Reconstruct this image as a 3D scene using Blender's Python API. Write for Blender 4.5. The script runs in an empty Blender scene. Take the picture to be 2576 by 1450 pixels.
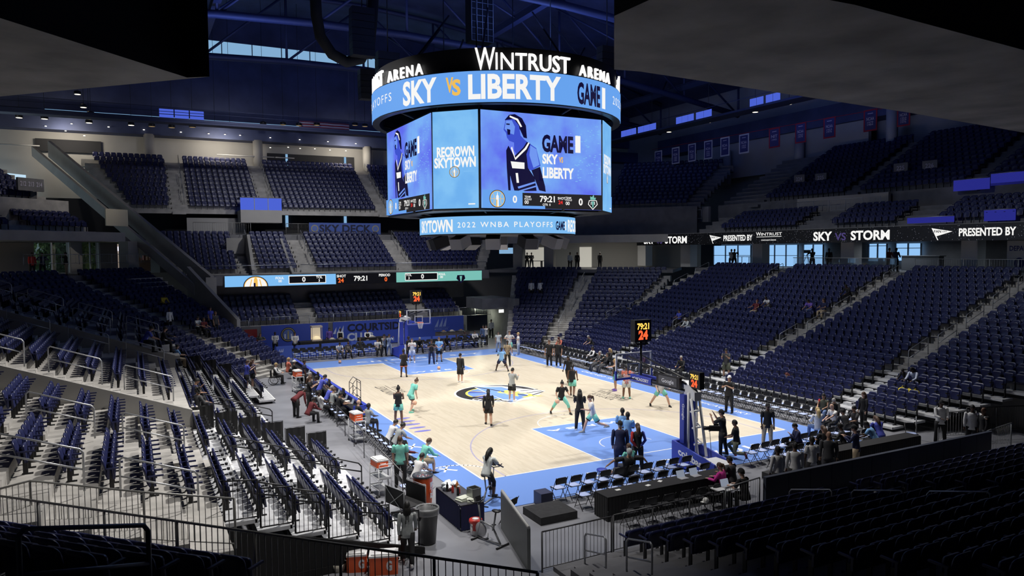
import bpy, bmesh, math, random
import numpy as np
from mathutils import Vector, Matrix, Euler
random.seed(7)
PI = math.pi
SC = bpy.context.scene
COL = SC.collection
R_ = math.radians
# ------------------------------------------------------------------ camera
CAM = np.array([-18.657, -38.122, 8.3294]); YAW, PIT, ROL, FPX = 0.476448, -0.0517005, -0.0082222, 1848.504
_f = np.array([math.sin(YAW)*math.cos(PIT), math.cos(YAW)*math.cos(PIT), math.sin(PIT)])
_r = np.cross(_f, [0, 0, 1]); _r /= np.linalg.norm(_r); _u = np.cross(_r, _f)
_r, _u = math.cos(ROL)*_r + math.sin(ROL)*_u, -math.sin(ROL)*_r + math.cos(ROL)*_u
cd = bpy.data.cameras.new('camera'); cam = bpy.data.objects.new('camera', cd); COL.objects.link(cam)
cam.matrix_world = Matrix(((_r[0], _u[0], -_f[0], CAM[0]), (_r[1], _u[1], -_f[1], CAM[1]), (_r[2], _u[2], -_f[2], CAM[2]), (0, 0, 0, 1)))
cd.sensor_width = 36.0; cd.lens = FPX*36.0/2576; cd.clip_end = 400; cd.clip_start = .05
SC.camera = cam
def at(px, py, x=None, y=None, z=None):            # where the sight line through a point of the photo meets a plane of the hall
    d = _f + _r*((px-1288)/FPX) + _u*((725-py)/FPX)
    t = (z-CAM[2])/d[2] if z is not None else (x-CAM[0])/d[0] if x is not None else (y-CAM[1])/d[1]
    return Vector(CAM + t*d)
def depth(p): return float(np.dot(np.array(p)-CAM, _f))
def pix(p):
    d = np.array(p)-CAM; zc = float(d@_f)
    return (1288+FPX*float(d@_r)/zc, 725-FPX*float(d@_u)/zc) if zc > .1 else (-9e9, -9e9)
# ------------------------------------------------------------------ colour management, world, lamps
vs = SC.view_settings
vs.view_transform = 'Standard'; vs.look = 'None'; vs.gamma = 1; vs.use_curve_mapping = False; vs.exposure = 0.0
SC.render.film_transparent = False
cy = SC.cycles
cy.max_bounces = 5; cy.diffuse_bounces = 3; cy.glossy_bounces = 3; cy.transmission_bounces = 4; cy.transparent_max_bounces = 6
cy.caustics_reflective = False; cy.caustics_refractive = False; cy.use_denoising = True; cy.sample_clamp_indirect = 3.0
try: cy.use_light_tree = True
except Exception: pass
W = bpy.data.worlds.new('world'); SC.world = W; W.use_nodes = True
W.node_tree.nodes['Background'].inputs[0].default_value = (.25, .38, .7, 1); W.node_tree.nodes['Background'].inputs[1].default_value = .012
def lamp(name, typ, loc, target, power, color=(1, 1, 1), size=1.0, angle=60, blend=.5, sy=None):
    l = bpy.data.lights.new(name, typ); l.energy = power; l.color = color
    if typ == 'AREA':
        l.size = size
        if sy: l.shape = 'RECTANGLE'; l.size_y = sy
    else: l.shadow_soft_size = size
    if typ == 'SPOT': l.spot_size = R_(angle); l.spot_blend = blend
    o = bpy.data.objects.new(name, l); COL.objects.link(o); o.location = loc
    o.rotation_euler = (Vector(target)-Vector(loc)).to_track_quat('-Z', 'Y').to_euler()
    return o
# sports lights on the catwalks, aimed at the floor
for x, y, tx, ty in ((-13, -13, -5, -9), (13, -13, 3, -7), (-13, 0, -4, 0), (13, 0, 4, 0), (-13, 13, -3, 10), (13, 13, 3, 10)):
    lamp('court_light', 'SPOT', (x, y, 23), (tx, ty, 0), 17500, (1, .965, .92), .5, 76, .85)
lamp('court_light', 'SPOT', (9, -6, 23), (9, -17.2, 0), 13000, (1, .965, .92), .5, 40, .8)
lamp('stand_light', 'SPOT', (-4, -6, 23), (-19, -13, 3), 29000, (1, .96, .91), .5, 56, .9)
lamp('court_light', 'SPOT', (-9, -24, 22), (-14, -16, 0), 8500, (1, .965, .92), .5, 66, .9)
for y in (-8, 10): lamp('stand_light', 'SPOT', (4, y, 23), (22, y, 3), 6000, (.95, .97, 1), .6, 70, .9)
lamp('stand_light', 'SPOT', (0, 14, 23), (0, 32, 6), 9000, (.97, .97, 1), .6, 80, .9)
# blue wash of the roof
for x, y in ((-10, 22), (12, 14), (0, -6), (24, 4)):
    lamp('roof_wash', 'AREA', (x, y, 20.5), (x+2, y+2, 30), 900, (.16, .28, 1), 6)
# ------------------------------------------------------------------ materials
MATS = {}
def mat(name, col, rough=.5, metal=0.0, emit=None, es=1.0, noise=0.0, nscale=8.0, bump=0.0, trans=0.0, alpha=1.0, spec=.5):
    if name in MATS: return MATS[name]
    m = bpy.data.materials.new(name); m.use_nodes = True; nt = m.node_tree; b = nt.nodes['Principled BSDF']
    b.inputs['Base Color'].default_value = (*col, 1); b.inputs['Roughness'].default_value = rough; b.inputs['Metallic'].default_value = metal
    b.inputs['Specular IOR Level'].default_value = spec
    if emit is not None:
        b.inputs['Emission Color'].default_value = (*emit, 1); b.inputs['Emission Strength'].default_value = es
    if trans: b.inputs['Transmission Weight'].default_value = trans
    if alpha < 1: b.inputs['Alpha'].default_value = alpha
    if noise or bump:
        tc = nt.nodes.new('ShaderNodeTexCoord'); n = nt.nodes.new('ShaderNodeTexNoise'); n.inputs['Scale'].default_value = nscale; n.inputs['Detail'].default_value = 6
        nt.links.new(tc.outputs['Object'], n.inputs['Vector'])
        if noise:
            mr = nt.nodes.new('ShaderNodeMapRange'); mr.inputs[1].default_value = .3; mr.inputs[2].default_value = .7; mr.inputs[3].default_value = 1-noise; mr.inputs[4].default_value = 1+noise
            nt.links.new(n.outputs['Fac'], mr.inputs[0])
            mx = nt.nodes.new('ShaderNodeMix'); mx.data_type = 'RGBA'; mx.blend_type = 'MULTIPLY'; mx.inputs['Factor'].default_value = 1
            mx.inputs['A'].default_value = (*col, 1); nt.links.new(mr.outputs[0], mx.inputs['B']); nt.links.new(mx.outputs['Result'], b.inputs['Base Color'])
        if bump:
            bp = nt.nodes.new('ShaderNodeBump'); bp.inputs['Strength'].default_value = bump; nt.links.new(n.outputs['Fac'], bp.inputs['Height']); nt.links.new(bp.outputs['Normal'], b.inputs['Normal'])
    MATS[name] = m; return m
def srgb(r, g, b): return tuple(((c/255)/12.92 if c/255 <= .04045 else (((c/255)+.055)/1.055)**2.4) for c in (r, g, b))
def glow(name, col, es=1.0): return mat(name, (0, 0, 0), .6, emit=col, es=es, spec=0.1)
NAVY = mat('navy_plastic', (.017, .021, .078), .36, noise=.12, nscale=3)
NAVYF = mat('navy_plastic_matte', (.012, .017, .075), .42, noise=.1, nscale=3)
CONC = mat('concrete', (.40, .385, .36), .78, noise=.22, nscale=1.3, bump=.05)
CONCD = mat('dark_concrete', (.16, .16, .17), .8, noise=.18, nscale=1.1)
CONCW = mat('painted_concrete', (.34, .33, .31), .75, noise=.1, nscale=.8)
FLOORM = mat('polished_concrete', (.23, .235, .26), .32, noise=.15, nscale=.6)
ALU = mat('brushed_aluminium_deck', (.60, .61, .63), .45, .25, noise=.18, nscale=5)
STEEL = mat('galvanised_rail', (.42, .43, .45), .4, .6)
BLKM = mat('black_metal', (.018, .018, .02), .42, .3)
BLACK = mat('black_fabric', (.012, .012, .014), .85)
BLKP = mat('black_plastic', (.015, .015, .017), .4)
WHITE = mat('white_plastic', (.78, .78, .78), .4)
GLASS = mat('clear_glass', (.9, .95, 1), .03, trans=1.0, alpha=.14)
PADB = mat('royal_blue_vinyl', (.035, .06, .42), .45, noise=.06, nscale=2)
SKYB = mat('sky_blue_paint', (.175, .31, .72), .3)
ORANGE = mat('orange_plastic', (.80, .11, .02), .42)
WALLB = mat('back_wall_paint', (.36, .35, .335), .8, noise=.08, nscale=.4)
ROOFM = mat('dark_blue_roof', (.055, .07, .15), .7, noise=.25, nscale=.5)
TRUSS = mat('navy_truss_steel', (.035, .045, .10), .55, .2)
CUSH = mat('pale_blue_cushion', (.42, .50, .78), .6)
GREY = mat('grey_metal', (.30, .31, .32), .5, .4)
# ------------------------------------------------------------------ mesh builder
class MB:
    def __init__(s): s.v, s.f, s.m, s.s = [], [], [], []
    def add(s, vs, fs, mi=0, sm=False):
        o = len(s.v); s.v += [tuple(v) for v in vs]; s.f += [tuple(i+o for i in f) for f in fs]; s.m += [mi]*len(fs); s.s += [sm]*len(fs); return s
    def bx(s, x0, x1, y0, y1, z0, z1, mi=0):
        v = [(x, y, z) for z in (z0, z1) for y in (y0, y1) for x in (x0, x1)]
        return s.add(v, [(0, 2, 3, 1), (4, 5, 7, 6), (0, 1, 5, 4), (2, 6, 7, 3), (0, 4, 6, 2), (1, 3, 7, 5)], mi)
    def box(s, c, d, rot=(0, 0, 0), mi=0):
        M = Euler(rot).to_matrix(); c = Vector(c)
        v = [c+M@Vector((x*d[0]/2, y*d[1]/2, z*d[2]/2)) for z in (-1, 1) for y in (-1, 1) for x in (-1, 1)]
        return s.add(v, [(0, 2, 3, 1), (4, 5, 7, 6), (0, 1, 5, 4), (2, 6, 7, 3), (0, 4, 6, 2), (1, 3, 7, 5)], mi)
    def path(s, pts, r, n=6, mi=0, sm=True):
        pts = [Vector(p) for p in pts]; rs = r if isinstance(r, (list, tuple)) else [r]*len(pts)
        rings = []; up = None
        for i, p in enumerate(pts):
            t = (pts[min(i+1, len(pts)-1)]-pts[max(i-1, 0)])
            if 0 < i < len(pts)-1: t = (pts[i+1]-p).normalized()+(p-pts[i-1]).normalized()
            t = t.normalized() if t.length > 1e-9 else Vector((0, 0, 1))
            if up is None: up = Vector((0, 0, 1)) if abs(t.z) < .9 else Vector((1, 0, 0))
            a = (up-t*up.dot(t)).normalized(); b = t.cross(a); up = a
            rings.append([p+(a*math.cos(2*PI*k/n)+b*math.sin(2*PI*k/n))*rs[i] for k in range(n)])
        v = [q for g in rings for q in g]; fs = []
        for i in range(len(pts)-1):
            for k in range(n): fs.append((i*n+k, i*n+(k+1) % n, (i+1)*n+(k+1) % n, (i+1)*n+k))
        fs2 = [tuple(range(n))[::-1], tuple((len(pts)-1)*n+k for k in range(n))]
        s.add(v, fs, mi, sm); o = len(s.v)-len(v); s.f += [tuple(i+o for i in f) for f in fs2]; s.m += [mi]*2; s.s += [False]*2; return s
    def bar(s, a, b, r, n=6, mi=0, r2=None): return s.path([a, b], [r, r if r2 is None else r2], n, mi)
    def extr(s, poly, vec, mi=0):                      # polygon of 3-d points pushed along vec
        n = len(poly); poly = [Vector(p) for p in poly]; vec = Vector(vec)
        return s.add(poly+[p+vec for p in poly], [tuple(range(n))[::-1], tuple(range(n, 2*n))]+[(i, (i+1) % n, n+(i+1) % n, n+i) for i in range(n)], mi)
    def lathe(s, prof, n=16, c=(0, 0, 0), mi=0, sm=True):
        c = Vector(c); v = [c+Vector((r*math.cos(2*PI*k/n), r*math.sin(2*PI*k/n), z)) for r, z in prof for k in range(n)]; m = len(prof)
        s.add(v, [(i*n+k, i*n+(k+1) % n, (i+1)*n+(k+1) % n, (i+1)*n+k) for i in range(m-1) for k in range(n)], mi, sm)
        o = len(s.v)-len(v)
        s.f += [tuple(o+k for k in range(n))[::-1], tuple(o+(m-1)*n+k for k in range(n))]; s.m += [mi]*2; s.s += [False]*2; return s
    def ell(s, c, r, n=10, m=7, mi=0, M=None):
        c = Vector(c); v = []
        for i in range(m+1):
            th = PI*i/m
            for k in range(n):
                q = Vector((r[0]*math.sin(th)*math.cos(2*PI*k/n), r[1]*math.sin(th)*math.sin(2*PI*k/n), r[2]*math.cos(th)))
                v.append(c+(M@q if M else q))
        return s.add(v, [(i*n+k, (i+1)*n+k, (i+1)*n+(k+1) % n, i*n+(k+1) % n) for i in range(m) for k in range(n)], mi, True)
    def mesh(s, name, mats):
        me = bpy.data.meshes.new(name); me.from_pydata(s.v, [], s.f)
        for m in (mats if isinstance(mats, (list, tuple)) else [mats]): me.materials.append(m)
        me.polygons.foreach_set('material_index', s.m); me.polygons.foreach_set('use_smooth', s.s); me.update(); return me
    def build(s, name, mats, parent=None, loc=None, rz=0):
        o = bpy.data.objects.new(name, s.mesh(name, mats)); COL.objects.link(o)
        if parent is not None: o.parent = parent
        if loc is not None: o.location = loc
        if rz: o.rotation_euler = (0, 0, rz)
        return o
def tag(o, label, cat, group=None, kind=None):
    o['label'] = label; o['category'] = cat
    if group: o['group'] = group
    if kind: o['kind'] = kind
    return o
def thing(name, label, cat, loc=(0, 0, 0), rz=0, group=None):
    o = bpy.data.objects.new(name, None); COL.objects.link(o); o.location = loc; o.rotation_euler = (0, 0, rz); o.empty_display_size = .1
    return tag(o, label, cat, group)
def struct(o, label=None, cat=None):
    o['kind'] = 'structure'
    if label: o['label'] = label
    if cat: o['category'] = cat
    return o
KIDS = {}
def dup(root, loc, rz, label, group=None):
    if root.name not in KIDS:
        KIDS[root.name] = [(c, [g for g in bpy.data.objects if g.parent == c]) for c in bpy.data.objects if c.parent == root]
    r = root.copy(); COL.objects.link(r); r.location = loc; r.rotation_euler = (0, 0, rz); r['label'] = label
    if group: r['group'] = group
    for ch, gs in KIDS[root.name]:
        c = ch.copy(); COL.objects.link(c); c.parent = r
        for g in gs: d = g.copy(); COL.objects.link(d); d.parent = c
    return r
ORD = ['zeroth', 'first', 'second', 'third', 'fourth', 'fifth', 'sixth', 'seventh', 'eighth', 'ninth', 'tenth', 'eleventh', 'twelfth', 'thirteenth', 'fourteenth', 'fifteenth', 'sixteenth', 'seventeenth', 'eighteenth', 'nineteenth', 'twentieth'] + ['%s-%s' % (t, u) for t in ('twenty', 'thirty', 'forty', 'fifty', 'sixty', 'seventy') for u in ('first', 'second', 'third', 'fourth', 'fifth', 'sixth', 'seventh', 'eighth', 'ninth', 'tenth')]
def text_mb(s, h, sx=1.0, bold=0.0, depth=.004, spacing=1.0):
    """flat lettering as (verts, faces): x along the line from 0, y up, cap height h"""
    cu = bpy.data.curves.new('t', 'FONT'); cu.body = s; cu.size = h/.69; cu.offset = bold*h; cu.space_character = spacing; cu.resolution_u = 3; cu.fill_mode = 'BOTH' if False else 'FRONT'
    o = bpy.data.objects.new('t', cu); COL.objects.link(o); me = o.to_mesh()
    v = [(p.co.x*sx, p.co.y) for p in me.vertices]; f = [tuple(p.vertices) for p in me.polygons]
    o.to_mesh_clear(); bpy.data.objects.remove(o); bpy.data.curves.remove(cu)
    if v:
        x0 = min(a for a, b in v); v = [(a-x0, b) for a, b in v]
    return v, f, (max(a for a, b in v) if v else 0)
def put_text(mb, s, origin, ux, uy, h, sx=1.0, bold=0.0, mi=0, align='c', spacing=1.0, width=None):
    """lettering laid on the plane spanned by ux (reading direction) and uy (up)"""
    v, f, w = text_mb(s, h, sx, bold, spacing=spacing)
    k = width/w if width else 1.0
    o = Vector(origin); ux = Vector(ux).normalized(); uy = Vector(uy).normalized(); sh = {'c': -w*k/2, 'l': 0, 'r': -w*k}[align]
    mb.add([o+ux*(a*k+sh)+uy*b for a, b in v], f, mi); return w*k
# ------------------------------------------------------------------ the hall: frames that look outward at angle a
class Fr:
    def __init__(s, a): s.a = R_(a); s.c, s.s = math.cos(s.a), math.sin(s.a)
    def p(s, u, v, z=0.0): return Vector((v*s.c-u*s.s, v*s.s+u*s.c, z))
    def bx(s, mb, u0, u1, v0, v1, z0, z1, mi=0):
        w = [s.p(u, v, z) for z in (z0, z1) for v in (v0, v1) for u in (u0, u1)]
        mb.add(w, [(0, 2, 3, 1), (4, 5, 7, 6), (0, 1, 5, 4), (2, 6, 7, 3), (0, 4, 6, 2), (1, 3, 7, 5)], mi)
FR, FF, FL, FN, FFR, FFL = Fr(0), Fr(90), Fr(180), Fr(270), Fr(45), Fr(135)
SEATS = []                                              # (x, y, z, rz, kind, section, row, place)
def tier(fr, name, u0, u1, v0, z0, n, dv, dz, zb, m=CONC, grow=0.0, steps=()):
    mb = MB()
    for k in range(n):
        fr.bx(mb, u0-grow*k, u1+grow*k, v0+k*dv, v0+(k+1)*dv+(0.0 if k < n-1 else .4), min(zb, z0-.3) if k == 0 else z0+(k-1)*dz-.25, z0+k*dz)
        for a in steps:                                # half-height aisle steps
            fr.bx(mb, a-.58, a+.58, v0+k*dv-.34, v0+k*dv, z0+k*dz-dz, z0+k*dz-dz/2)
    return struct(mb.build(name, m))
def rows(fr, kind, section, ranges, v0, z0, n, dv, dz, pitch=.53, grow=0.0, off=.36, skip=()):
    cnt = {}
    for k in range(n):
        for j, (a, b) in enumerate(ranges):
            ga = grow if j == 0 else 0; gb = grow if j == len(ranges)-1 else 0
            a2, b2 = a-ga*k, b+gb*k; m = int((b2-a2)/pitch); s0 = a2+((b2-a2)-m*pitch)/2
            for i in range(m):
                u = s0+(i+.5)*pitch; q = fr.p(u, v0+(k+1)*dv-off, z0+k*dz)
                SEATS.append((q.x, q.y, q.z, fr.a+PI/2, kind, section[j] if isinstance(section, (list, tuple)) else section, k+1, i+1))
# floor
struct(MB().bx(-44, 44, -46, 52, -.4, 0).build('floor', FLOORM))
# --- right side: fixed terrace, concourse, upper deck
AIS_R = (-13.8, -5.2, 5.0, 13.7)
tier(FR, 'terrace_right', -20.8, 15.2, 17.0, 2.03, 14, .854, .32, 0, CONC, .0, AIS_R)
rows(FR, 'fixed', ['right stand nearest block', 'right stand second block', 'right stand centre block', 'right stand far block'],
     [(-20.4, -14.45), (-13.2, -5.8), (-4.6, 4.4), (5.6, 13.1)], 17.0, 2.03, 14, .854, .32)
tier(FFR, 'terrace_far_right_corner', -2.6, 5.0, 16.6, .2, 20, .80, .29, 0, CONC, .22, (1.3,))
rows(FFR, 'fixed', ['far right corner near block', 'far right corner far block'], [(-2.3, .6), (2.0, 4.8)], 16.6, .2, 20, .80, .29, grow=.22)
mb = MB(); FR.bx(mb, -30, 16, 28.9, 40, 6.0, 6.51); FFR.bx(mb, -7, 12, 32.2, 44, 6.0, 6.3); struct(mb.build('floor_concourse_right', CONCD))
mb = MB(); FR.bx(mb, -34, 22, 27.6, 29.0, 8.72, 9.75); FR.bx(mb, -34, 22, 29, 42, 9.2, 9.75); FFR.bx(mb, -12, 10, 32.4, 46, 9.0, 9.75); struct(mb.build('ceiling_concourse_right', CONCW))
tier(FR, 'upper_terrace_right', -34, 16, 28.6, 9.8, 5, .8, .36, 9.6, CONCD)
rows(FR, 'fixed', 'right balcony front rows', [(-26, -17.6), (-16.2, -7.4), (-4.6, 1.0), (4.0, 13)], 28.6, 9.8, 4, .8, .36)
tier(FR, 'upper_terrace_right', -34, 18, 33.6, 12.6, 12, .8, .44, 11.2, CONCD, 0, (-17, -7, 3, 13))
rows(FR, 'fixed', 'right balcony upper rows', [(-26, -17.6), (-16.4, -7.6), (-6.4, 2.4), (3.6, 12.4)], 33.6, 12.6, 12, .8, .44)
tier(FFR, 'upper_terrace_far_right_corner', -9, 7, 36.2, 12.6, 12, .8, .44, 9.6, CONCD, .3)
rows(FFR, 'fixed', 'far right corner balcony rows', [(-8, 0), (1.2, 6.5)], 36.2, 12.6, 12, .8, .44, grow=.3)
# --- far end
tier(FF, 'terrace_far', -9.6, 12.6, 26.4, 2.1, 5, .82, .4, 2.0, CONC, 0, (-5.0, 5.3))
rows(FF, 'fixed', ['far end low block by the corner gate', 'far end low block behind the hoop', 'far end low block on the left'],
     [(-9.4, -5.7), (-4.3, 4.6), (5.9, 12.4)], 26.4, 2.1, 5, .82, .4)
mb = MB(); mb.bx(-12.7, 11.4, 30.9, 31.3, 3.6, 6.3); struct(mb.build('wall_far_lower', CONCD))
mb = MB(); mb.bx(-12.6, 9.6, 26.1, 26.4, 0, 2.1); struct(mb.build('wall_far_front', CONCD))
mb = MB(); mb.bx(-14.6, 12.6, 27.35, 35, 5.55, 6.4); mb.bx(-24, 14, 34.9, 44, 9.4, 10.0); struct(mb.build('floor_far_balcony', CONCD))
tier(FF, 'middle_terrace_far', -12.4, 14.2, 28.3, 6.5, 8, .82, .42, 6.3, CONC, .55, (-4.4, 4.7, 9.8))
rows(FF, 'fixed', ['far middle tier right block', 'far middle tier centre block', 'far middle tier third block', 'far middle tier left block'],
     [(-12.0, -5.1), (-3.7, 4.0), (5.4, 9.1), (10.5, 14.0)], 28.3, 6.5, 8, .82, .42, grow=.5)
tier(FF, 'upper_terrace_far', -12, 19.0, 37.6, 12.4, 12, .8, .48, 12.0, CONC, .35, (-5.2, 6.4, 14.6))
rows(FF, 'fixed', ['far upper tier right block', 'far upper tier centre block', 'far upper tier third block', 'far upper tier left block'],
     [(-11.6, -5.9), (-4.5, 5.7), (7.1, 13.9), (15.3, 18.8)], 37.6, 12.4, 12, .8, .48, grow=.3)
mb = MB(); mb.bx(-30, 24, 40.6, 41, 9.4, 13.4); struct(mb.build('wall_far_balcony', mat('charcoal_wall_and_opening_shade', (.02, .02, .024), .8)))
# --- left side
for nm, a, b, z0, ais, rg in (('near', -22.0, -9.5, 2.08, (-14.4,), ((-19.1, -15.0), (-13.8, -9.7))), ('middle', -9.5, 2.0, 2.62, (-8.3, .8), ((-7.6, .1),)), ('far', 2.0, 15.2, 3.16, (4.0, 8.3), ((2.2, 3.4), (4.6, 7.7), (8.9, 14.8)))):
    tier(FL, 'terrace_left_'+nm, -b, -a, 16.95, z0, 14, .854, .31, 0, CONC, 0, [-q for q in ais])
    rows(FL, 'fixed', ['left stand %s section %s block' % (nm, q) for q in ('nearest', 'second', 'third')][:len(rg)], [(-d, -c) for c, d in rg], 16.95, z0, 14, .854, .31)
for y, z in ((-9.5, 2.08), (2.0, 2.62)):              # sloping wall faces where one block drops to the next
    struct(MB().extr([(-16.9, y-.09, z-.3), (-29, y-.09, z+4.1), (-29, y-.09, z+4.1+.9), (-16.9, y-.09, z+.6)], (0, .18, 0)).build('wall_left', CONCW))
tier(FFL, 'terrace_far_left_corner', -4.6, 2.4, 16.6, .2, 22, .80, .29, 0, CONC, .22, (-1.6,))
rows(FFL, 'fixed', ['far left corner far block', 'far left corner near block'], [(-4.3, -2.3), (-.9, 2.2)], 16.6, .2, 22, .80, .29, grow=.22)
mb = MB(); FL.bx(mb, -18, 6, 28.9, 40, 6.0, 6.75); FFL.bx(mb, -9, 9, 33.6, 46, 6.0, 6.7); struct(mb.build('floor_concourse_left', CONCD))
mb = MB(); FL.bx(mb, -16, 0, 30.2, 44, 9.25, 9.95); FFL.bx(mb, -6, 12, 33.0, 48, 9.25, 9.95); struct(mb.build('ceiling_concourse_left', CONCW))
tier(FFL, 'upper_terrace_far_left_corner', -4.2, 12, 34.0, 10.0, 3, .8, .36, 9.6, CONC)
rows(FFL, 'fixed', 'far left corner balcony front rows', [(-4, 1), (2.4, 7.2)], 34.0, 10.0, 3, .8, .36)
tier(FFL, 'upper_terrace_far_left_corner', -4.6, 14, 38.6, 12.4, 11, .8, .46, 9.6, CONC, 0, (1.6, 7.8))
rows(FFL, 'fixed', ['far left corner balcony block by the sloping wall', 'far left corner balcony middle block', 'far left corner balcony outer block'], [(-3.6, .95), (2.25, 7.1), (8.5, 13.5)], 38.6, 12.4, 11, .8, .46)
# sloping stair wall between the far end and the far left corner
def slab_between(mb, a, b, th, h, mi=0):
    a, b = Vector(a), Vector(b); d = (b-a); n = Vector((-d.y, d.x, 0)).normalized()*th/2
    mb.add([a-n, b-n, b+n, a+n, a-n+Vector((0, 0, h)), b-n+Vector((0, 0, h)), b+n+Vector((0, 0, h)), a+n+Vector((0, 0, h))], [(0, 3, 2, 1), (4, 5, 6, 7), (0, 1, 5, 4), (1, 2, 6, 5), (2, 3, 7, 6), (3, 0, 4, 7)], mi)
mb = MB(); slab_between(mb, (-12.9, 26.4, 4.9), (-25.2, 43.5, 17.4), .35, 1.5); slab_between(mb, (-14.2, 26.2, 4.9), (-26.5, 43.3, 17.4), .3, .9)
struct(mb.build('wall_far_left_stair', CONCW))
mb = MB(); slab_between(mb, (-11.6, 21.0, .6), (-14.6, 27.2, 4.6), .3, 2.6); mb.bx(-13.4, -12.6, 26.2, 31, 0, 6.3); struct(mb.build('wall_far_left_ramp', CONCW))
mb = MB()
for k in range(18): FFL.bx(mb, -7.6-.05*k, -5.2, 22.4+.55*k, 22.95+.55*k, .3, .9+.32*k)
struct(mb.build('stair_far_left', CONC))
# --- near end and the corner under the camera
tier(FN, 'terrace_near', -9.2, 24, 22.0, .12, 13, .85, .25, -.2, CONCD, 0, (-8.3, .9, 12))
rows(FN, 'fixed', ['near end stand left block', 'near end stand middle block', 'near end stand right block'], [(-7.6, .3), (1.5, 11.4), (12.6, 22)], 22.0, .12, 13, .85, .25)
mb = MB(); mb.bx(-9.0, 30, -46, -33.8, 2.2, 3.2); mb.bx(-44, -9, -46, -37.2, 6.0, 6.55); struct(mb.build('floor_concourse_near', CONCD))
# corner terrace below the camera at lower left
FC = Fr(224.2)
tier(FC, 'terrace_near_left_corner', -6, 7.6, 30.2, 2.85, 5, .85, .36, 1.4, CONCD)
rows(FC, 'fixed', 'corner block behind the low railing', [(-5.6, 7.2)], 30.35, 2.95, 4, .85, .36)
# --- shell: walls, roof, overhangs above the camera
mb = MB(); mb.bx(-46, 46, 49.5, 50, 0, 20.6); struct(mb.build('wall_far', WALLB))
mb = MB(); mb.bx(-46, 46, 49.6, 50.2, 22.9, 30.2); mb.bx(-46, 46, 47.6, 50, 20.6, 22.0); mb.bx(-46, 46, 49.7, 50.2, 31.6, 36); struct(mb.build('wall_far_upper', ROOFM))
mb = MB(); mb.bx(46, 46.5, -46, 50, 0, 30); struct(mb.build('wall_right', WALLB))
mb = MB(); mb.bx(-46.5, -46, -46, 50, 0, 30); struct(mb.build('wall_left', WALLB))
mb = MB(); mb.bx(-46, 46, -47, -46.5, 0, 30); struct(mb.build('wall_near', CONCD))
n = 24; V = []
for i in range(n+1):
    x = -47+94*i/n
    for y in (-47.0, 52.0): V.append((x, y, 27+8*math.cos(x/47*PI/2)))
mb = MB().add(V, [(2*i, 2*i+1, 2*i+3, 2*i+2) for i in range(n)]).add([(x, y, z+.4) for x, y, z in V], [(2*i, 2*i+2, 2*i+3, 2*i+1) for i in range(n)])
struct(mb.build('ceiling', ROOFM))
DRKM = mat('unlit_overhang_side', (.02, .02, .021), .7)  # near-black colour imitates the unlit sides of the overhangs
SOF = mat('stained_concrete_soffit', (.42, .41, .40), .85, noise=.3, nscale=.9, bump=.1)
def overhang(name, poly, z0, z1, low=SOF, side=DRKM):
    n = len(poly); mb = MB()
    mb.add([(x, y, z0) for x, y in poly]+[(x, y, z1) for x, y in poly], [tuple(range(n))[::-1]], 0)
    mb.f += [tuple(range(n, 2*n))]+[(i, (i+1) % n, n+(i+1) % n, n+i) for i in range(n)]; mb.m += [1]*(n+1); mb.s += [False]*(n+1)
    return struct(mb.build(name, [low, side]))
def pz(px, py, z): q = at(px, py, z=z); return (q.x, q.y)
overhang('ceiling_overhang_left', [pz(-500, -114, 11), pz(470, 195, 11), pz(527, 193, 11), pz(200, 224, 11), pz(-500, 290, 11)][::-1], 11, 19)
overhang('ceiling_overhang_right', [pz(1545, 175, 11), pz(1610, 180, 11), pz(2290, 284, 11), pz(3300, 460, 11), pz(3300, 320, 11), pz(2150, 12, 11), pz(1765, -60, 11), pz(1545, 40, 11)], 11, 19)
# ------------------------------------------------------------------ stadium seats
def rounded_panel(w, h, r, n=4):
    pts = [(-w/2, 0), (w/2, 0)]
    for k in range(n+1): a = PI/2*k/n; pts.append((w/2-r+r*math.cos(a), h-r+r*math.sin(a)))
    for k in range(n+1): a = PI/2+PI/2*k/n; pts.append((-w/2+r+r*math.cos(a), h-r+r*math.sin(a)))
    return pts
def shell(mb, w, h, r, th, base, tilt, bow=.03, n=4, mi=0):
    """a seat panel: rounded outline in x-z, leaning back by tilt, edges curving forward"""
    out = rounded_panel(w, h, r, n); m = len(out)
    def q(x, z, t): y = -z*math.sin(tilt)+bow*(2*x/w)**2+t; return (base[0]+x, base[1]+y, base[2]+z*math.cos(tilt))
    ins = [(x*.62, .12*h+z*.74) for x, z in out]
    A = [q(x, z, 0) for x, z in out]; B = [q(x, z, -th) for x, z in out]; C_ = [q(x, z, -.018) for x, z in ins]; D = [q(x, z, -th-.012) for x, z in ins]
    f = [(i, (i+1) % m, m+(i+1) % m, m+i) for i in range(m)]
    f = [tuple(reversed(t)) for t in f]
    f += [(i, (i+1) % m, 2*m+(i+1) % m, 2*m+i) for i in range(m)]+[tuple(range(2*m, 3*m))]
    f += [(m+(i+1) % m, m+i, 3*m+i, 3*m+(i+1) % m) for i in range(m)]+[tuple(range(3*m, 4*m))[::-1]]
    mb.add(A+B+C_+D, f, mi, True)
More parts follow.
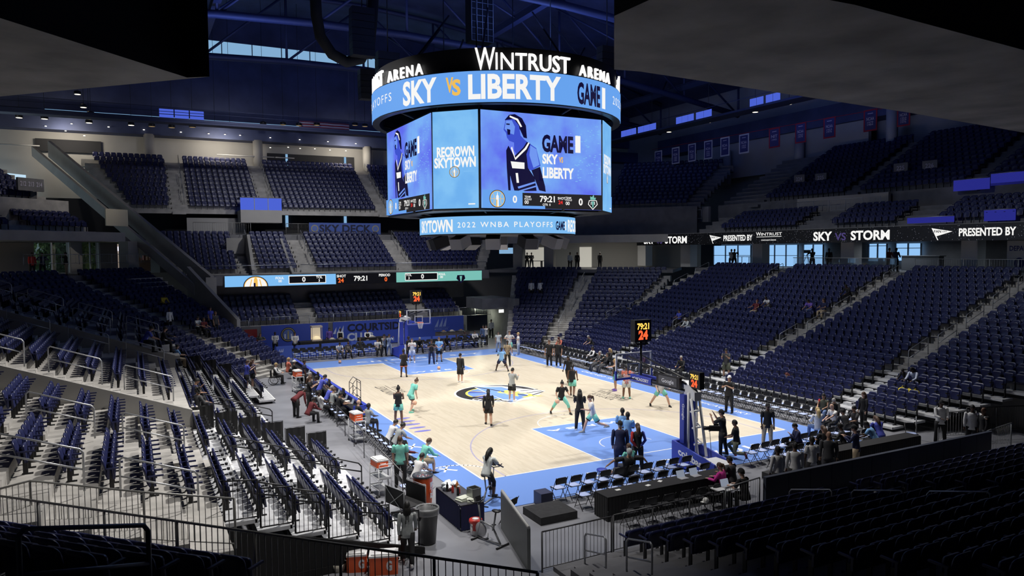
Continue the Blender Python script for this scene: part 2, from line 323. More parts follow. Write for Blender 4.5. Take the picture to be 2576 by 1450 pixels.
def seat_parts(kind):
    P = {}
    a = MB(); shell(a, .47, .50, .11, .03, (0, -.17, .38), .22); P['backrest'] = a
    a = MB(); shell(a, .43, .40, .06, .05, (0, -.02, .37), .12, .01); P['seat_pan'] = a
    arms = []
    for s in (-1, 1):
        a = MB()
        if kind == 'fixed':
            a.box((s*.255, -.02, .635), (.045, .34, .035)); a.box((s*.255, -.15, .52), (.035, .05, .24))
        else:
            a.box((s*.255, -.05, .625), (.04, .27, .03)); a.box((s*.255, -.14, .5), (.03, .04, .25)); a.lathe([(.035, .6), (.045, .655), (.045, .665), (.03, .66)], 8, (s*.255, .14, 0))
        arms.append(a)
    P['armrest'] = arms
    a = MB(); a.box((-.255, -.1, .27), (.03, .10, .5)); a.box((-.255, -.06, .015), (.05, .22, .03)); P['leg'] = a
    return P
SM = {'fixed': NAVY, 'tele': NAVY}
LOWP = {}
for kd in ('fixed', 'tele'):
    a = MB(); shell(a, .47, .50, .11, .03, (0, -.17, .38), .22, n=2); shell(a, .43, .38, .06, .05, (0, -.02, .38), .12, .01, n=1)
    for s in (-1, 1): a.box((s*.255, -.03, .635), (.04, .32, .03))
    a.box((-.255, -.12, .32), (.03, .08, .6), mi=1)
    LOWP[kd] = a
def merged(name, base, mats, places, label, cat, group=None):
    """one object holding the many seats too far or too dark to tell apart"""
    bv = np.array(base.v); nb = len(bv); P = np.array([(x, y, z) for x, y, z, a in places]); A = np.array([a for x, y, z, a in places]); n = len(P)
    c, s = np.cos(A)[:, None], np.sin(A)[:, None]
    v = np.empty((n, nb, 3)); v[:, :, 0] = c*bv[:, 0]-s*bv[:, 1]+P[:, :1]; v[:, :, 1] = s*bv[:, 0]+c*bv[:, 1]+P[:, 1:2]; v[:, :, 2] = bv[:, 2]+P[:, 2:]
    ln = np.array([len(f) for f in base.f], np.int32); idx = np.array([i for f in base.f for i in f], np.int64)
    me = bpy.data.meshes.new(name); nl = len(idx); nf = len(ln)
    me.vertices.add(n*nb); me.vertices.foreach_set('co', v.ravel())
    me.loops.add(n*nl); me.loops.foreach_set('vertex_index', (idx[None, :]+(np.arange(n)*nb)[:, None]).ravel().astype(np.int32))
    me.polygons.add(n*nf); st = np.concatenate([[0], np.cumsum(ln)[:-1]])
    me.polygons.foreach_set('loop_start', (st[None, :]+(np.arange(n)*nl)[:, None]).ravel().astype(np.int32))
    try: me.polygons.foreach_set('loop_total', np.tile(ln, n).astype(np.int32))
    except Exception: pass
    me.polygons.foreach_set('material_index', np.tile(np.array(base.m, np.int32), n))
    for m in mats: me.materials.append(m)
    me.update(calc_edges=True); me.validate()
    me.polygons.foreach_set('use_smooth', np.tile(np.array(base.s, bool), n))
    o = bpy.data.objects.new(name, me); COL.objects.link(o); tag(o, label, cat, group, 'stuff'); return o
def inview(x, y, z, m=40):
    px, py = pix((x, y, z+.5)); return -m < px < 2576+m and -m < py < 1450+m
def split(kind, most=300):
    L = [s for s in SEATS if s[4] == kind]; L.sort(key=lambda s: depth(s[:3]))
    vis = [s for s in L if inview(*s[:3])][:most]; ids = set(map(id, vis))
    return vis, [s for s in L if id(s) not in ids]
def seat_label(s, what):
    return '%s, %s along %s row, %s' % (what, ORD[s[7]], ORD[s[6]], s[5])
# ------------------------------------------------------------------ the basketball court
def wood():
    m = bpy.data.materials.new('maple_strip_floor'); m.use_nodes = True; nt = m.node_tree; b = nt.nodes['Principled BSDF']; L = nt.links.new
    tc = nt.nodes.new('ShaderNodeTexCoord'); mp = nt.nodes.new('ShaderNodeMapping'); mp.inputs['Rotation'].default_value = (0, 0, PI/2); L(tc.outputs['Object'], mp.inputs[0])
    br = nt.nodes.new('ShaderNodeTexBrick'); br.inputs['Scale'].default_value = 1; br.inputs['Brick Width'].default_value = 1.1; br.inputs['Row Height'].default_value = .09; br.inputs['Mortar Size'].default_value = .0015
    br.inputs['Color1'].default_value = (.68, .61, .49, 1); br.inputs['Color2'].default_value = (.59, .52, .405, 1); br.inputs['Mortar'].default_value = (.45, .34, .22, 1); br.inputs['Bias'].default_value = -.25
    L(mp.outputs[0], br.inputs['Vector'])
    n = nt.nodes.new('ShaderNodeTexNoise'); n.inputs['Scale'].default_value = 3; n.inputs['Detail'].default_value = 6
    mp2 = nt.nodes.new('ShaderNodeMapping'); mp2.inputs['Scale'].default_value = (9, .5, 1); L(tc.outputs['Object'], mp2.inputs[0]); L(mp2.outputs[0], n.inputs['Vector'])
    mr = nt.nodes.new('ShaderNodeMapRange'); mr.inputs[3].default_value = .86; mr.inputs[4].default_value = 1.12; L(n.outputs['Fac'], mr.inputs[0])
    mx = nt.nodes.new('ShaderNodeMix'); mx.data_type = 'RGBA'; mx.blend_type = 'MULTIPLY'; mx.inputs['Factor'].default_value = 1
    L(br.outputs['Color'], mx.inputs['A']); L(mr.outputs[0], mx.inputs['B']); L(mx.outputs['Result'], b.inputs['Base Color'])
    b.inputs['Roughness'].default_value = .3; b.inputs['Specular IOR Level'].default_value = .45; return m
HW, HL = 7.62, 14.325
court = thing('basketball_court', 'maple basketball court with sky blue border, keys and centre emblem', 'court'); court['kind'] = 'structure'
WOOD = wood(); LINEW = mat('white_court_paint', (.83, .84, .86), .35); LILAC = mat('lilac_court_line', (.45, .42, .58), .35); INK = mat('black_court_paint', (.02, .02, .025), .4)
PURP = mat('violet_court_paint', (.20, .20, .62), .35); YEL = mat('yellow_court_paint', (.72, .62, .12), .4); DKB = mat('deep_blue_court_paint', (.07, .11, .45), .35)
MB().bx(-8.95, 8.95, -17.3, 17.4, 0, .02).build('apron', SKYB, court)
MB().bx(-HW, HW, -HL, HL, .0, .0215).build('playing_surface', WOOD, court)
def flat(mb, poly, z, mi=0): mb.add([(x, y, z) for x, y in poly], [tuple(range(len(poly)))], mi)
def strip(mb, pts, w, z, mi=0):
    for (x0, y0), (x1, y1) in zip(pts, pts[1:]):
        d = Vector((x1-x0, y1-y0, 0)); n = Vector((-d.y, d.x, 0)).normalized()*w/2; e = d.normalized()*w*.2
        mb.add([(x0-n.x-e.x, y0-n.y-e.y, z), (x1-n.x+e.x, y1-n.y+e.y, z), (x1+n.x+e.x, y1+n.y+e.y, z), (x0+n.x-e.x, y0+n.y-e.y, z)], [(0, 1, 2, 3)], mi)
def arc(cx, cy, r, a0, a1, n=40): return [(cx+r*math.cos(R_(a0+(a1-a0)*i/n)), cy+r*math.sin(R_(a0+(a1-a0)*i/n))) for i in range(n+1)]
ln = MB(); li = MB()
strip(ln, [(-HW, -HL), (HW, -HL), (HW, HL), (-HW, HL), (-HW, -HL)], .07, .0235)
for s in (-1, 1):
    k = MB(); flat(k, [(-2.44, s*HL), (2.44, s*HL), (2.44, s*(HL-5.79)), (-2.44, s*(HL-5.79))][::s], .0225); k.build('key', SKYB, court)
    strip(ln, [(-2.44, s*HL), (-2.44, s*(HL-5.79)), (2.44, s*(HL-5.79)), (2.44, s*HL)], .055, .0235)
    by = s*(HL-1.6)
    strip(ln, arc(0, by, 1.22, 180 if s > 0 else 0, 360 if s > 0 else 180), .05, .0235)
    strip(ln, arc(0, s*(HL-5.79), 1.83, 180 if s > 0 else 0, 360 if s > 0 else 180), .05, .0235)
    r = 6.75; a = math.degrees(math.acos(6.71/r))
    A = arc(0, by, r, a, 180-a, 60) if s < 0 else arc(0, by, r, -a, -180+a, 60)
    strip(li, [(6.71, s*HL)]+A+[(-6.71, s*HL)], .06, .0235)
    t = MB()
    if s < 0: put_text(t, 'CHICAGO SKY', (1.0, -15.45, .0225), (-1, 0, 0), (0, -1, 0), .62, 1.35, .03, spacing=1.28, width=10.6)
    else: put_text(t, 'CHICAGO SKY', (1.0, 15.4, .0225), (1, 0, 0), (0, 1, 0), .5, 1.35, .03, spacing=1.28, width=10)
    put_text(t, 'WNBA', (0, s*(HL-5.2), .0235), (-s*-1, 0, 0) if False else (s, 0, 0), (0, s, 0), .32, 2.2, .03, spacing=1.5)
    t.build('lettering', LINEW, court)
    t = MB(); x = s*5.1                                # building name on both halves, read from the benches
    put_text(t, 'WINTRUST', (x-s*-.10, 0+s*-5.2 if False else -3.9*s*-1*-1, .0235), (0, -s, 0), (s, 0, 0), .55, 1.0, .0, width=3.0)
    put_text(t, 'ARENA', (x-s*.62, -3.9*s*-1*-1, .0235), (0, -s, 0), (s, 0, 0), .4, 1.0, .0, spacing=1.4, width=2.1)
    strip(t, [(x-s*.07, -3.9*s*-1*-1-1.6), (x-s*.07, -3.9*s*-1*-1+1.6)], .04, .0235); t.build('lettering', INK, court)
ln.build('line_marking', LINEW, court); li.build('three_point_line', LILAC, court)
t = MB()
for y in (-9.3, 2.0, 7.2): put_text(t, 'CHICAGO SKY', (8.3, y, .0225), (0, -1, 0), (1, 0, 0), .3, 1.2, .03, spacing=1.2)
for y in (-12.3, -10.2, -8.6): strip(t, [(-8.5, y), (-8.0, y-.5)], .12, .0225); strip(t, [(-8.1, y+.2), (-8.5, y-.5)], .08, .0225)
strip(t, arc(-8.2, -13.4, 1.3, 20, 110, 12), .09, .0225); t.build('apron_lettering', LINEW, court)
t = MB()
for i in range(5): t.add([(x, y, .0245) for x, y in [( -7.0+.42*math.cos(R_(q)), -3.55-.72*i+.14*math.sin(R_(q))) for q in range(0, 360, 24)]], [tuple(range(15))])
t.build('bench_mark', PURP, court)
# centre emblem: ring, ball panels and the slanted name banner
E = MB(); z = .0225
def gp(*pp): return [(at(px, py, z=.02).x, at(px, py, z=.02).y) for px, py in pp]
disc = lambda r, zz, mi, n=48: flat(E, [(r*math.cos(2*PI*i/n), r*math.sin(2*PI*i/n)) for i in range(n)], zz, mi)
disc(2.52, z, 0); disc(2.40, z+.0006, 1); disc(1.86, z+.0012, 2); disc(1.72, z+.0018, 3)
for i in range(6):
    a0, a1 = 60*i+8, 60*i+34; flat(E, [(0, 0)]+arc(0, 0, 1.72, a0, a1, 6), z+.0024, 4 if i % 2 else 5)
for a in (15, 75, 135): strip(E, [(1.7*math.cos(R_(a)), 1.7*math.sin(R_(a))), (-1.7*math.cos(R_(a)), -1.7*math.sin(R_(a)))], .10, z+.003, 2 if a != 75 else 0)
ban = gp((1196, 974), (1265, 974), (1332, 996), (1286, 1012), (1186, 1000), (1246, 992)); 
A_, B_, C_, D_ = gp((1190, 973), (1338, 998), (1284, 1014), (1180, 1001))
wh = gp((1186, 972), (1262, 972), (1372, 984), (1338, 1000), (1284, 1016)); flat(E, wh[::-1], z+.0036, 0)
bl = gp((1196, 974.5), (1262, 974.5), (1334, 996.5), (1285, 1012.5), (1240, 996)); flat(E, bl[::-1], z+.0042, 3)
for p, q in (((1194, 974), (1332, 997)), ((1186, 1000), (1288, 1012)), ((1240, 997), (1190, 1000))): a, b = gp(p, q); strip(E, [a, b], .15, z+.0048, 1)
for p, q in (((1298, 978), (1337, 979)), ((1310, 984), (1352, 980)), ((1322, 990), (1362, 984)), ((1332, 997), (1366, 986))): a, b = gp(p, q); strip(E, [a, b], .13, z+.0048, 1)
a, b = gp((1222, 983), (1322, 1002)); u = Vector((b[0]-a[0], b[1]-a[1], 0)); put_text(E, 'SKY', ((a[0]+b[0])/2+.25, (a[1]+b[1])/2-.55, z+.0054), u, (-u.y, u.x, 0), .95, 1.15, .05, 2)
v, f, w = text_mb('CHICAGO', .36, 1.1, .03)
E.add([((2.0+y)*math.cos(R_(205)+x/2.2), (2.0+y)*math.sin(R_(205)+x/2.2), z+.0054) for x, y in [(p, -q+.36) for p, q in v]], f, 0)
E.build('centre_emblem', [LINEW, INK, YEL, SKYB, PURP, DKB], court)
# ------------------------------------------------------------------ centre-hung scoreboard
BX, BY = .08, -.08
sb = thing('scoreboard', 'huge octagonal video scoreboard hanging over centre court with two light-blue rings', 'scoreboard', (BX, BY, 0))
LEDB = glow('sky_blue_screen', srgb(104, 163, 238)); LEDB2 = glow('light_blue_screen', srgb(126, 188, 242)); LEDW = glow('white_screen', (.93, .92, .9), 1.0); LEDY = glow('amber_screen', srgb(240, 190, 90))
LEDK = glow('ink_screen', srgb(17, 14, 55)); LEDN = glow('black_screen', (.004, .004, .006)); LEDR = glow('red_screen', srgb(235, 50, 45)); LEDT = glow('teal_screen', srgb(120, 190, 180)); LEDO = glow('orange_screen', srgb(255, 110, 50))
LEDG = glow('charcoal_screen', srgb(34, 33, 36)); LEDP = glow('portrait_midtone', srgb(62, 82, 205)); LEDP2 = glow('portrait_light', srgb(112, 150, 240)); SIGNW = glow('sign_letter_white', (1.0, .98, .95), 1.15)
def screen_grad(name, c1, c2, sc=.35):
    m = bpy.data.materials.new(name); m.use_nodes = True; nt = m.node_tree; b = nt.nodes['Principled BSDF']; L = nt.links.new
    tc = nt.nodes.new('ShaderNodeTexCoord'); n = nt.nodes.new('ShaderNodeTexNoise'); n.inputs['Scale'].default_value = sc; n.inputs['Detail'].default_value = 5; L(tc.outputs['Object'], n.inputs['Vector'])
    r = nt.nodes.new('ShaderNodeValToRGB'); r.color_ramp.elements[0].position = .36; r.color_ramp.elements[0].color = (*c1, 1); r.color_ramp.elements[1].position = .62; r.color_ramp.elements[1].color = (*c2, 1)
    L(n.outputs['Fac'], r.inputs[0]); L(r.outputs[0], b.inputs['Emission Color']); b.inputs['Emission Strength'].default_value = 1; b.inputs['Base Color'].default_value = (0, 0, 0, 1); b.inputs['Specular IOR Level'].default_value = .1; return m
SCRM = screen_grad('main_screen_art', srgb(96, 108, 238), srgb(122, 176, 246)); SCRC = screen_grad('corner_screen_art', srgb(110, 176, 238), srgb(128, 192, 244), .8)
def ringphi(px, R, z):
    best = min((abs(pix((BX+R*math.cos(a), BY+R*math.sin(a), z))[0]-px), a) for a in np.radians(np.arange(160, 330, .1)))
    return best[1]
def cyl(mb, R, z0, z1, n=96, mi=0, flip=False):
    v = [(R*math.cos(2*PI*i/n), R*math.sin(2*PI*i/n), z) for i in range(n) for z in (z0, z1)]
    f = [(2*i, 2*((i+1) % n), 2*((i+1) % n)+1, 2*i+1) for i in range(n)]
    mb.add(v, [t[::-1] for t in f] if flip else f, mi, True)
def ring_text(mb, s, R, z, h, p0, p1=None, bold=.02, mi=0, cap=None, th=0, spacing=1.0):
    """lettering wrapped on the ring between two bearings"""
    v, f, w = text_mb(s, h, 1, bold, spacing=spacing); k = (p1-p0)*R/w if p1 is not None else 1.0
    V = [((R)*math.cos(p0+x*k/R), (R)*math.sin(p0+x*k/R), z+y) for x, y in v]
    mb.add(V, f, mi)
    if th:
        n = len(V); mb.add([((R-th)*math.cos(p0+x*k/R), (R-th)*math.sin(p0+x*k/R), z+y) for x, y in v], [t[::-1] for t in f], mi)
        from collections import Counter
        ed = Counter(); dr = {}
        for t in f:
            for a, b in zip(t, t[1:]+t[:1]): ed[frozenset((a, b))] += 1; dr[frozenset((a, b))] = (a, b)
        o = len(mb.v)-2*n; q = [dr[e] for e, c in ed.items() if c == 1]
        mb.f += [(o+a, o+n+a, o+n+b, o+b) for a, b in q]; mb.m += [mi]*len(q); mb.s += [False]*len(q)
RU, ZU0, ZU1 = 7.0, 15.38, 16.86
rg = MB(); cyl(rg, RU, ZU0, ZU1); ring = rg.build('upper_ring_screen', LEDB, sb)
mb = MB(); cyl(mb, RU-.02, ZU0-.05, ZU0); cyl(mb, RU-.4, ZU0-.05, ZU1+.04, flip=True)
n = 96
for za, fl in ((ZU0-.05, 1), (ZU1+.04, 0)):
    v = [(r*math.cos(2*PI*i/n), r*math.sin(2*PI*i/n), za) for i in range(n) for r in (RU-.02, RU-.4)]
    f = [(2*i, 2*((i+1) % n), 2*((i+1) % n)+1, 2*i+1) for i in range(n)]; mb.add(v, [t[::-1] for t in f] if not fl else f)
mb.build('ring_frame', BLKM, sb)
zt = ZU0+.2; zm = 16.1
tw = MB(); ty = MB(); tk = MB()
ph = lambda px: ringphi(px, RU, zm)
for rep in (0, PI):
    for s, a, b, h, mbx, bo in (('SKY', 1014, 1099, 1.08, tw, .05), ('LIBERTY', 1178, 1411, 1.08, tw, .05), ('GAME', 1452, 1509, .98, tk, .05), ('1', 1514, 1522, .98, tw, .05)):
        ring_text(mbx, s, RU+.012, zt, h, ph(a)+rep, ph(b)+rep, bo)
    ring_text(ty, 'V', RU+.012, zt+.36, .66, ph(1122)+rep, ph(1141)+rep, .05); ring_text(ty, 'S', RU+.012, zt+.2, .7, ph(1137)+rep, ph(1159)+rep, .05)
    ring_text(tw, '2022 WNBA PLAYOFFS', RU+.012, zt+.38, .42, ph(1541)+rep, ph(985)+rep+PI, .0, spacing=1.3)
for q, m in ((tw, LEDW), (ty, LEDY), (tk, LEDK)): q.build('lettering', m, ring)
# standing sign letters
sg = MB(); p0 = ringphi(1194, RU, 17.3); p1 = ringphi(1436, RU, 17.3); a0 = ringphi(1460, RU, 17.2); a1 = ringphi(1537, RU, 17.2)
for i in range(4):
    d = i*PI/2; w0 = .2*(p1-p0)
    ring_text(sg, 'W', RU-.03, ZU1+.08, 1.02, p0+d, p0+d+w0, .012, th=.12); ring_text(sg, 'INTRUST', RU-.03, ZU1+.08, .78, p0+d+w0*1.02, p1+d, .004, th=.12)
    ring_text(sg, 'ARENA', RU-.03, ZU1+.1, .52, a0+d, a1+d, .015, th=.1, spacing=1.35)
    for j in range(9):                                 # little feet and heads of the roman capitals
        pass
sg.build('sign_letters', SIGNW, sb)
mb = MB(); cyl(mb, RU-.25, ZU1+.03, ZU1+1.15, flip=False); mb.build('sign_backing', BLKM, sb)
# body screens
A8, W8, Z0, Z1 = 5.35, 3.55, 10.40, 15.16
core = MB()
oc = [(W8+.05, -A8), (A8, -W8-.05), (A8, W8+.05), (W8+.05, A8), (-W8-.05, A8), (-A8, W8+.05), (-A8, -W8-.05), (-W8-.05, -A8)][::1]
core.extr([(x, y, Z0-.1) for x, y in oc], (0, 0, Z1-Z0+.2)); core.build('housing', BLKM, sb)
def zoomtop(x): return 590+(x-1125)*125/1220
def st(x, y):                                          # place on the main screen of a point of the picture shown there
    s = (x-1125)/1220; top = zoomtop(x); bot = 1590+s*45; return (s, (y-top)/(bot-top))
ART = [(3, [(1352, 700), (1395, 648), (1450, 642), (1520, 685), (1558, 760), (1568, 890), (1535, 880), (1500, 800), (1440, 760)]),
       (4, [(1362, 700), (1440, 690), (1490, 760), (1505, 860), (1540, 900), (1590, 940), (1660, 990), (1702, 1170), (1610, 1215), (1560, 1200), (1440, 1010), (1440, 930), (1395, 912), (1372, 880), (1362, 830), (1340, 800), (1350, 745)]),
       (5, [(1365, 705), (1420, 705), (1450, 770), (1440, 850), (1385, 830), (1350, 790), (1358, 740)]),
       (5, [(1600, 960), (1660, 1000), (1690, 1160), (1630, 1190), (1590, 1060)]),
       (3, [(1372, 790), (1405, 800), (1402, 850), (1378, 850)]), (3, [(1365, 735), (1400, 738), (1398, 752), (1366, 748)]), (6, [(1400, 655), (1480, 690), (1520, 770), (1505, 775), (1465, 705), (1398, 672)]),
       (3, [(1385, 960), (1440, 1070), (1530, 980), (1565, 925), (1600, 945), (1560, 1050), (1575, 1190), (1640, 1290), (1660, 1425), (1440, 1425), (1395, 1250), (1362, 1010)]),
       (6, [(1420, 970), (1450, 1085), (1545, 985), (1580, 930), (1592, 938), (1560, 1000), (1450, 1108), (1408, 985)]), (6, [(1405, 1120), (1540, 1135), (1540, 1200), (1420, 1190)]), (6, [(1452, 1240), (1475, 1240), (1485, 1340), (1462, 1340)]),
       (5, [(1470, 1380), (1640, 1330), (1650, 1345), (1480, 1400)]), (5, [(1480, 1420), (1650, 1370), (1655, 1385), (1500, 1428)]),
       (3, [(1608, 1215), (1695, 1180), (1745, 1380), (1752, 1436), (1685, 1420)]), (3, [(1362, 1015), (1398, 1260), (1402, 1420), (1380, 1420), (1366, 1180)])]
def logo_sky(put, c, r):                               # round emblem: ball seams and a tower
    n = 28; cp = lambda rr: [(c[0]+rr*math.cos(2*PI*i/n), c[1]+rr*math.sin(2*PI*i/n)) for i in range(n)]
    put(cp(r), 3); put(cp(r*.93), 7); put(cp(r*.86), 2)
    put([(c[0]-r*.8, c[1]-.02*r), (c[0]+r*.8, c[1]-.02*r), (c[0]+r*.8, c[1]+.03*r), (c[0]-r*.8, c[1]+.03*r)], 7)
    for s in (-1, 1):
        a = [(c[0]+s*(r*.95-r*.55*math.cos(q)), c[1]+r*.8*math.sin(q)) for q in np.linspace(-.95, .95, 8)]
        put(a+[(x-s*r*.06, y) for x, y in a[::-1]], 7)
    put([(c[0]-.16*r, c[1]-.88*r), (c[0]+.16*r, c[1]-.88*r), (c[0]+.16*r, c[1]+.3*r), (c[0]+.05*r, c[1]+.45*r), (c[0]+.03*r, c[1]+.72*r), (c[0]-.03*r, c[1]+.72*r), (c[0]-.05*r, c[1]+.45*r), (c[0]-.16*r, c[1]+.3*r)], 6)
    put([(c[0]-.16*r, c[1]-.88*r), (c[0]-.02*r, c[1]-.88*r), (c[0]-.02*r, c[1]-.1*r), (c[0]-.16*r, c[1]-.1*r)], 7)
def logo_torch(put, c, r, k=8, w=6):                   # shield with a flame above
    put([(c[0]-.6*r, c[1]+.25*r), (c[0]+.6*r, c[1]+.25*r), (c[0]+.75*r, c[1]-.3*r), (c[0], c[1]-r), (c[0]-.75*r, c[1]-.3*r)], w)
    put([(c[0]-.5*r, c[1]+.17*r), (c[0]+.5*r, c[1]+.17*r), (c[0]+.62*r, c[1]-.27*r), (c[0], c[1]-.86*r), (c[0]-.62*r, c[1]-.27*r)], 9)
    for s in (-1, 1): put([(c[0]+s*.28*r-.05*r, c[1]-.35*r), (c[0]+s*.28*r+.05*r, c[1]-.35*r), (c[0]+s*.28*r+.05*r, c[1]+.05*r), (c[0]+s*.28*r-.05*r, c[1]+.05*r)], w)
    put([(c[0]-.07*r, c[1]-.7*r), (c[0]+.07*r, c[1]-.7*r), (c[0]+.2*r, c[1]+.1*r), (c[0]-.2*r, c[1]+.1*r)], k)
    put([(c[0]-.4*r, c[1]+.3*r), (c[0]+.4*r, c[1]+.3*r), (c[0]+.45*r, c[1]+.62*r), (c[0]+.2*r, c[1]+.55*r), (c[0]+.12*r, c[1]+r), (c[0]-.12*r, c[1]+.66*r), (c[0]-.42*r, c[1]+.75*r)], k)
LAY = [SCRM, LEDB, LEDB2, LEDK, LEDP, LEDP2, LEDW, LEDY, LEDT, LEDN, LEDG, LEDR, LEDO]
class Plane:
    """a flat screen: artwork in metres from its lower left corner, each layer a hair in front of the last"""
    def __init__(s, org, ux, nrm, w, h): s.o, s.u, s.n, s.w, s.h = Vector(org), Vector(ux).normalized(), Vector(nrm).normalized(), w, h; s.mb = MB(); s.k = 0
    def put(s, poly, mi):
        s.k += 1; A = sum(a[0]*b[1]-b[0]*a[1] for a, b in zip(poly, poly[1:]+poly[:1]))
        P = poly if A > 0 else poly[::-1]
        s.mb.add([s.o+s.u*x+Vector((0, 0, y))+s.n*(.004+.0012*s.k) for x, y in P], [tuple(range(len(P)))], mi)
    def rect(s, x0, y0, x1, y1, mi): s.put([(x0, y0), (x1, y0), (x1, y1), (x0, y1)], mi)
    def text(s, t, x, y, h, mi, bold=.04, width=None, align='l', sx=1.0, spacing=1.0):
        s.k += 1; return put_text(s.mb, t, s.o+s.u*x+Vector((0, 0, y))+s.n*(.004+.0012*s.k), s.u, (0, 0, 1), h, sx, bold, mi, align, spacing, width)
    def build(s, name, parent, mats=LAY): return s.mb.build(name, mats, parent)
def main_art(P):
    w, h = P.w, P.h; q = lambda x, y: ((lambda a: (a[0]*w, (1-a[1])*h))(st(x, y)))
    for mi, poly in ART: P.put([q(x, y) for x, y in poly], mi)
    rnd = random.Random(3)
    for i in range(70): x = w*(.72+.26*rnd.random()); y = h*(.3+.62*rnd.random()); P.rect(x, y, x+.04+.1*rnd.random(), y+.035, 2)
    a = q(1708, 1020); P.text('GAME', a[0], a[1], h*.165, 3, .06, w*.265); a = q(2052, 1035); P.text('1', a[0], a[1], h*.165, 6, .06, w*.045)
    a = q(1710, 1145); P.text('SKY', a[0], a[1], h*.095, 6, .06, w*.13); a = q(1880, 1140); P.text('VS', a[0], a[1], h*.055, 7, .05, w*.035); a = q(1712, 1290); P.text('LIBERTY', a[0], a[1], h*.105, 6, .06, w*.265)
    P.rect(0, 0, w*.33, h*.185, 1); P.rect(w*.315, .03*h, w, h*.165, 10); P.rect(w*.3, 0, w*.5, h*.03, 1); P.rect(w*.5, 0, w, h*.03, 10)
    logo_sky(P.put, (w*.115, h*.095), h*.092); P.text('0', w*.235, h*.06, h*.07, 6, .05); P.text('00', w*.33, h*.05, h*.035, 6, .03); P.text('TEAM', w*.33, h*.115, h*.02, 6, .02); P.text('FOULS', w*.33, h*.09, h*.02, 6, .02)
    P.text('79:21', w*.455, h*.075, h*.062, 6, .04, w*.125); P.text('QTR  0', w*.478, h*.035, h*.022, 6, .03); P.text('SHOT', w*.605, h*.105, h*.025, 6, .03); P.text('24', w*.61, h*.055, h*.038, 11, .04)
    P.text('TEAM', w*.67, h*.115, h*.02, 6, .02); P.text('FOULS', w*.67, h*.092, h*.02, 6, .02); P.text('00', w*.672, h*.048, h*.035, 6, .03); P.text('0', w*.785, h*.05, h*.07, 6, .05); logo_torch(P.put, (w*.91, h*.085), h*.085)
def corner_art(P):
    w, h = P.w, P.h
    P.text('RECROWN', w*.09, h*.535, h*.095, 6, .06, w*.83); P.text('SKYTOWN', w*.03, h*.425, h*.095, 6, .06, w*.92); logo_sky(P.put, (w*.48, h*.375), h*.058); P.rect(w*.68, h*.372, w*.93, h*.38, 2); P.text('*bloomr', w*.8, h*.035, h*.018, 6, .02) if False else P.rect(w*.78, h*.035, w*.93, h*.048, 6)
for i in range(8):
    a = -PI/2+i*PI/4; nx, ny = math.cos(a), math.sin(a); ux = (-ny, nx, 0)
    if i % 2 == 0: w = 2*W8-.08; d = A8+.02; m = SCRM
    else: w = math.hypot(A8-W8, A8-W8)-.16; d = (A8+W8)/math.sqrt(2)+.07; m = SCRC
    org = Vector((nx*d, ny*d, Z0))-Vector(ux)*w/2
    s_ = MB().extr([org, org+Vector(ux)*w, org+Vector(ux)*w+Vector((0, 0, Z1-Z0)), org+Vector((0, 0, Z1-Z0))], (-nx*.06, -ny*.06, 0)); scr = s_.build('video_screen', m, sb)
    P = Plane(org, ux, (nx, ny, 0), w, Z1-Z0); (main_art if i % 2 == 0 else corner_art)(P); P.build('screen_picture', scr)
# lower ring and the loudspeakers under it
RL = 4.45; lr = MB(); cyl(lr, RL, 9.2, 10.1); lower = lr.build('lower_ring_screen', LEDB2, sb)
mb = MB(); mb.lathe([(RL-.03, 9.14), (RL-.02, 9.2), (RL-.02, 10.14), (3.2, 10.2)], 64, (0, 0, 0)); mb.lathe([(.4, 9.3), (RL-.1, 9.15)], 64); mb.build('lower_ring_frame', BLKM, sb)
pl = lambda px: ringphi(px, RL, 9.6)
tw = MB(); tk = MB()
ring_text(tw, 'SKYTOWN', RL+.01, 9.33, .6, pl(1061), pl(1139), .05); ring_text(tw, '2022 WNBA PLAYOFFS', RL+.01, 9.52, .27, pl(1151), pl(1390), .01, spacing=1.35); ring_text(tk, 'GAME', RL+.01, 9.4, .43, pl(1398), pl(1420), .05); ring_text(tw, '1', RL+.01, 9.4, .43, pl(1421.5), pl(1424), .05)
ring_text(tw, 'RECROWN', RL+.01, 9.33, .6, pl(1428), pl(1428)+.7, .05)
tw.build('lettering', LEDW, lower); tk.build('lettering', LEDK, lower)
SPKM = mat('grey_speaker_grille', (.22, .22, .24), .7)
for i in range(12):
    a = 2*PI*i/12; mb = MB(); mb.box((3.6*math.cos(a), 3.6*math.sin(a), 8.78), (.9, .75, .6), (0, .35, a)); mb.build('loudspeaker', SPKM if i % 3 else BLKP, sb)
mb = MB()
for i in range(8):
    a = 2*PI*i/8+.2; mb.bar((4.1*math.cos(a), 4.1*math.sin(a), 10.2), (5.6*math.cos(a), 5.6*math.sin(a), 10.38), .05); mb.bar((5.0*math.cos(a), 5.0*math.sin(a), Z1), (6.6*math.cos(a), 6.6*math.sin(a), ZU0+.2), .06)
    mb.bar((6.6*math.cos(a), 6.6*math.sin(a), ZU1), (3.2*math.cos(a), 3.2*math.sin(a), 21), .05)
mb.build('support_strut', BLKM, sb)
for s in range(4):
    a = PI/4+s*PI/2; MB().bar((3.2*math.cos(a), 3.2*math.sin(a), Z1), (3.2*math.cos(a), 3.2*math.sin(a), 29), .035).build('hoist_cable', BLKM, sb)
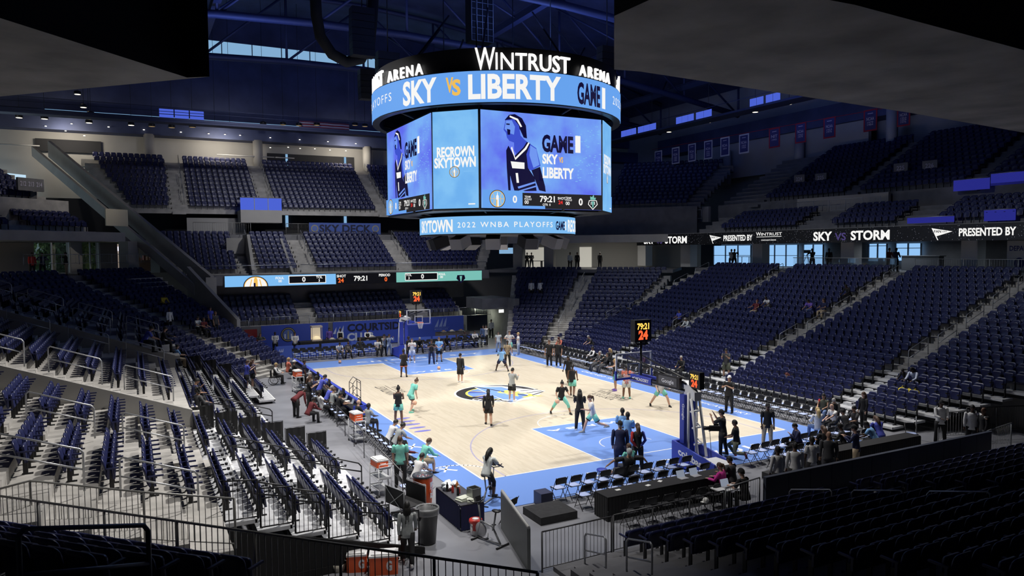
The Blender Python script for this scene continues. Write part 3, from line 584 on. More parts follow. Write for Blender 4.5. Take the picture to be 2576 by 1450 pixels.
# ------------------------------------------------------------------ retractable stands
def tele(fr, name, label, v0, dv, z0, dz, n, spans, seatrows, section, aisles):
    t = thing(name, label, 'bleachers'); 
    for k in range(n):
        mb = MB(); nose = MB()
        for a, b in spans(k):
            fr.bx(mb, a, b, v0+k*dv, v0+(k+1)*dv, z0+k*dz-.1, z0+k*dz); fr.bx(nose, a, b, v0+k*dv-.02, v0+k*dv+.05, z0+k*dz-.09, z0+k*dz+.012)
            fr.bx(mb, a+.1, b-.1, v0+k*dv+.12, v0+k*dv+.16, 0.02 if k == 0 else z0+(k-1)*dz, z0+k*dz-.1, 1)
            for q in aisles:
                if a < q < b and k: fr.bx(mb, q-.5, q+.5, v0+k*dv-.3, v0+k*dv-.03, z0+(k-1)*dz+.005, z0+k*dz-dz/2, 0)
        d = mb.build('deck', [ALU, BLKM], t); nose.build('nosing', WHITE, d)
        for j, (a, b) in enumerate(seatrows(k)):
            m = int((b-a)/.52); s0 = a+((b-a)-m*.52)/2
            for i in range(m):
                q = fr.p(s0+(i+.5)*.52, v0+(k+1)*dv-.33, z0+k*dz); SEATS.append((q.x, q.y, q.z, fr.a+PI/2, 'tele', section[j], k+1, i+1))
    return t
ALU2 = ALU
tele(FR, 'retractable_stand', 'long retractable stand of aluminium decks below the right-hand terrace', 11.5, .79, .2, .262, 7,
     lambda k: [(-16.9-.5*k, 15.0)], lambda k: [(-16.8-.5*k, -14.4), (-13.2, -5.8), (-4.6, 4.4), (5.6, 13.1), (13.9, 14.9)], ['right bleachers nearest block', 'right bleachers second block', 'right bleachers centre block', 'right bleachers far block', 'right bleachers end block'], AIS_R)
tele(FL, 'retractable_stand', 'retractable stand of aluminium decks in front of the left-hand terrace', 11.9, .84, .22, .30, 6,
     lambda k: [(8.6, 19.3)]+([(-14, 8.6)] if k > 1 else [(-11, -3.5)]), lambda k: [(14.5, 18.9), (9.1, 13.2)]+([(6.9, 8.2), (-3, 5.7), (-13.8, -4.2)] if k > 1 else [(-10.8, -3.7)]),
     ['left bleachers nearest block', 'left bleachers second block', 'left bleachers block behind the drapes', 'left bleachers long block', 'left bleachers far block'], (13.85, 6.3))
drp = mat('black_drape', (.008, .008, .009), .9, noise=.2, nscale=3)
for j, y in enumerate((-8.6, 8.4)):
    for k in range(6 if j == 0 else 4):
        kk = k if j == 0 else k+2; x = -11.9-.84*kk; z = .22+.30*kk
        mb = MB(); n = 8
        V = [(x-.02-.74*i/n, y+.03*math.sin(i*2.1+k), z+zz) for i in range(n+1) for zz in (.02, .86)]
        mb.add(V, [(2*i, 2*i+2, 2*i+3, 2*i+1) for i in range(n)]); mb.add([(a, b-.02, c) for a, b, c in V], [(2*i, 2*i+1, 2*i+3, 2*i+2) for i in range(n)])
        t = thing('drape_screen', 'black drape screen across %s step of the left bleachers, %s break' % (ORD[kk+1], 'nearer' if j == 0 else 'farther'), 'drape', (0, 0, 0), 0, 'drape screens on the left bleachers')
        mb.build('drape', drp, t); MB().path([(x-.02, y+.02, z), (x-.02, y+.02, z+.88), (x-.78, y+.02, z+.88), (x-.78, y+.02, z)], .016).build('frame', BLKM, t)
# ------------------------------------------------------------------ rails and fences
def railpath(a, b, h=.92): a, b = Vector(a), Vector(b); H = Vector((0, 0, h)); r = .07; d = (b-a).normalized(); return [a, a+H-Vector((0, 0, r)), a+H+d*r, b+H-d*r, b+H-Vector((0, 0, r)), b]
def handrail(a, b, label, group, m=STEEL, r=.024, name='handrail', h=.92):
    t = thing(name, label, 'rail', (0, 0, 0), 0, group)
    MB().path(railpath(a, b, h), r, 8).build('rail_loop', m, t); H = Vector((0, 0, h*.52)); MB().bar(Vector(a)+H, Vector(b)+H, r*.85, 8).build('middle_rail', m, t); return t
names_A = ['nearest', 'second', 'third', 'fourth', 'fifth']
for ai, y in enumerate((-20.4,)+AIS_R):
    for i in range(5):
        x0 = 17.1+2.45*i; f = lambda x: 2.03+int((x-17)/.854)*.32
        handrail((x0, y, f(x0)), (x0+1.6, y, f(x0)+.6), 'steel stair rail, %s up the %s aisle of the right terrace' % (ORD[i+1], names_A[ai]), 'stair rails of the right terrace')
for y, z0, n in ((-19.6, 2.08, 'near edge'), (-14.4, 2.08, 'nearest aisle'), (-8.2, 2.62, 'aisle by the first step wall'), (.7, 2.62, 'aisle before the second step wall'), (4.0, 3.16, 'aisle past the second step wall'), (8.3, 3.16, 'farthest aisle')):
    for i in range(4):
        x0 = -17.45-2.3*i; f = z0+.31*((-x0-16.95)/.854)
        handrail((x0, y, f), (x0-1.6, y, f+.58), 'steel stair rail, %s up, %s of left terrace' % (ORD[i+1], n), 'stair rails of the left terrace')
for i in range(4):
    y0 = -22.55-2.15*i; handrail((-1.25, y0, .12+.25*i*2.4), (-1.25, y0-1.5, .55+.25*i*2.4), 'steel stair rail, %s up the middle aisle of the near stand' % ORD[i+1], 'stair rails of the near stand')
for i in range(2):
    y0 = -22.5-1.8*i; handrail((-8.55, y0, .12+.5*i), (-8.55, y0-.95, .36+.5*i), 'steel stair rail, %s up beside the left end of near stand' % ORD[i+1], 'stair rails of the near stand')
a, b = at(372, 1322, z=5.0), at(45, 1332, z=5.55); handrail((a.x, a.y, 4.0), (b.x, b.y, 4.55), 'thick grey stair rail over the dark seats at lower left', None, mat('grey_painted_rail', (.10, .115, .15), .45, .3), .03, h=1.0)
for i in range(5):
    u = [-5.0, -4.4, -3.4][i % 3]; 
# far right corner stair rail, far upper aisles
for i in range(3):
    k = 4+5*i; p = FFR.p(1.3, 16.6+.8*k, .2+.29*k); q = FFR.p(1.3, 16.6+.8*(k+3.2), .2+.29*(k+3.2)); handrail(p, q, 'steel stair rail, %s up the far right corner aisle' % ORD[i+1], 'stair rails of the far corner')
for nm, xs, v0, z0, dv, dz in (('upper', (5.2, -6.4, -14.6), 37.6, 12.4, .8, .48), ('middle', (4.4, -4.7, -9.8), 28.3, 6.5, .82, .42)):
    for j, x in enumerate(xs):
        for i in range(3 if nm == 'upper' else 2):
            k = 1.2+3.6*i; handrail((x+.5, v0+dv*k, z0+dz*k), (x+.5, v0+dv*(k+2.4), z0+dz*(k+2.4)), 'pale stair rail, %s up %s aisle of the far %s tier' % (ORD[i+1], ORD[j+1], nm), 'stair rails of the far tiers')
for j, u in enumerate((1.6, 7.8)):
    for i in range(3):
        k = .6+3.4*i; handrail(FFL.p(u, 38.6+.8*k, 12.4+.46*k), FFL.p(u, 38.6+.8*(k+2.3), 12.4+.46*(k+2.3)), 'pale stair rail, %s up the %s far left corner balcony aisle' % (ORD[i+1], ORD[j+1]), 'stair rails of the far tiers')
def fence(name, label, pts, h=1.07, sp=.115, m=STEEL, post=1.5, r=.022, group=None, low=.1):
    t = thing(name, label, 'fence', (0, 0, 0), 0, group); H = Vector((0, 0, h)); Lw = Vector((0, 0, low)); P = [Vector(p) for p in pts]
    MB().path([p+H for p in P], r, 8).build('top_rail', m, t); MB().path([p+Lw for p in P], r*.7, 6).build('bottom_rail', m, t)
    pk = MB()
    for a, b in zip(P, P[1:]):
        L = (b-a).length; n = max(1, round(L/post)); m_ = max(1, round(L/sp))
        for i in range(n+(b == P[-1])): q = a+(b-a)*i/n; MB().bar(q, q+H, r*1.1, 8).build('post', m, t)
        for i in range(1, m_): q = a+(b-a)*i/m_; pk.bar(q+Lw, q+H, .0075, 4)
    pk.build('picket_infill', m, t); return t
RAILD = mat('dark_grey_rail', (.10, .10, .105), .45, .4); RAILB = mat('pale_beige_rail', (.30, .295, .28), .45, .4)
p0, p1 = at(-60, 1240, z=3.9), at(1352, 1441, z=3.9); dn = Vector((0, 0, 1.07))
fence('picket_fence', 'long grey picket rail crossing the bottom of the view', [p0-dn, p1-dn], m=RAILB)
q = at(1372, 1440, z=3.3); fence('picket_fence', 'beige picket rail along near edge of the left terrace', [(-16.9, -21.9, 2.08), (-18.6, -21.6, 2.4), (-20.6, -20.9, 2.75), (-21.6, -21.6, 2.75)], m=RAILB)
fence('picket_fence', 'dark picket fence before the near stand, left piece beside the ramp', [(-9.5, -21.95, 0), (-7.3, -21.9, 0)], m=RAILD)
fence('picket_fence', 'dark picket fence in front of the first seats of the near stand', [(-7.2, -21.85, 0), (-3.1, -21.75, 0)], m=RAILD)
fence('picket_fence', 'grey gate panel ajar beside seated man in black cap', [(-3.0, -21.7, .05), (-1.35, -21.45, .05)], m=GREY)
# panelled wall in front of the near stand
wl = mat('blue_grey_panel', (.055, .065, .095), .5, noise=.1, nscale=1)
mb = MB(); 
for i in range(12): mb.bx(-1.25+1.0*i, -.27+1.0*i, -21.62+.0*i, -21.5, 0, 1.12)
mb.bx(-1.25, 10.75, -21.63, -21.49, 1.12, 1.15); struct(mb.build('wall_near_panelled', wl))
fence('picket_fence', 'grey crowd barrier behind the two guards at right', [(11.0, -21.3, 0), (13.2, -21.0, 0)], m=GREY)
fence('picket_fence', 'pale crowd barrier between the two guards at right', [(11.35, -19.1, 0), (12.6, -18.6, 0), (13.5, -19.4, .1)], h=1.12, m=mat('pale_barrier', (.5, .5, .5), .4, .4))
fence('picket_fence', 'black stair fence by the far guards at the right edge', [(13.0, -19.3, .3), (15.6, -20.3, .3)], h=1.1, m=BLKM)
# grey ramp wall in the corner passage
mb = MB(); a, b = Vector((-9.05, -18.75, 0)), Vector((-9.75, -21.7, 0)); slab_between(mb, (a.x, a.y, 0), (b.x, b.y, 0), .09, 1.12); struct(mb.build('wall_ramp', mat('ribbed_grey_cladding', (.16, .17, .17), .5, noise=.05)))
MB().bar((-9.05, -18.75, 1.14), (-9.75, -21.7, 1.14), .045).build('trim_1', mat('pale_capping', (.5, .5, .5), .5))['kind'] = 'structure'
# black rails at the near end and aisle of the left bleachers
for k in range(6):
    x = -11.9-.84*k; z = .22+.30*k; t = thing('bleacher_guard', 'black guard rail closing %s step of the left bleachers' % ORD[k+1], 'rail', (0, 0, 0), 0, 'black guard rails at the near end of the bleachers')
    MB().path([(x+.02, -19.28, z), (x+.02, -19.28, z+.98), (x-.76, -19.28, z+1.05), (x-.76, -19.28, z+.06)], .026, 8).build('frame', BLKM, t); mb = MB()
    for i in range(1, 7): mb.bar((x-.11*i, -19.28, z+.04), (x-.11*i, -19.28, z+1.0+.01*i), .008, 4)
    mb.bar((x, -19.28, z+.06), (x-.76, -19.28, z+.06), .018); mb.build('picket_infill', BLKM, t)
    if k < 5 and k % 1 == 0:
        t = thing('loop_handrail', 'black loop handrail on %s step by the aisle of the left bleachers' % ORD[k+1], 'rail', (0, 0, 0), 0, 'black loop handrails of the left bleachers')
        yy = -13.85; MB().path([(x-.05, yy, z), (x-.05, yy, z+.8), (x-.15, yy, z+.92), (x-.95, yy, z+1.2), (x-1.1, yy, z+1.12), (x-1.1, yy, z+.92), (x-.05, yy, z+.62)], .024, 8).build('loop', BLKM, t)
        if k in (1, 3, 4):
            t = thing('loop_handrail', 'black loop handrail at near corner of %s bleacher step' % ORD[k+1], 'rail', (0, 0, 0), 0, 'black loop handrails of the left bleachers')
            yy = -18.9; MB().path([(x-.05, yy, z), (x-.05, yy, z+.8), (x-.15, yy, z+.92), (x-.75, yy, z+1.1), (x-.85, yy, z+1.02), (x-.85, yy, z+.82), (x-.05, yy, z+.62)], .024, 8).build('loop', BLKM, t)
for k in (2, 3, 4):
    x = -11.9-.84*k; z = .22+.30*k; t = thing('loop_handrail', 'black loop handrail on %s step beyond the drape screens' % ORD[k+1], 'rail', (0, 0, 0), 0, 'black loop handrails of the left bleachers')
    MB().path([(x-.05, -6.3, z), (x-.05, -6.3, z+.8), (x-.15, -6.3, z+.92), (x-.95, -6.3, z+1.2), (x-1.1, -6.3, z+1.12), (x-1.1, -6.3, z+.92), (x-.05, -6.3, z+.62)], .024, 8).build('loop', BLKM, t)
mb = MB(); mb.bx(-16.95, -11.9, -19.42, -19.32, 0, .2)
mb.extr([(-11.75, -19.4, 0), (-16.95, -19.4, 0), (-16.95, -19.4, 1.62), (-11.75, -19.4, .18)], (0, .08, 0)); struct(mb.build('wall_bleacher_end', drp))
# floor-side rail in front of the left bleachers
t = thing('floor_rail', 'thin dark rail along the floor in front of the left bleachers', 'rail')
MB().path([(-10.25, -3.6, 1.02), (-10.55, -9, 1.02), (-10.95, -15.2, 1.02)], .02, 8).build('top_rail', RAILD, t)
for i in range(7): y = -3.6-1.93*i; x = -10.25-.06*(i*1.93)*1.0; MB().bar((x, y, 0), (x, y, 1.02), .018).build('post', RAILD, t)
for j, zz in enumerate((.35, .68)): MB().bar((-10.25, -3.6, zz), (-10.95, -15.2, zz), .004, 4).build('wire', RAILD, t)
# ------------------------------------------------------------------ fascia ribbon board on the right
XR = 27.52
def speck():
    m = bpy.data.materials.new('speckled_screen'); m.use_nodes = True; nt = m.node_tree; b = nt.nodes['Principled BSDF']; L = nt.links.new
    tc = nt.nodes.new('ShaderNodeTexCoord'); v = nt.nodes.new('ShaderNodeTexVoronoi'); v.inputs['Scale'].default_value = 7.5; L(tc.outputs['Object'], v.inputs['Vector'])
    l = nt.nodes.new('ShaderNodeMath'); l.operation = 'LESS_THAN'; l.inputs[1].default_value = .13; L(v.outputs['Distance'], l.inputs[0])
    m2 = nt.nodes.new('ShaderNodeMath'); m2.operation = 'MULTIPLY'; m2.inputs[1].default_value = .3; L(l.outputs[0], m2.inputs[0])
    b.inputs['Base Color'].default_value = (.004, .004, .006, 1); b.inputs['Emission Color'].default_value = (.8, .85, 1, 1); L(m2.outputs[0], b.inputs['Emission Strength']); return m
rb = thing('ribbon_board', 'long black fascia screen with white SKY VS STORM lettering on the right balcony', 'screen')
y_end = at(1602, 600, x=XR).y
MB().bx(XR, XR+.1, -33, y_end, 8.68, 9.72).build('screen_panel', speck(), rb)
ybx = lambda px: at(px, 600, x=XR).y
tw = MB(); tv = MB(); tk = MB(); X = XR-.008
def rt(mb, s, a, b, z, h, bold=.04): put_text(mb, s, (X, ybx(a), z), (0, -1, 0), (0, 0, 1), h, 1, bold, 0, 'l', 1.0, ybx(a)-ybx(b))
for d in (0, 1):
    for s, a, b, m in (('SKY', (1620, 2046), (1646, 2093), tw), ('STORM', (1673, 2140), (1728, 2238), tw), ('VS', (1651, 2100), (1666, 2128), tv)): rt(m, s, a[d], b[d], 8.86, .62 if m is tw else .52, .05 if m is tw else .03)
    a, b = ((1820, 1893), (2412, 2556))[d]; rt(tw, 'PRESENTED BY', a, b, 8.98, .46, .045)
    a, b = ((1785, 1815), (2343, 2396))[d]; ya, yb = ybx(a), ybx(b); w = ya-yb
    tw.add([(X, ya, 9.52), (X, yb, 9.28), (X, ya-w*.22, 8.98)], [(0, 1, 2)]); tw.add([(X, ya, 9.52), (X, ya-w*.05, 9.52), (X, ya-w*.34, 8.74), (X, ya-w*.29, 8.74)], [(0, 3, 2, 1)])
    put_text(tk, 'FAN', (X-.008, ya-w*.13, 9.22), (0, -1, 0), (0, 0, 1), .16, 1, .03, 0, 'l', 1, w*.34); put_text(tk, 'DAY', (X-.008, ya-w*.53, 9.24), (0, -1, 0), (0, 0, 1), .08, 1, .03, 0, 'l', 1, w*.22)
rt(tw, 'W', 1902, 1914, 9.34, .3, .015); rt(tw, 'INTRUST', 1914.6, 1967, 9.34, .23, .01); tw.add([(X, ybx(1903), 9.26), (X, ybx(1966), 9.26), (X, ybx(1966), 9.22), (X, ybx(1903), 9.22)], [(0, 3, 2, 1)]); rt(tw, "CHICAGO'S BANK", 1915, 1953, 8.92, .1, .02)
tw.build('lettering', LEDW, rb); tv.build('outline_lettering', glow('violet_screen', srgb(70, 60, 110)), rb); tk.build('flag_lettering', LEDN, rb)
# far end scoreboard strip
fs = thing('strip_scoreboard', 'narrow scoreboard strip with blue, black and teal fields on the far balcony', 'scoreboard'); YF = 27.2
xa, xb = at(565, 700, y=YF).x, at(1212, 700, y=YF).x; xx = lambda px: at(px, 700, y=YF).x; ZF0, ZF1 = 5.42, 6.34
MB().bx(xa, xb, YF, YF+.12, ZF0, ZF1).build('screen_panel', LEDN, fs)
P = Plane((xa, YF, ZF0), (1, 0, 0), (0, -1, 0), xb-xa, ZF1-ZF0); q = lambda px: xx(px)-xa
P.rect(0, 0, q(845), .92, 2); P.rect(q(997), 0, xb-xa, .92, 8); P.rect(q(845), 0, q(997), .92, 9)
for s, a, b in ((0, 726, 820), (1, 1019, 1101)): P.rect(q(a), .14, q(b), .84, 6); P.rect(q(a)+.06, .2, q(b)-.06, .78, 9)
def halflogo():
    c = q(643); r = 1.02; n = 14
    P.put([(c+r*math.cos(PI*i/n), r*.86*math.sin(PI*i/n)) for i in range(n+1)], 3); P.put([(c+r*.93*math.cos(PI*i/n), r*.8*math.sin(PI*i/n)) for i in range(n+1)], 7); P.put([(c+r*.87*math.cos(PI*i/n), r*.75*math.sin(PI*i/n)) for i in range(n+1)], 6)
    P.put([(c-.17, 0), (c+.17, 0), (c+.15, .55), (c+.05, .82), (c-.05, .82), (c-.15, .55)], 7); P.put([(c-.17, .0), (c-.02, 0), (c-.02, .3), (c-.17, .3)], 3); P.put([(c-.5, 0), (c-.42, 0), (c-.28, .6), (c-.36, .6)], 7); P.put([(c+.5, 0), (c+.42, 0), (c+.28, .6), (c+.36, .6)], 7)
halflogo()
for s, px, y, h, mi in (('0', 760, .3, .4, 6), ('TOL', 795, .56, .2, 6), ('3', 801, .27, .2, 6), ('FOUL', 693, .56, .2, 6), ('00', 700, .3, .2, 6), ('SHOT', 847, .6, .22, 6), ('24', 850, .14, .36, 12), ('79:21', 890, .26, .42, 6), ('PERIOD', 953, .6, .22, 6), ('0', 967, .14, .36, 12), ('TOL', 1021, .56, .2, 6), ('3', 1027, .27, .2, 6), ('0', 1059, .3, .4, 6), ('FOUL', 1103, .56, .2, 6), ('00', 1107, .3, .2, 6)): P.text(s, q(px), y, h, mi, .04)
logo_torch(P.put, (q(1159), .38), .62, 8, 3); P.build('screen_picture', fs)
# glass parapet and fences of the far balcony, fence above the club wall
for a, b in ((-14.2, -6.0), (-5.6, -1.2), (.4, 12.4)):
    t = thing('glass_parapet', 'glass parapet with steel cap above the far strip scoreboard, %s pane' % ('left' if a < -10 else 'middle' if a < -3 else 'right'), 'parapet', (0, 0, 0), 0, 'glass parapets of the far balcony')
    MB().bx(a, b, 27.5, 27.52, 6.4, 7.18).build('glass_pane', GLASS, t); MB().bar((a, 27.51, 7.2), (b, 27.51, 7.2), .03).build('cap_rail', STEEL, t)
for a, b, z, n in ((-12.4, -10.2, 1.75, 'left end'), (-10.1, -5.2, 1.95, 'left part'), (-4.6, 8.8, 2.0, 'long middle part'), (8.9, 12.2, 2.0, 'right end')): fence('picket_fence', 'grey picket fence above the blue club wall, %s' % n, [(a, 26.25, z), (b, 26.25, z)], h=.86, sp=.13, group='fences of the far low block')
fence('picket_fence', 'picket rail of the far terrace bar left of the banner', [(-5.2, 36.0, 10.0), (-2.9, 36.0, 10.0)], h=1.1, m=RAILB)
fence('picket_fence', 'picket rail on far balcony above the empty chairs at left', [(-13.6, 35.2, 10.0), (-8.6, 35.2, 10.0)], h=1.1, sp=.2, m=RAILB)
bn = thing('banner', 'blue SKY DECK banner on the far balcony rail', 'banner'); MB().bx(-3.0, 4.3, 35.9, 35.93, 10.05, 11.2).build('cloth', mat('banner_blue', (.06, .11, .38), .7), bn)
P = Plane((-3.0, 35.9, 10.05), (1, 0, 0), (0, -1, 0), 7.3, 1.15); P.text('SKY DECK', 1.0, .22, .72, 0, .05, 5.3); n = 16
for cx in (.55, 6.75): P.put([(cx+.36*math.cos(2*PI*i/n), .58+.36*math.sin(2*PI*i/n)) for i in range(n)], 1); P.put([(cx+.28*math.cos(2*PI*i/n), .58+.28*math.sin(2*PI*i/n)) for i in range(n)], 2)
P.build('print', bn, [mat('banner_ink', (.01, .012, .04), .7), mat('banner_gold', (.35, .3, .12), .7), mat('banner_mid', (.10, .16, .42), .7)])
# ------------------------------------------------------------------ roof steel, catwalks, lamps, banners, concourses
def atp(px, py, fr, v):
    d = _f + _r*((px-1288)/FPX) + _u*((725-py)/FPX); n = np.array([fr.c, fr.s, 0]); t = (v-CAM@n)/(d@n); return Vector(CAM+t*d)
rz = lambda x: 27+8*math.cos(x/47*PI/2)
for j, y in enumerate((-16, -2, 12, 26, 40)):
    t = thing('roof_truss', 'dark blue arched roof truss, %s from the near end' % ORD[j+1], 'truss', (0, 0, 0), 0, 'roof trusses')
    xs = [-44+8*i for i in range(12)]; lo = lambda x: 23.2+4.6*math.cos(x/47*PI/2)
    MB().path([(x, y, rz(x)-.5) for x in xs], .26, 8).build('top_chord', TRUSS, t); MB().path([(x, y, lo(x)) for x in xs], .34, 8).build('bottom_chord', TRUSS, t)
    w = MB()
    for i, x in enumerate(xs):
        w.bar((x, y, lo(x)), (x, y, rz(x)-.5), .13)
        if i < 11: w.bar((x, y, lo(x)) if i < 6 else (x, y, rz(x)-.5), (xs[i+1], y, rz(xs[i+1])-.5) if i < 6 else (xs[i+1], y, lo(xs[i+1])), .12)
    w.build('web_member', TRUSS, t)
for j, x in enumerate((-36, -24, -12, 12, 24, 36)):
    t = thing('roof_girder', 'long dark roof girder running down the hall, %s from the left' % ORD[j+1], 'girder', (0, 0, 0), 0, 'roof girders'); z = 23.2+4.6*math.cos(x/47*PI/2)+1.2
    MB().bx(x-.12, x+.12, -46, 48, z-.3, z+.3).build('web', TRUSS, t); MB().bx(x-.3, x+.3, -46, 48, z+.3, z+.36).build('flange', TRUSS, t); MB().bx(x-.3, x+.3, -46, 48, z-.36, z-.3).build('flange', TRUSS, t)
    mb = MB()
    for k in range(9): mb.bar((x, -40+10*k, z), (x+5*(1 if k % 2 else -1), -35+10*k, rz(x)-.6), .09)
    mb.build('brace', TRUSS, t)
mb = MB()
for i in range(60): y = -46+1.6*i; mb.bx(-40, 40, y, y+.05, 26.3, 26.35)
STRIP = glow('clerestory_glass', srgb(140, 185, 225), .85); BLUEW = glow('blue_lit_glass', srgb(80, 105, 225), .85)
for i, (x0, x1, z0, z1) in enumerate(((-26, 20, 22.02, 22.9), (-22, 26, 30.2, 31.6))): struct(MB().bx(x0, x1, 49.75, 49.85, z0, z1).build('window_%d' % (i+1), STRIP))
for i in range(14):
    x = -24+3.4*i; 
mul = MB(); [mul.bx(-22+3.2*i, -21.92+3.2*i, 49.6, 49.75, 30.2, 31.6) for i in range(15)]; struct(mul.build('trim_2', TRUSS))
# catwalks with blue-lit backs
t = thing('catwalk', 'dark catwalk along right side with rows of blue-lit panels', 'catwalk')
a = at(1560, 328, x=33); b = at(1965, 236, x=33); MB().bx(32.4, 34.2, b.y-8, a.y+6, a.z-1.2, a.z-1.0).build('walkway', TRUSS, t); MB().path([(32.4, b.y-8, a.z-.1), (32.4, a.y+6, a.z-.1)], .03).build('rail', TRUSS, t)
for pa, pb in ((1562, 1600), (1604, 1650), (1700, 1745), (1750, 1790), (1885, 1920), (1925, 1962)):
    ya, yb = at(pa, 300, x=33).y, at(pb, 300, x=33).y; g = MB()
    n = max(2, int(abs(ya-yb)/.9)); zz = a.z-.9
    for i in range(n): y0 = yb+(ya-yb)*i/n; g.bx(33.0, 33.05, y0+.04, y0+(ya-yb)/n-.04, zz, zz+.75)
    g.build('lit_panel', BLUEW, t)
t = thing('catwalk', 'dark catwalk across the far end with one blue-lit bay at left', 'catwalk'); YC = 36
a = at(400, 298, y=YC); b = at(515, 276, y=YC); MB().bx(-30, 16, YC-.4, YC+.9, a.z-.35, a.z-.15).build('walkway', TRUSS, t); MB().bx(-30, 16, YC-.45, YC-.4, a.z-.15, a.z+.05).build('toe_board', TRUSS, t)
for z in (.6, 1.0): MB().bar((-30, YC-.4, a.z+z), (16, YC-.4, a.z+z), .025).build('rail', TRUSS, t)
g = MB()
for i in range(3):
    for k in range(2): g.bx(a.x+(b.x-a.x)*i/3+.05, a.x+(b.x-a.x)*(i+1)/3-.05, YC+.5, YC+.55, a.z+.05+k*.5, a.z+.48+k*.5)
g.build('lit_panel', BLUEW, t)
# dark navy eave band in front of the far wall, downlights in it
LAMPW = glow('warm_lamp_face', (1, .86, .62), 3.0); LAMPD = glow('downlight_face', (1, .93, .8), 2.5)
def cans(name, lab, pts, group, r, m, dark):
    for i, p in enumerate(pts):
        t = thing(name, lab % ORD[i+1], 'lamp', p, 0, group); MB().lathe([(r*.75, .28), (r, .2), (r, 0), (r*.9, -.02)], 12).build('housing', BLKM, t); MB().lathe([(.01, -.022), (r*.85, -.024)], 12).build('lamp_face', dark if m is None else m, t); MB().bar((0, 0, .28), (0, 0, rz(p.x)-p.z), .02, 5).build('stem', BLKM, t)
DIMF = glow('dim_lamp_face', (1, .7, .35), .25)
cans('house_light', 'black can light under the far roof edge, %s from the left', [at(px, py, y=44) for px, py in ((382, 318), (432, 321), (484, 320), (540, 317), (578, 318), (662, 313), (712, 314), (752, 316), (797, 315), (893, 315), (918, 318))], 'can lights under the far roof edge', .34, None, DIMF)
cans('bright_lamp', 'glowing round lamp under the roof at far left, %s counted from left', [at(px, py, y=40) for px, py in ((48, 296), (112, 299), (195, 237), (210, 270), (224, 309), (228, 288), (330, 315))], 'glowing lamps at far left', .3, LAMPW, None)
cans('bright_lamp', 'glowing round lamp among dark steel above the right balcony, %s', [at(px, py, x=34) for px, py in ((1683, 332), (1640, 340), (1782, 308), (1900, 282), (1962, 265), (1985, 262))], 'glowing lamps over the right balcony', .3, LAMPW, None)
dl = thing('downlight_row', 'row of tiny downlights in the far soffit', 'lamp'); 
for px, py in ((115, 318), (165, 330), (180, 312), (212, 342), (273, 320), (362, 327), (455, 333), (525, 337), (566, 339), (604, 341), (680, 347), (680, 372), (725, 371), (755, 374), (792, 375), (830, 378), (870, 380), (754, 352), (825, 357), (895, 362)): q = at(px, py, y=47.4 if py < 345 or py in (347, 352, 357, 362) else 48.6); MB().lathe([(.01, 0), (.09, -.01), (.09, .04)], 8, q).build('downlight', LAMPD, dl)
for x in (-24, -10, 4): lamp('soffit_wash', 'AREA', (x, 45.8, 20.3), (x, 49.5, 18.6), 190, (1, .9, .74), 2.2, sy=.5)
lamp('soffit_wash', 'AREA', (-30, 36, 20.3), (-33, 42, 18), 160, (1, .9, .74), 2.2)
lamp('upper_left_wash', 'SPOT', (-14, 22, 23), (-27, 33, 13), 2600, (1, .93, .82), .5, 60, .9)
lamp('upper_far_wash', 'SPOT', (-8, 24, 24), (-8, 41, 14), 2600, (.95, .95, 1), .5, 80, .9)
# round columns
for j, (px, p0, p1, fr, v) in enumerate(((376, 325, 392, FF, 47.9), (649, 345, 404, FF, 47.9), (924, 360, 416, FF, 47.9))):
    q0, q1 = atp(px, p1, fr, v), atp(px, p0, fr, v); MB().lathe([(.52, 17.2), (.52, 20.7)], 20, (q0.x, q0.y, 0)).build('column', WALLB)['kind'] = 'structure'
for px, p0, p1 in ((1828, 390, 430), (2010, 358, 404), (2243, 276, 372)):
    q0, q1 = at(px, p1+12, x=43.2), at(px, p0, x=43.2); MB().lathe([(.5, q0.z-1), (.5, min(q1.z+.5, 28))], 20, (q0.x, q0.y, 0)).build('column', mat('pale_column', (.42, .42, .42), .7))['kind'] = 'structure'
mb = MB()
for px0, px1, z in ((672, 890, 18.3), (90, 255, 18.6)): a, b = at(px0, 390, y=49.3), at(px1, 390, y=49.3); mb.bx(a.x, b.x, 49.2, 49.48, z, z+1.25)
struct(mb.build('wall_far_opening_shade', mat('charcoal_wall_and_opening_shade', (.02, .02, .024), .8)))  # dark panels put in as the shade inside the wall openings
mb = MB()
for px0, px1, py0, py1 in ((545, 690, 364, 368), (692, 740, 368, 371), (0, 100, 362, 368)): a, b = at(px0, py0, y=47.6), at(px1, py1, y=47.6); mb.bar((a.x, a.y, 18.9), (b.x, b.y, 18.9), .06)
struct(mb.build('trim_3', mat('pale_capping', (.5, .5, .5), .5)))
for x in (-3.6, 8.5): q = at(721 if x < 0 else 868, 395, y=49.0); MB().bx(q.x-.12, q.x+.12, 48.98, 49.05, 18.2, 19.5).build('window_%d' % (5 if x < 0 else 6), STRIP)['kind'] = 'structure'
for px in (721, 868): q = at(px, 525, y=40.5); MB().bx(q.x-.14, q.x+.14, 40.45, 40.55, 10.9, 12.2).build('window_%d' % (7 if px < 800 else 8), STRIP)['kind'] = 'structure'
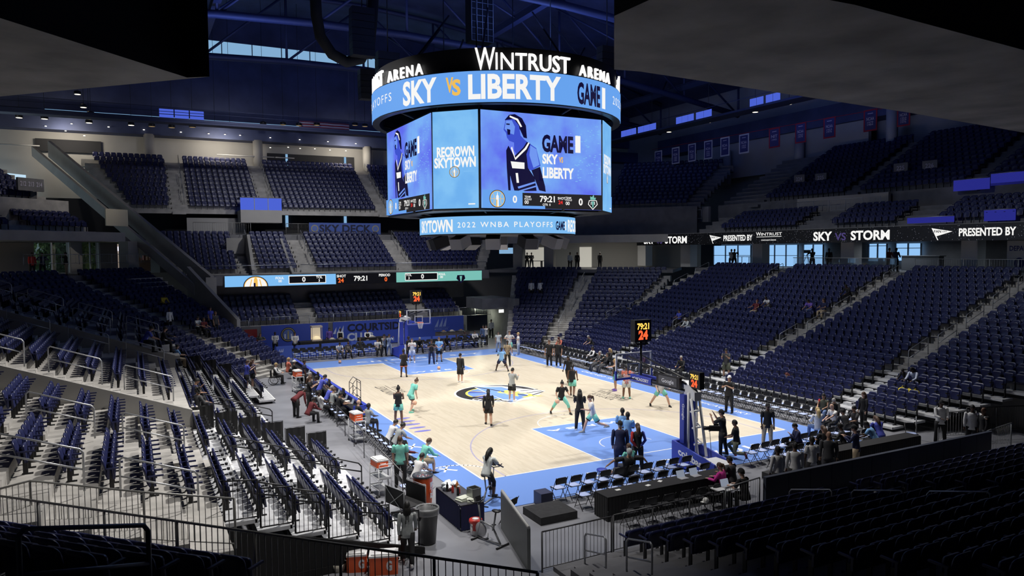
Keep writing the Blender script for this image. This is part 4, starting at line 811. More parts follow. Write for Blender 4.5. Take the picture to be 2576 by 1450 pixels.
# flag
fl = thing('flag', 'red and white striped national flag hanging under the far roof', 'flag'); a, b = at(752, 303, y=44.6), at(879, 335, y=44.6)
fr_, fw = MB(), MB(); n = 7
for i in range(n):
    z1 = a.z-(a.z-b.z)*i/n; z0 = a.z-(a.z-b.z)*(i+1)/n; mbx = fr_ if i % 2 == 0 else fw
    for k in range(16): x0 = a.x+(b.x-a.x)*k/16; x1 = a.x+(b.x-a.x)*(k+1)/16; o0, o1 = .06*math.sin(k*1.3), .06*math.sin((k+1)*1.3); mbx.extr([(x0, 44.6+o0, z0), (x1, 44.6+o1, z0), (x1, 44.6+o1, z1), (x0, 44.6+o0, z1)], (0, .02, 0))
MB().bar((a.x, 44.61, a.z), (a.x, 44.61, rz(a.x)), .012).bar((b.x, 44.61, a.z), (b.x, 44.61, rz(b.x)), .012).build('hanging_wire', GREY, fl); fr_.build('red_stripes', mat('flag_red', (.35, .03, .05), .8), fl); fw.build('white_stripes', mat('flag_white', (.6, .6, .65), .8), fl)
# championship banners along the right balcony
mw, mr, mv = mat('banner_white', (.55, .55, .6), .8), mat('banner_red', (.30, .015, .04), .8), mat('banner_navy', (.035, .04, .17), .8); mi_ = mat('banner_ink_pale', (.5, .48, .6), .8)
BN = [(1647, 1665, 378, 421, 0, 'NCAA'), (1690, 1709, 369, 414, 0, 'NCAA'), (1731, 1750, 360, 408, 0, 'NCAA'), (1771, 1792, 352, 402, 0, 'NCAA'), (1812, 1835, 343, 395, 0, 'NCAA'), (1859, 1884, 335, 388, 0, 'NCAA'), (1934, 1962, 319, 374, 1, 'NIT'), (2000, 2028, 306, 362, 1, 'NCAA'), (2071, 2102, 292, 350, 1, 'NCAA'), (2172, 2207, 272, 333, 1, 'NCAA'), (2256, 2290, 264, 320, 1, 'NCAA')]
YR = ['1980 1981 1982', '1984 1985 1986', '1987 1988 1989', '1991 1992 2000', '2004', '1953 1956', '1945', '1943 1979', '1953 1976', '1979 1984', '1953 1959 1976']
for j, (x0, x1, y0, y1, red, s) in enumerate(BN):
    t = thing('banner', '%s-bordered navy banner, %s from the left on the right balcony line' % ('red' if red else 'white', ORD[j+1]), 'banner', (0, 0, 0), 0, 'championship banners')
    a, b = at(x0, y1, x=35.5), at(x1, y0, x=35.5); ya, yb, z0, z1 = a.y, b.y, a.z, b.z; w = ya-yb; X = 35.5; bd = w*.1
    MB().bx(X, X+.03, yb, ya, z0, z1).build('cloth', mr if red else mw, t); MB().bx(X-.006, X, yb+bd, ya-bd, z0+bd, z1-bd).build('field', mv, t)
    m = MB(); put_text(m, s, (X-.012, (ya+yb)/2, z0+(z1-z0)*.5), (0, -1, 0), (0, 0, 1), w*.2, 1, .03, 0, 'c', 1, w*.56); m.add([(X-.012, ya-w*.3, z1-bd*2.4), (X-.012, yb+w*.3, z1-bd*2.4), (X-.012, yb+w*.3, z1-bd*2.9), (X-.012, ya-w*.3, z1-bd*2.9)], [(0, 3, 2, 1)])
    yy = YR[j].split()
    for k, q in enumerate(yy[:3]): put_text(m, q, (X-.012, (ya+yb)/2, z0+(z1-z0)*(.36-.1*k)), (0, -1, 0), (0, 0, 1), w*.12, 1, .02, 0, 'c', 1, w*.44)
    m.build('print', mi_, t); 
a, b = at(1640, 372, x=35.5), at(2300, 258, x=35.5); MB().bar((35.52, a.y, at(1650, 376, x=35.5).z+.05), (35.52, b.y, at(2290, 262, x=35.5).z+.05), .03).build('banner_line', mat('banner_red', (.3, .015, .04), .8))
tag(bpy.data.objects['banner_line'], 'thin line carrying the row of championship banners', 'cable')
# hanging speaker clusters, cable loop, hoist cage
def hang(name, lab, cat, px0, px1, py0, py1, y, n, m=BLKP):
    t = thing(name, lab, cat); a, b = at(px0, py1, y=y), at(px1, py0, y=y); h = (b.z-a.z)/n
    for i in range(n): MB().box(((a.x+b.x)/2, y+.12*math.sin(i*.5), a.z+h*(i+.5)), (b.x-a.x, .8, h*.94)).build('speaker_box', m, t)
    MB().bar(((a.x+b.x)/2, y, b.z), ((a.x+b.x)/2, y, 31), .04).build('chain', BLKM, t); return t
hang('line_array', 'tall black speaker stack hanging left of the scoreboard', 'speaker', 884, 938, 25, 140, 8, 7)
hang('line_array', 'shorter black speaker stack just above left end of the upper ring', 'speaker', 950, 1002, 135, 230, 10, 5)
hang('line_array', 'black speaker stack beside the concrete overhang at right', 'speaker', 1510, 1544, 120, 215, 8, 6)
hang('line_array', 'dark speaker stack behind left end of the upper ring', 'speaker', 905, 948, 178, 250, 14, 5)
pts = [at(px, py, y=9) for px, py in ((792, -30), (796, 40), (806, 92), (835, 136), (872, 156), (908, 148), (930, 110), (936, 50), (940, -20))]
tag(MB().path(pts, .36, 10).build('cable_bundle', BLACK), 'thick black cable bundle hanging in a loop beside the speakers', 'cable')
t = thing('hoist_cage', 'small dark metal cage hanging above the scoreboard', 'hoist'); a, b = at(1187, 100, y=2), at(1240, -20, y=2)
mb = MB()
for x in np.linspace(a.x, b.x, 5): mb.bar((x, 2, a.z), (x, 2, b.z), .03)
for z in np.linspace(a.z, b.z, 9): mb.bar((a.x, 2, z), (b.x, 2, z), .02)
mb.build('grid', GREY, t); MB().box(((a.x+b.x)/2, 2.5, (a.z+b.z)/2), (b.x-a.x, .8, b.z-a.z)).build('body', BLKM, t)
# --- right concourse: blue windows, square columns, counters
k = 9
for px0, px1, z0, z1 in ((1796, 1890, 6.55, 8.6), (1922, 2008, 6.55, 8.6), (2022, 2072, 6.55, 8.6), (2186, 2232, 7.4, 8.6), (2254, 2318, 7.2, 8.6)):
    ya, yb = at(px0, 640, x=37.5).y, at(px1, 640, x=37.5).y; o = struct(MB().bx(37.5, 37.55, yb, ya, z0, z1).build('window_%d' % k, glow('daylight_glass', srgb(150, 200, 250), .95))); k += 1
    m = MB(); n = max(2, int((ya-yb)/1.4))
    for i in range(n+1): y = yb+(ya-yb)*i/n; m.bx(37.4, 37.5, y-.05, y+.05, z0, z1)
    m.bx(37.4, 37.5, yb, ya, z0+1.0, z0+1.05); struct(m.build('trim_%d' % k, mat('blue_grey_mullion', (.12, .16, .22), .5)))
mb = MB(); mb.bx(37.8, 38.2, -33, 22, 6.5, 9.3); struct(mb.build('wall_right_concourse', CONCD))
for px0, px1 in ((1604, 1624), (1712, 1736), (1892, 1917), (2115, 2148), (2417, 2459)):
    ya, yb = at(px0, 650, x=30.6).y, at(px1, 650, x=30.6).y; MB().bx(30.6, 31.5, yb, ya, 6.5, 8.75).build('column', mat('white_painted_column', (.5, .5, .5), .6))['kind'] = 'structure'
for y in (-2, 12): lamp('concourse_light', 'AREA', (34, y, 8.6), (34, y, 6.5), 60, (.8, .9, 1), 3)
lamp('concourse_light', 'AREA', (33, -14, 8.6), (33, -14, 6.5), 45, (.7, .85, 1), 3)
fence('picket_fence', 'grey picket rail in front of the right concourse bar', [(29.2, -17.5, 6.5), (29.2, -5.9, 6.5)], h=1.0, sp=.16, post=1.6, m=mat('dim_rail', (.25, .27, .3), .45, .4))
t = thing('glass_parapet', 'glass parapet before the blue windows on right concourse', 'parapet'); MB().bx(29.2, 29.23, -4.5, 4.6, 6.5, 7.5).build('glass_pane', GLASS, t); MB().bar((29.2, -4.5, 7.52), (29.2, 4.6, 7.52), .025).build('cap_rail', STEEL, t)
t = thing('bar_counter', 'long grey bar counter on the right concourse', 'counter'); a, b = at(2268, 655, x=34), at(2362, 655, x=34); MB().bx(34, 34.6, b.y, a.y, 6.5, 7.6).build('body', mat('grey_counter', (.2, .21, .23), .5), t); MB().bx(33.9, 34.7, b.y-.1, a.y+.1, 7.6, 7.66).build('top', mat('grey_counter', (.2, .21, .23), .5), t)
for j, px in enumerate((1862, 1880, 1846)):
    q = at(px, 668, x=31.2); t = thing('high_table', 'small dark high table before the blue windows, %s' % ('left', 'middle', 'right')[[1, 2, 0][j]], 'table', (31.4, q.y, 6.51)); MB().lathe([(.32, 1.0), (.32, 1.04)], 14).build('top', BLKP, t); MB().lathe([(.25, 0), (.03, .03), (.03, 1.0)], 10).build('pedestal', BLKM, t)
sgn = thing('wall_sign', 'white panel with navy block-letter emblem on the right concourse column', 'sign'); a, b = at(2532, 680, x=31), at(2576, 605, x=31); MB().bx(31, 31.05, b.y-.6, a.y, a.z, b.z).build('panel', mat('white_painted_column', (.5, .5, .5), .6), sgn)
m = MB(); put_text(m, 'DEPAUL', (30.99, a.y-.15, a.z+(b.z-a.z)*.66), (0, -1, 0), (0, 0, 1), .3, 1, .04, 0, 'l', 1, 1.25); n = 20; m.add([(30.99, a.y-.75+.3*math.cos(2*PI*i/n), a.z+.45+.36*math.sin(2*PI*i/n)) for i in range(n)], [tuple(range(n))[::-1]]); m.build('lettering', mat('banner_navy', (.035, .04, .17), .8), sgn)
# grey walls and rails on the right balcony, section numbers, blue fronts at far right
for i, (px0, px1, py0, py1) in enumerate(((1640, 1782, 522, 552), (2005, 2234, 488, 540))):
    ya, yb = at(px0, 540, x=33.0).y, at(px1, 540, x=33.0).y; struct(MB().bx(33.0, 33.3, yb, ya, 11.0, 12.55).build('wall_right_balcony', WALLB))
    fence('picket_fence', 'grey rail before the stacked chairs on right balcony, %s' % ('far one' if i == 0 else 'near one'), [(32.1, ya+.6, 11.25), (32.1, yb, 11.25)], h=.95, sp=.45, m=STEEL)
for s, px, py in (('224', 2012, 455), ('225', 2066, 452), ('225', 2267, 428), ('226', 2340, 422)):
    q = at(px, py, x=36); m = MB(); put_text(m, s, (35.9, q.y, q.z), (0, -1, 0), (0, 0, 1), .32, 1, .02); t = thing('section_sign', 'dark plate with white number %s, %s portal sign of the right balcony' % (s, {2012: 'farthest', 2066: 'second', 2267: 'third', 2340: 'nearest'}[px]), 'sign'); MB().bx(35.93, 36.0, q.y-.6, q.y+.6, q.z-.25, q.z+.55).build('plate', CONCD, t); m.build('number', mi_, t)
for j, (px0, px1, py0, py1, x) in enumerate(((2398, 2490, 446, 482, 33.0), (2492, 2576, 430, 468, 33.6), (2475, 2555, 525, 557, 29.0), (2282, 2400, 550, 563, 28.5))):
    a, b = at(px0, py1, x=x), at(px1, py0, x=x); t = thing('glass_parapet', 'blue-glowing glass panel on the right balcony, %s' % ('upper one', 'upper one at frame edge', 'lower tall one', 'lower low one')[j], 'parapet', (0, 0, 0), 0, 'blue glass panels'); MB().bx(x, x+.03, b.y, a.y, a.z, max(b.z, a.z+.4)).build('glass_pane', glow('blue_lit_glass_dim', srgb(52, 56, 170), .55), t); MB().bar((x, b.y, max(b.z, a.z+.4)), (x, a.y, max(b.z, a.z+.4)), .025).build('cap_rail', STEEL, t)  # panes glow by themselves, blue light put into the glass colour
a, b = at(2275, 484, x=36.4), at(2310, 444, x=36.4); struct(MB().bx(36.4, 36.45, b.y, a.y, a.z, b.z).build('window_20', glow('daylight_glass', srgb(150, 200, 250), .95)))
a, b = at(1964, 490, x=36.4), at(1985, 478, x=36.4); struct(MB().bx(36.4, 36.45, b.y, a.y, a.z, b.z).build('window_21', glow('daylight_glass', srgb(150, 200, 250), .95)))
for i, px in enumerate((1701, 1751)): q = at(px, 400, x=43); struct(MB().bx(43, 43.05, q.y-(.2 if i else .1), q.y+(.2 if i else .1), 16.6, 18.9).build('window_%d' % (22+i), STRIP))
mb = MB(); mb.bx(44, 44.4, 9, 33, 16.5, 20.5); struct(mb.build('wall_right_upper', WALLB)); mb = MB(); mb.bx(43.5, 46, -40, 40, 20.5, 22.5); struct(mb.build('trim_30', ROOFM))
# --- far right corner concourse
mb = MB(); FFR.bx(mb, -9, 12, 42.6, 43, 6.3, 9.0); struct(mb.build('wall_far_right_concourse', mat('beige_wall', (.34, .33, .31), .8)))
lamp('concourse_light', 'AREA', FFR.p(0, 37.5, 8.9), FFR.p(0, 38, 6.3), 170, (1, .95, .85), 3)
lamp('concourse_light', 'AREA', FFR.p(6, 37.5, 8.9), FFR.p(6, 38, 6.3), 80, (.9, .97, 1), 3)
for px0, px1, n in ((1458, 1488, 24), (1322, 1368, 25)):
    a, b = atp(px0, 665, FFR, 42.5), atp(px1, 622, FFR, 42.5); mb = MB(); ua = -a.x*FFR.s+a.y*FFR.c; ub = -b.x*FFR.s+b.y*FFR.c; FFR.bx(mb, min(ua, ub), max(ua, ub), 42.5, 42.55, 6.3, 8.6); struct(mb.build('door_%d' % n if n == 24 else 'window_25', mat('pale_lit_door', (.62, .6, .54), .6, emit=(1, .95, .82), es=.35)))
a, b = atp(1256, 622, FFR, 42.5), atp(1292, 610, FFR, 42.5); mb = MB(); ua, ub = -a.x*FFR.s+a.y*FFR.c, -b.x*FFR.s+b.y*FFR.c; FFR.bx(mb, min(ua, ub), max(ua, ub), 42.45, 42.5, 7.9, 8.6); struct(mb.build('window_26', STRIP))
for px in (1302, 1380): q = atp(px, 650, FFR, 34); FFR_u = -q.x*FFR.s+q.y*FFR.c; mb = MB(); FFR.bx(mb, FFR_u-.5, FFR_u+.5, 34, 35, 6.3, 9.0); mb.build('column', CONCW)['kind'] = 'structure'
t = thing('long_table', 'dark table with chairs on the far right concourse', 'table'); q = atp(1338, 658, FFR, 36); mb = MB(); FFR.bx(mb, -q.x*FFR.s+q.y*FFR.c-1.3, -q.x*FFR.s+q.y*FFR.c+1.3, 35.6, 36.3, 7.1, 7.16); mb.build('top', BLKP, t)
for s in (-1.1, 1.1): mb = MB(); uu = -q.x*FFR.s+q.y*FFR.c+s; FFR.bx(mb, uu-.04, uu+.04, 35.65, 36.25, 6.3, 7.1); mb.build('leg', BLKM, t)
# --- far left corner concourse: windows on trees, snack counter
mb = MB(); UL = lambda px: (lambda q: -q.x*FFL.s+q.y*FFL.c)(atp(px, 640, FFL, 41.5))
segs = [(0, 86), (178, 207), (252, 296), (384, 470)]
for p0_, p1_ in segs: u0, u1 = sorted((UL(p0_-(60 if p0_ == 0 else 0)), UL(p1_))); FFL.bx(mb, u0, u1, 41.5, 42, 6.6, 9.3)
struct(mb.build('wall_far_left_concourse', mat('beige_wall', (.34, .33, .31), .8)))
k = 27
for p0_, p1_ in ((86, 178), (207, 252)):
    u0, u1 = sorted((UL(p0_), UL(p1_))); mb = MB(); FFL.bx(mb, u0, u1, 41.7, 41.73, 6.6, 9.3); struct(mb.build('window_%d' % k, GLASS)); mb = MB(); um = (u0+u1)/2
    for u in (u0, um, u1): FFL.bx(mb, u-.05, u+.05, 41.6, 41.7, 6.6, 9.3)
    struct(mb.build('trim_%d' % k, mat('pale_capping', (.5, .5, .5), .5))); k += 1
lf = mat('tree_leaf', (.16, .30, .13), .7, noise=.5, nscale=4); bk = mat('bark', (.12, .09, .06), .9)
rnd = random.Random(5)
for j, px in enumerate((60, 95, 130, 168, 205, 240, 275)):
    q = atp(px, 640, FFL, 46+rnd.random()*3); t = thing('tree', 'leafy green tree outside the far left windows, %s from the left' % ORD[j+1], 'tree', (q.x, q.y, 0), 0, 'trees outside the windows')
    MB().path([(0, 0, 0), (.1, 0, 4), (0, .1, 8)], [.22, .16, .08], 8).build('trunk', bk, t); c = MB()
    for i in range(420):
        a_, h_, r_ = rnd.random()*6.3, 5.2+rnd.random()*5.4, 1.9*math.sqrt(rnd.random()); s = .22+.2*rnd.random(); e_ = Euler((rnd.random()*3, rnd.random()*3, rnd.random()*3)).to_matrix(); p = Vector((r_*math.cos(a_), r_*math.sin(a_), h_))
        c.add([p+e_@Vector(v) for v in ((-s, 0, 0), (0, -s*.6, 0), (s, 0, 0), (0, s*.6, .05))], [(0, 1, 2, 3)])
    c.build('crown', lf, t)
sk = glow('outdoor_sky', srgb(190, 220, 240), 1.0); mb = MB(); FFL.bx(mb, -14, 14, 53, 53.2, 0, 16); struct(mb.build('sky_backdrop', sk))
lamp('daylight', 'AREA', FFL.p(4, 43.6, 15.5), FFL.p(4, 48.5, 7), 900, (.85, .95, 1), 6)
lamp('concourse_light', 'AREA', FFL.p(4, 37, 9.2), FFL.p(4, 38, 6.7), 110, (1, .9, .75), 3)
for px in (190, 272): u = UL(px); mb = MB(); FFL.bx(mb, u-.55, u+.55, 35.2, 36.2, 6.6, 9.3); mb.build('column', CONCW)['kind'] = 'structure'
t = thing('snack_counter', 'lit snack counter with menu screens on the far left concourse', 'counter'); u0, u1 = sorted((UL(296), UL(370)))
mb = MB(); FFL.bx(mb, u0, u1, 43.2, 43.3, 6.6, 9.2); mb.build('back_wall', mat('lit_kitchen_wall', (.6, .55, .45), .6, emit=(1, .8, .55), es=.2), t); mb = MB(); FFL.bx(mb, u0, u1, 40.4, 41.0, 6.6, 7.65); mb.build('counter', CONCW, t)
for i in range(4): mb = MB(); w = (u1-u0)/4; FFL.bx(mb, u0+w*i+.08, u0+w*(i+1)-.08, 42.9, 43.0, 8.55, 8.95); mb.build('menu_screen', glow('menu_glow', (.85, .8, 1), 1.3), t)
mb = MB(); FFL.bx(mb, u1-.95, u1-.25, 42.6, 43.1, 6.6, 8.5); mb.build('drinks_fridge', glow('fridge_glow', srgb(90, 95, 210), .8), t)
for i in range(7): mb = MB(); mb.box(FFL.p(u0+.3+.4*i, 41.0-.2, 7.75+.06*(i % 3)), (.2, .2, .25+.1*(i % 3)), (0, 0, i)); mb.build('snack_box', mat('snack_%d' % (i % 3), ((.6, .2, .1), (.6, .45, .2), (.3, .12, .08))[i % 3], .6), t)
t = thing('snack_rack', 'wire rack of packets lit red beside the snack counter', 'rack'); q = atp(418, 640, FFL, 38); mb = MB()
for i in range(4): mb.box((q.x, q.y, 7.0+.42*i), (.9, .35, .04), (0, 0, R_(45)))
mb.build('shelf', mat('snack_shelf', (.6, .5, .4), .5, emit=(1, .6, .35), es=.35), t); mb = MB()
for i in range(12): mb.box((q.x-.3+.2*(i % 4)*.7, q.y+.2*(i % 4)*.7-.2, 7.12+.42*(i//4)), (.14, .14, .2))
mb.build('packets', mat('snack_0', (.6, .2, .1), .6), t)
sg_ = thing('section_sign', 'dark overhead sign 212 213 214 on the far left balcony', 'sign'); a, b = atp(46, 478, FFL, 38.2), atp(110, 452, FFL, 38.2); u0, u1 = sorted((-a.x*FFL.s+a.y*FFL.c, -b.x*FFL.s+b.y*FFL.c)); mb = MB(); FFL.bx(mb, u0, u1, 38.2, 38.4, a.z, b.z); mb.build('plate', CONCD, sg_)
mb = MB(); put_text(mb, '212  213  214', FFL.p((u0+u1)/2, 38.18, a.z+.35), FFL.p(-1, 0, 0), (0, 0, 1), .34, 1, .02, 0, 'c', 1, (u1-u0)*.84); mb.build('number', mi_, sg_)
MB().bx(FFL.p(u0+.9, 38.3).x-.2, FFL.p(u0+.9, 38.3).x+.2, FFL.p(u0, 38.3).y-.1, FFL.p(u0, 38.3).y+.1, 10, a.z).build('post', CONCD, sg_)
fence('picket_fence', 'thin rail in front of the far left concourse tables', [atp(60, 668, FFL, 33.9)*1, atp(390, 662, FFL, 33.9)*1], h=.75, sp=.6, m=STEEL)
mb = MB(); FFL.bx(mb, -4, 14, 36.4, 36.8, 9.9, 12.4); struct(mb.build('wall_far_left_balcony', CONC)); mb = MB(); u0, u1 = sorted((UL(148), UL(206))); FFL.bx(mb, u0, u1, 36.3, 36.4, 10.6, 12.0); struct(mb.build('wall_far_left_panel', mat('cream_panel', (.6, .56, .44), .7)))
# booth with blue lit windows and the empty chairs on the far terrace
t = thing('glass_booth', 'glass booth lit blue above the far middle tier', 'booth'); a, b = at(605, 528, y=35.2), at(708, 500, y=35.2); MB().bx(a.x, b.x, 35.2, 35.25, a.z, b.z).build('glass_front', BLUEW, t); MB().bx(a.x, b.x, 35.15, 37.5, a.z-1.2, a.z).build('base', WALLB, t); MB().bx(a.x-.05, b.x+.05, 35.1, 37.5, b.z, b.z+.06).build('roof', CONCD, t)
for i in range(1, 3): x = a.x+(b.x-a.x)*i/3; MB().bx(x-.03, x+.03, 35.14, 35.2, a.z, b.z).build('mullion', GREY, t)
MB().bx(-14, -8.8, 37.2, 37.4, 10, 11.6).build('wall_far_terrace', WALLB)['kind'] = 'structure'
# stepping vomitory wall in the far middle tier
mb = MB(); a = at(560, 588, y=31.5); mb.extr([(-9.6, 27.6, 6.4), (-9.6, 33.2, 6.4), (-9.6, 33.2, 9.9), (-9.6, 30.4, 9.9)], (.25, 0, 0)); mb.bx(-11.2, -9.35, 31.4, 31.6, 8.2, 9.6); mb.extr([(-6.3, 27.6, 6.4), (-6.3, 33.2, 6.4), (-6.3, 33.2, 9.6)], (.2, 0, 0)); struct(mb.build('wall_far_portal', CONCW))
# exit portal at far right floor level
mb = MB(); mb.bx(9.6, 12.2, 22.6, 26.2, 2.9, 3.9); mb.bx(12.2, 12.6, 21, 27, 0, 3.9); struct(mb.build('wall_exit_portal', CONCD)); t = thing('exit_sign', 'small white exit sign over the far corner tunnel', 'sign'); q = at(1261, 783, y=22.5); MB().box((q.x, 22.5, q.z), (.5, .06, .3)).build('box', glow('exit_face', (.95, .95, .9), 1.1), t); MB().bar((q.x, 22.5, q.z+.15), (q.x, 22.5, 2.95), .02).build('stem', BLKM, t)
lamp('tunnel_light', 'AREA', (11, 26, 2.8), (11, 26, 0), 60, (.95, 1, .75), 1.2)
# ------------------------------------------------------------------ baskets
def digits_face(mb1, mb2, o, ux, n, w, h):
    P = Plane(o, ux, n, w, h); P.mb = mb1; P.text('79:21', w*.12, h*.58, h*.28, 0, .05, w*.76); P.k = 0; P.mb = mb2; P.text('24', w*.2, h*.1, h*.4, 0, .07, w*.6)
YLED, RLED = glow('amber_digits', srgb(255, 200, 90), 1.4), glow('red_digits', srgb(255, 90, 50), 1.5)
WHM = mat('white_powder_coat', (.72, .73, .75), .4); NET = mat('white_net_cord', (.75, .75, .75), .8); RIM = mat('orange_rim', (.75, .16, .05), .4)
def stanchion(label, y0, rz, words_):
    t = thing('basketball_hoop', label, 'basketball hoop', (0, y0, 0), rz, 'baskets')
    MB().extr([(-.5, -2.0, .08), (-.5, -4.18, .08), (-.5, -4.18, .62), (-.5, -2.0, 1.0)], (.07, 0, 0)).extr([(.43, -2.0, .08), (.43, -4.18, .08), (.43, -4.18, .55), (.43, -2.0, .92)], (.07, 0, 0)).bx(-.5, .5, -2.0, -1.86, .08, 1.0).build('base_pad', PADB, t)
    m = MB(); m.bx(-.42, .42, -4.1, -2.05, .12, .42); m.bx(-.40, .40, -4.24, -3.3, .3, .58); m.build('base_body', WHM, t); m = MB(); m.bx(-.46, .46, -4.22, -4.0, .02, .24)
    for x in (-.38, .38):
        for y in (-2.3, -3.9): m.lathe([(.06, .0), (.06, .09)], 10, (x, y, 0))
    m.build('caster_skirt', BLKM, t)
    p = MB(); p.bx(-.3, -.06, -2.32, -2.08, .95, 2.8); p.bx(.06, .3, -2.32, -2.08, .95, 2.8); pad = p.build('mast_pad', PADB, t)
    m = MB()
    for x in (-.2, .2): m.bar((x, -3.0, .55), (x, -2.6, 2.7), .055); m.bar((x, -2.45, .6), (x, -2.45, 2.9), .05)
    for z in (1.0, 1.6, 2.2): m.bar((-.2, -2.95+z*.17, z), (.2, -2.95+z*.17, z), .04); m.bar((.2, -2.95+z*.17, z), (.2, -2.45, z+.15), .03)
    m.build('mast_frame', WHM, t)
    m = MB(); m.extr([(-.16, -2.75, 2.62), (-.16, -2.0, 2.85), (-.16, -.9, 3.05), (-.16, -.9, 3.2), (-.16, -2.2, 3.3), (-.16, -2.75, 2.95)], (.32, 0, 0)); m.build('mast_head', WHM, t)
    m = MB(); [m.bar((x, -2.2, 2.95), (x*1.4, 1.1, 2.92), .05) for x in (-.15, .15)]; [m.bar((x, -2.3, 3.2), (x*2.2, 1.1, 3.85), .04) for x in (-.15, .15)]; m.build('boom_arm', BLKM, t)
    a = MB().bx(-.24, -.18, -.25, 1.12, 2.82, 3.1).bx(.18, .24, -.25, 1.12, 2.82, 3.1).build('boom_pad', PADB, t)
    l = MB(); put_text(l, '#CHICAGOSKY', (-.246, -.18+.3, 2.9), (0, -1, 0), (0, 0, 1), .11, 1, .03, 0, 'c', 1, .01) if False else put_text(l, '#CHICAGOSKY', (-.246, .45, 2.9), (0, -1, 0), (0, 0, 1), .12, 1, .04, 0, 'c', 1, 1.1); l.build('lettering', LINEW, a)
    MB().bx(-.87, .87, 1.205, 1.222, 2.93, 3.94).build('backboard_glass', mat('backboard_glass', (.85, .92, .95), .05, trans=1, alpha=.10), t)
    f = MB()
    for x in (-.9, .9): f.box((x, 1.21, 3.435), (.06, .06, 1.07))
    for z in (2.93, 3.95): f.box((0, 1.21, z), (1.83, .06, .05))
    for x in (-.29, .29): f.bx(x-.025, x+.025, 1.224, 1.23, 3.06, 3.5)
    for z in (3.06, 3.5): f.bx(-.31, .31, 1.224, 1.23, z-.025, z+.025)
    f.build('backboard_frame', WHM, t); MB().bx(-.93, .93, 1.17, 1.25, 2.86, 2.93).bx(-.96, -.9, 1.17, 1.25, 2.86, 3.25).bx(.9, .96, 1.17, 1.25, 2.86, 3.25).build('edge_pad', PADB, t)
    r = MB(); r.path([(.225*math.cos(2*PI*i/20), 1.575+.225*math.sin(2*PI*i/20), 3.05) for i in range(21)], .012, 6); r.bx(-.06, .06, 1.24, 1.36, 3.02, 3.06); r.build('rim', RIM, t)
    n = MB(); 
    for i in range(12):
        for d in (1, -1): n.path([((.225-.028*k)*math.cos(2*PI*(i+d*.5*k)/12), 1.575+(.225-.028*k)*math.sin(2*PI*(i+d*.5*k)/12), 3.05-.11*k) for k in range(5)], .005, 3)
    n.build('net', NET, t)
    # shot clock on its pole, side clock, arm sign
    c = MB().box((0, .72, 4.95), (.84, .3, .9)).build('shot_clock', BLKP, t); MB().bar((0, .72, 3.1), (0, .72, 4.5), .05).bar((-.15, .72, 4.3), (-.3, .72, 4.5), .03).bar((.15, .72, 4.3), (.3, .72, 4.5), .03).bx(-.3, .3, .6, .84, 4.36, 4.42).build('clock_pole', BLKM, t)
    d1, d2 = MB(), MB(); digits_face(d1, d2, (-.4, .57, 4.52), (1, 0, 0), (0, -1, 0), .8, .86); digits_face(d1, d2, (.4, .87, 4.52), (-1, 0, 0), (0, 1, 0), .8, .86); d1.build('game_time', YLED, c); d2.build('shot_time', RLED, c)
    c = MB().bx(-.12, .1, -2.98, -2.38, 3.08, 3.72).build('side_clock', BLKP, t); d1, d2 = MB(), MB(); digits_face(d1, d2, (-.12, -2.4, 3.1), (0, -1, 0), (-1, 0, 0), .56, .6); digits_face(d1, d2, (.1, -2.96, 3.1), (0, 1, 0), (1, 0, 0), .56, .6); d1.build('game_time', YLED, c); d2.build('shot_time', RLED, c)
    c = MB().bx(-.34, -.22, -2.1, -.72, 2.98, 3.42).build('arm_sign', BLKP, t); MB().bx(-.347, -.34, -1.95, -.86, 3.03, 3.37).build('sign_face', mat('dark_grey_sign_face', (.09, .09, .1), .5), c)
    l = MB(); put_text(l, words_[1], (-.352, -1.42, 3.12), (0, -1, 0), (0, 0, 1), .15, 1, .02, 0, 'c', 1, .72); l.build('sign_lettering', LINEW, c)
    l = MB(); put_text(l, words_[1], (-.306, -2.2, 2.5), (0, 0, -1), (0, -1, 0), .1, 1, .02, 0, 'l', 1, .5) if False else put_text(l, words_[1], (-.305, -2.23, 2.15), (0, 0, -1), (0, 1, 0) if False else (0, -1, 0), .11, 1, .02, 0, 'c', 1, .62); l.build('lettering', LINEW, pad)
    l = MB(); put_text(l, words_[0], (-.507, -3.0, .42), (0, -1, -.18), (0, 0, 1), .26, 1, .05, 0, 'c', 1, 1.55)
    if rz:                                             # white leaping figure on the front pad of the far basket
        S = [(0, 1.0), (.05, 1.25), (-.02, 1.5), (.06, 1.7), (.0, 1.95), (.1, 2.2), (.16, 2.05), (.14, 1.75), (.2, 1.5), (.14, 1.2), (.1, .9), (.06, .6), (.03, .85)]
        l.add([(x-.08, -1.85+0*x, z*.55-.1) for x, z in S][::-1], [tuple(range(len(S)))])
    l.build('lettering', LINEW, t); return t
near_hoop = stanchion('basketball hoop nearest the camera on a blue padded stand with white frame', -HL, 0, ('coinbase', 'Google'))
far_hoop = stanchion('basketball hoop at the far end on a tall blue padded stand', HL, PI, ('coinbase', 'Google'))
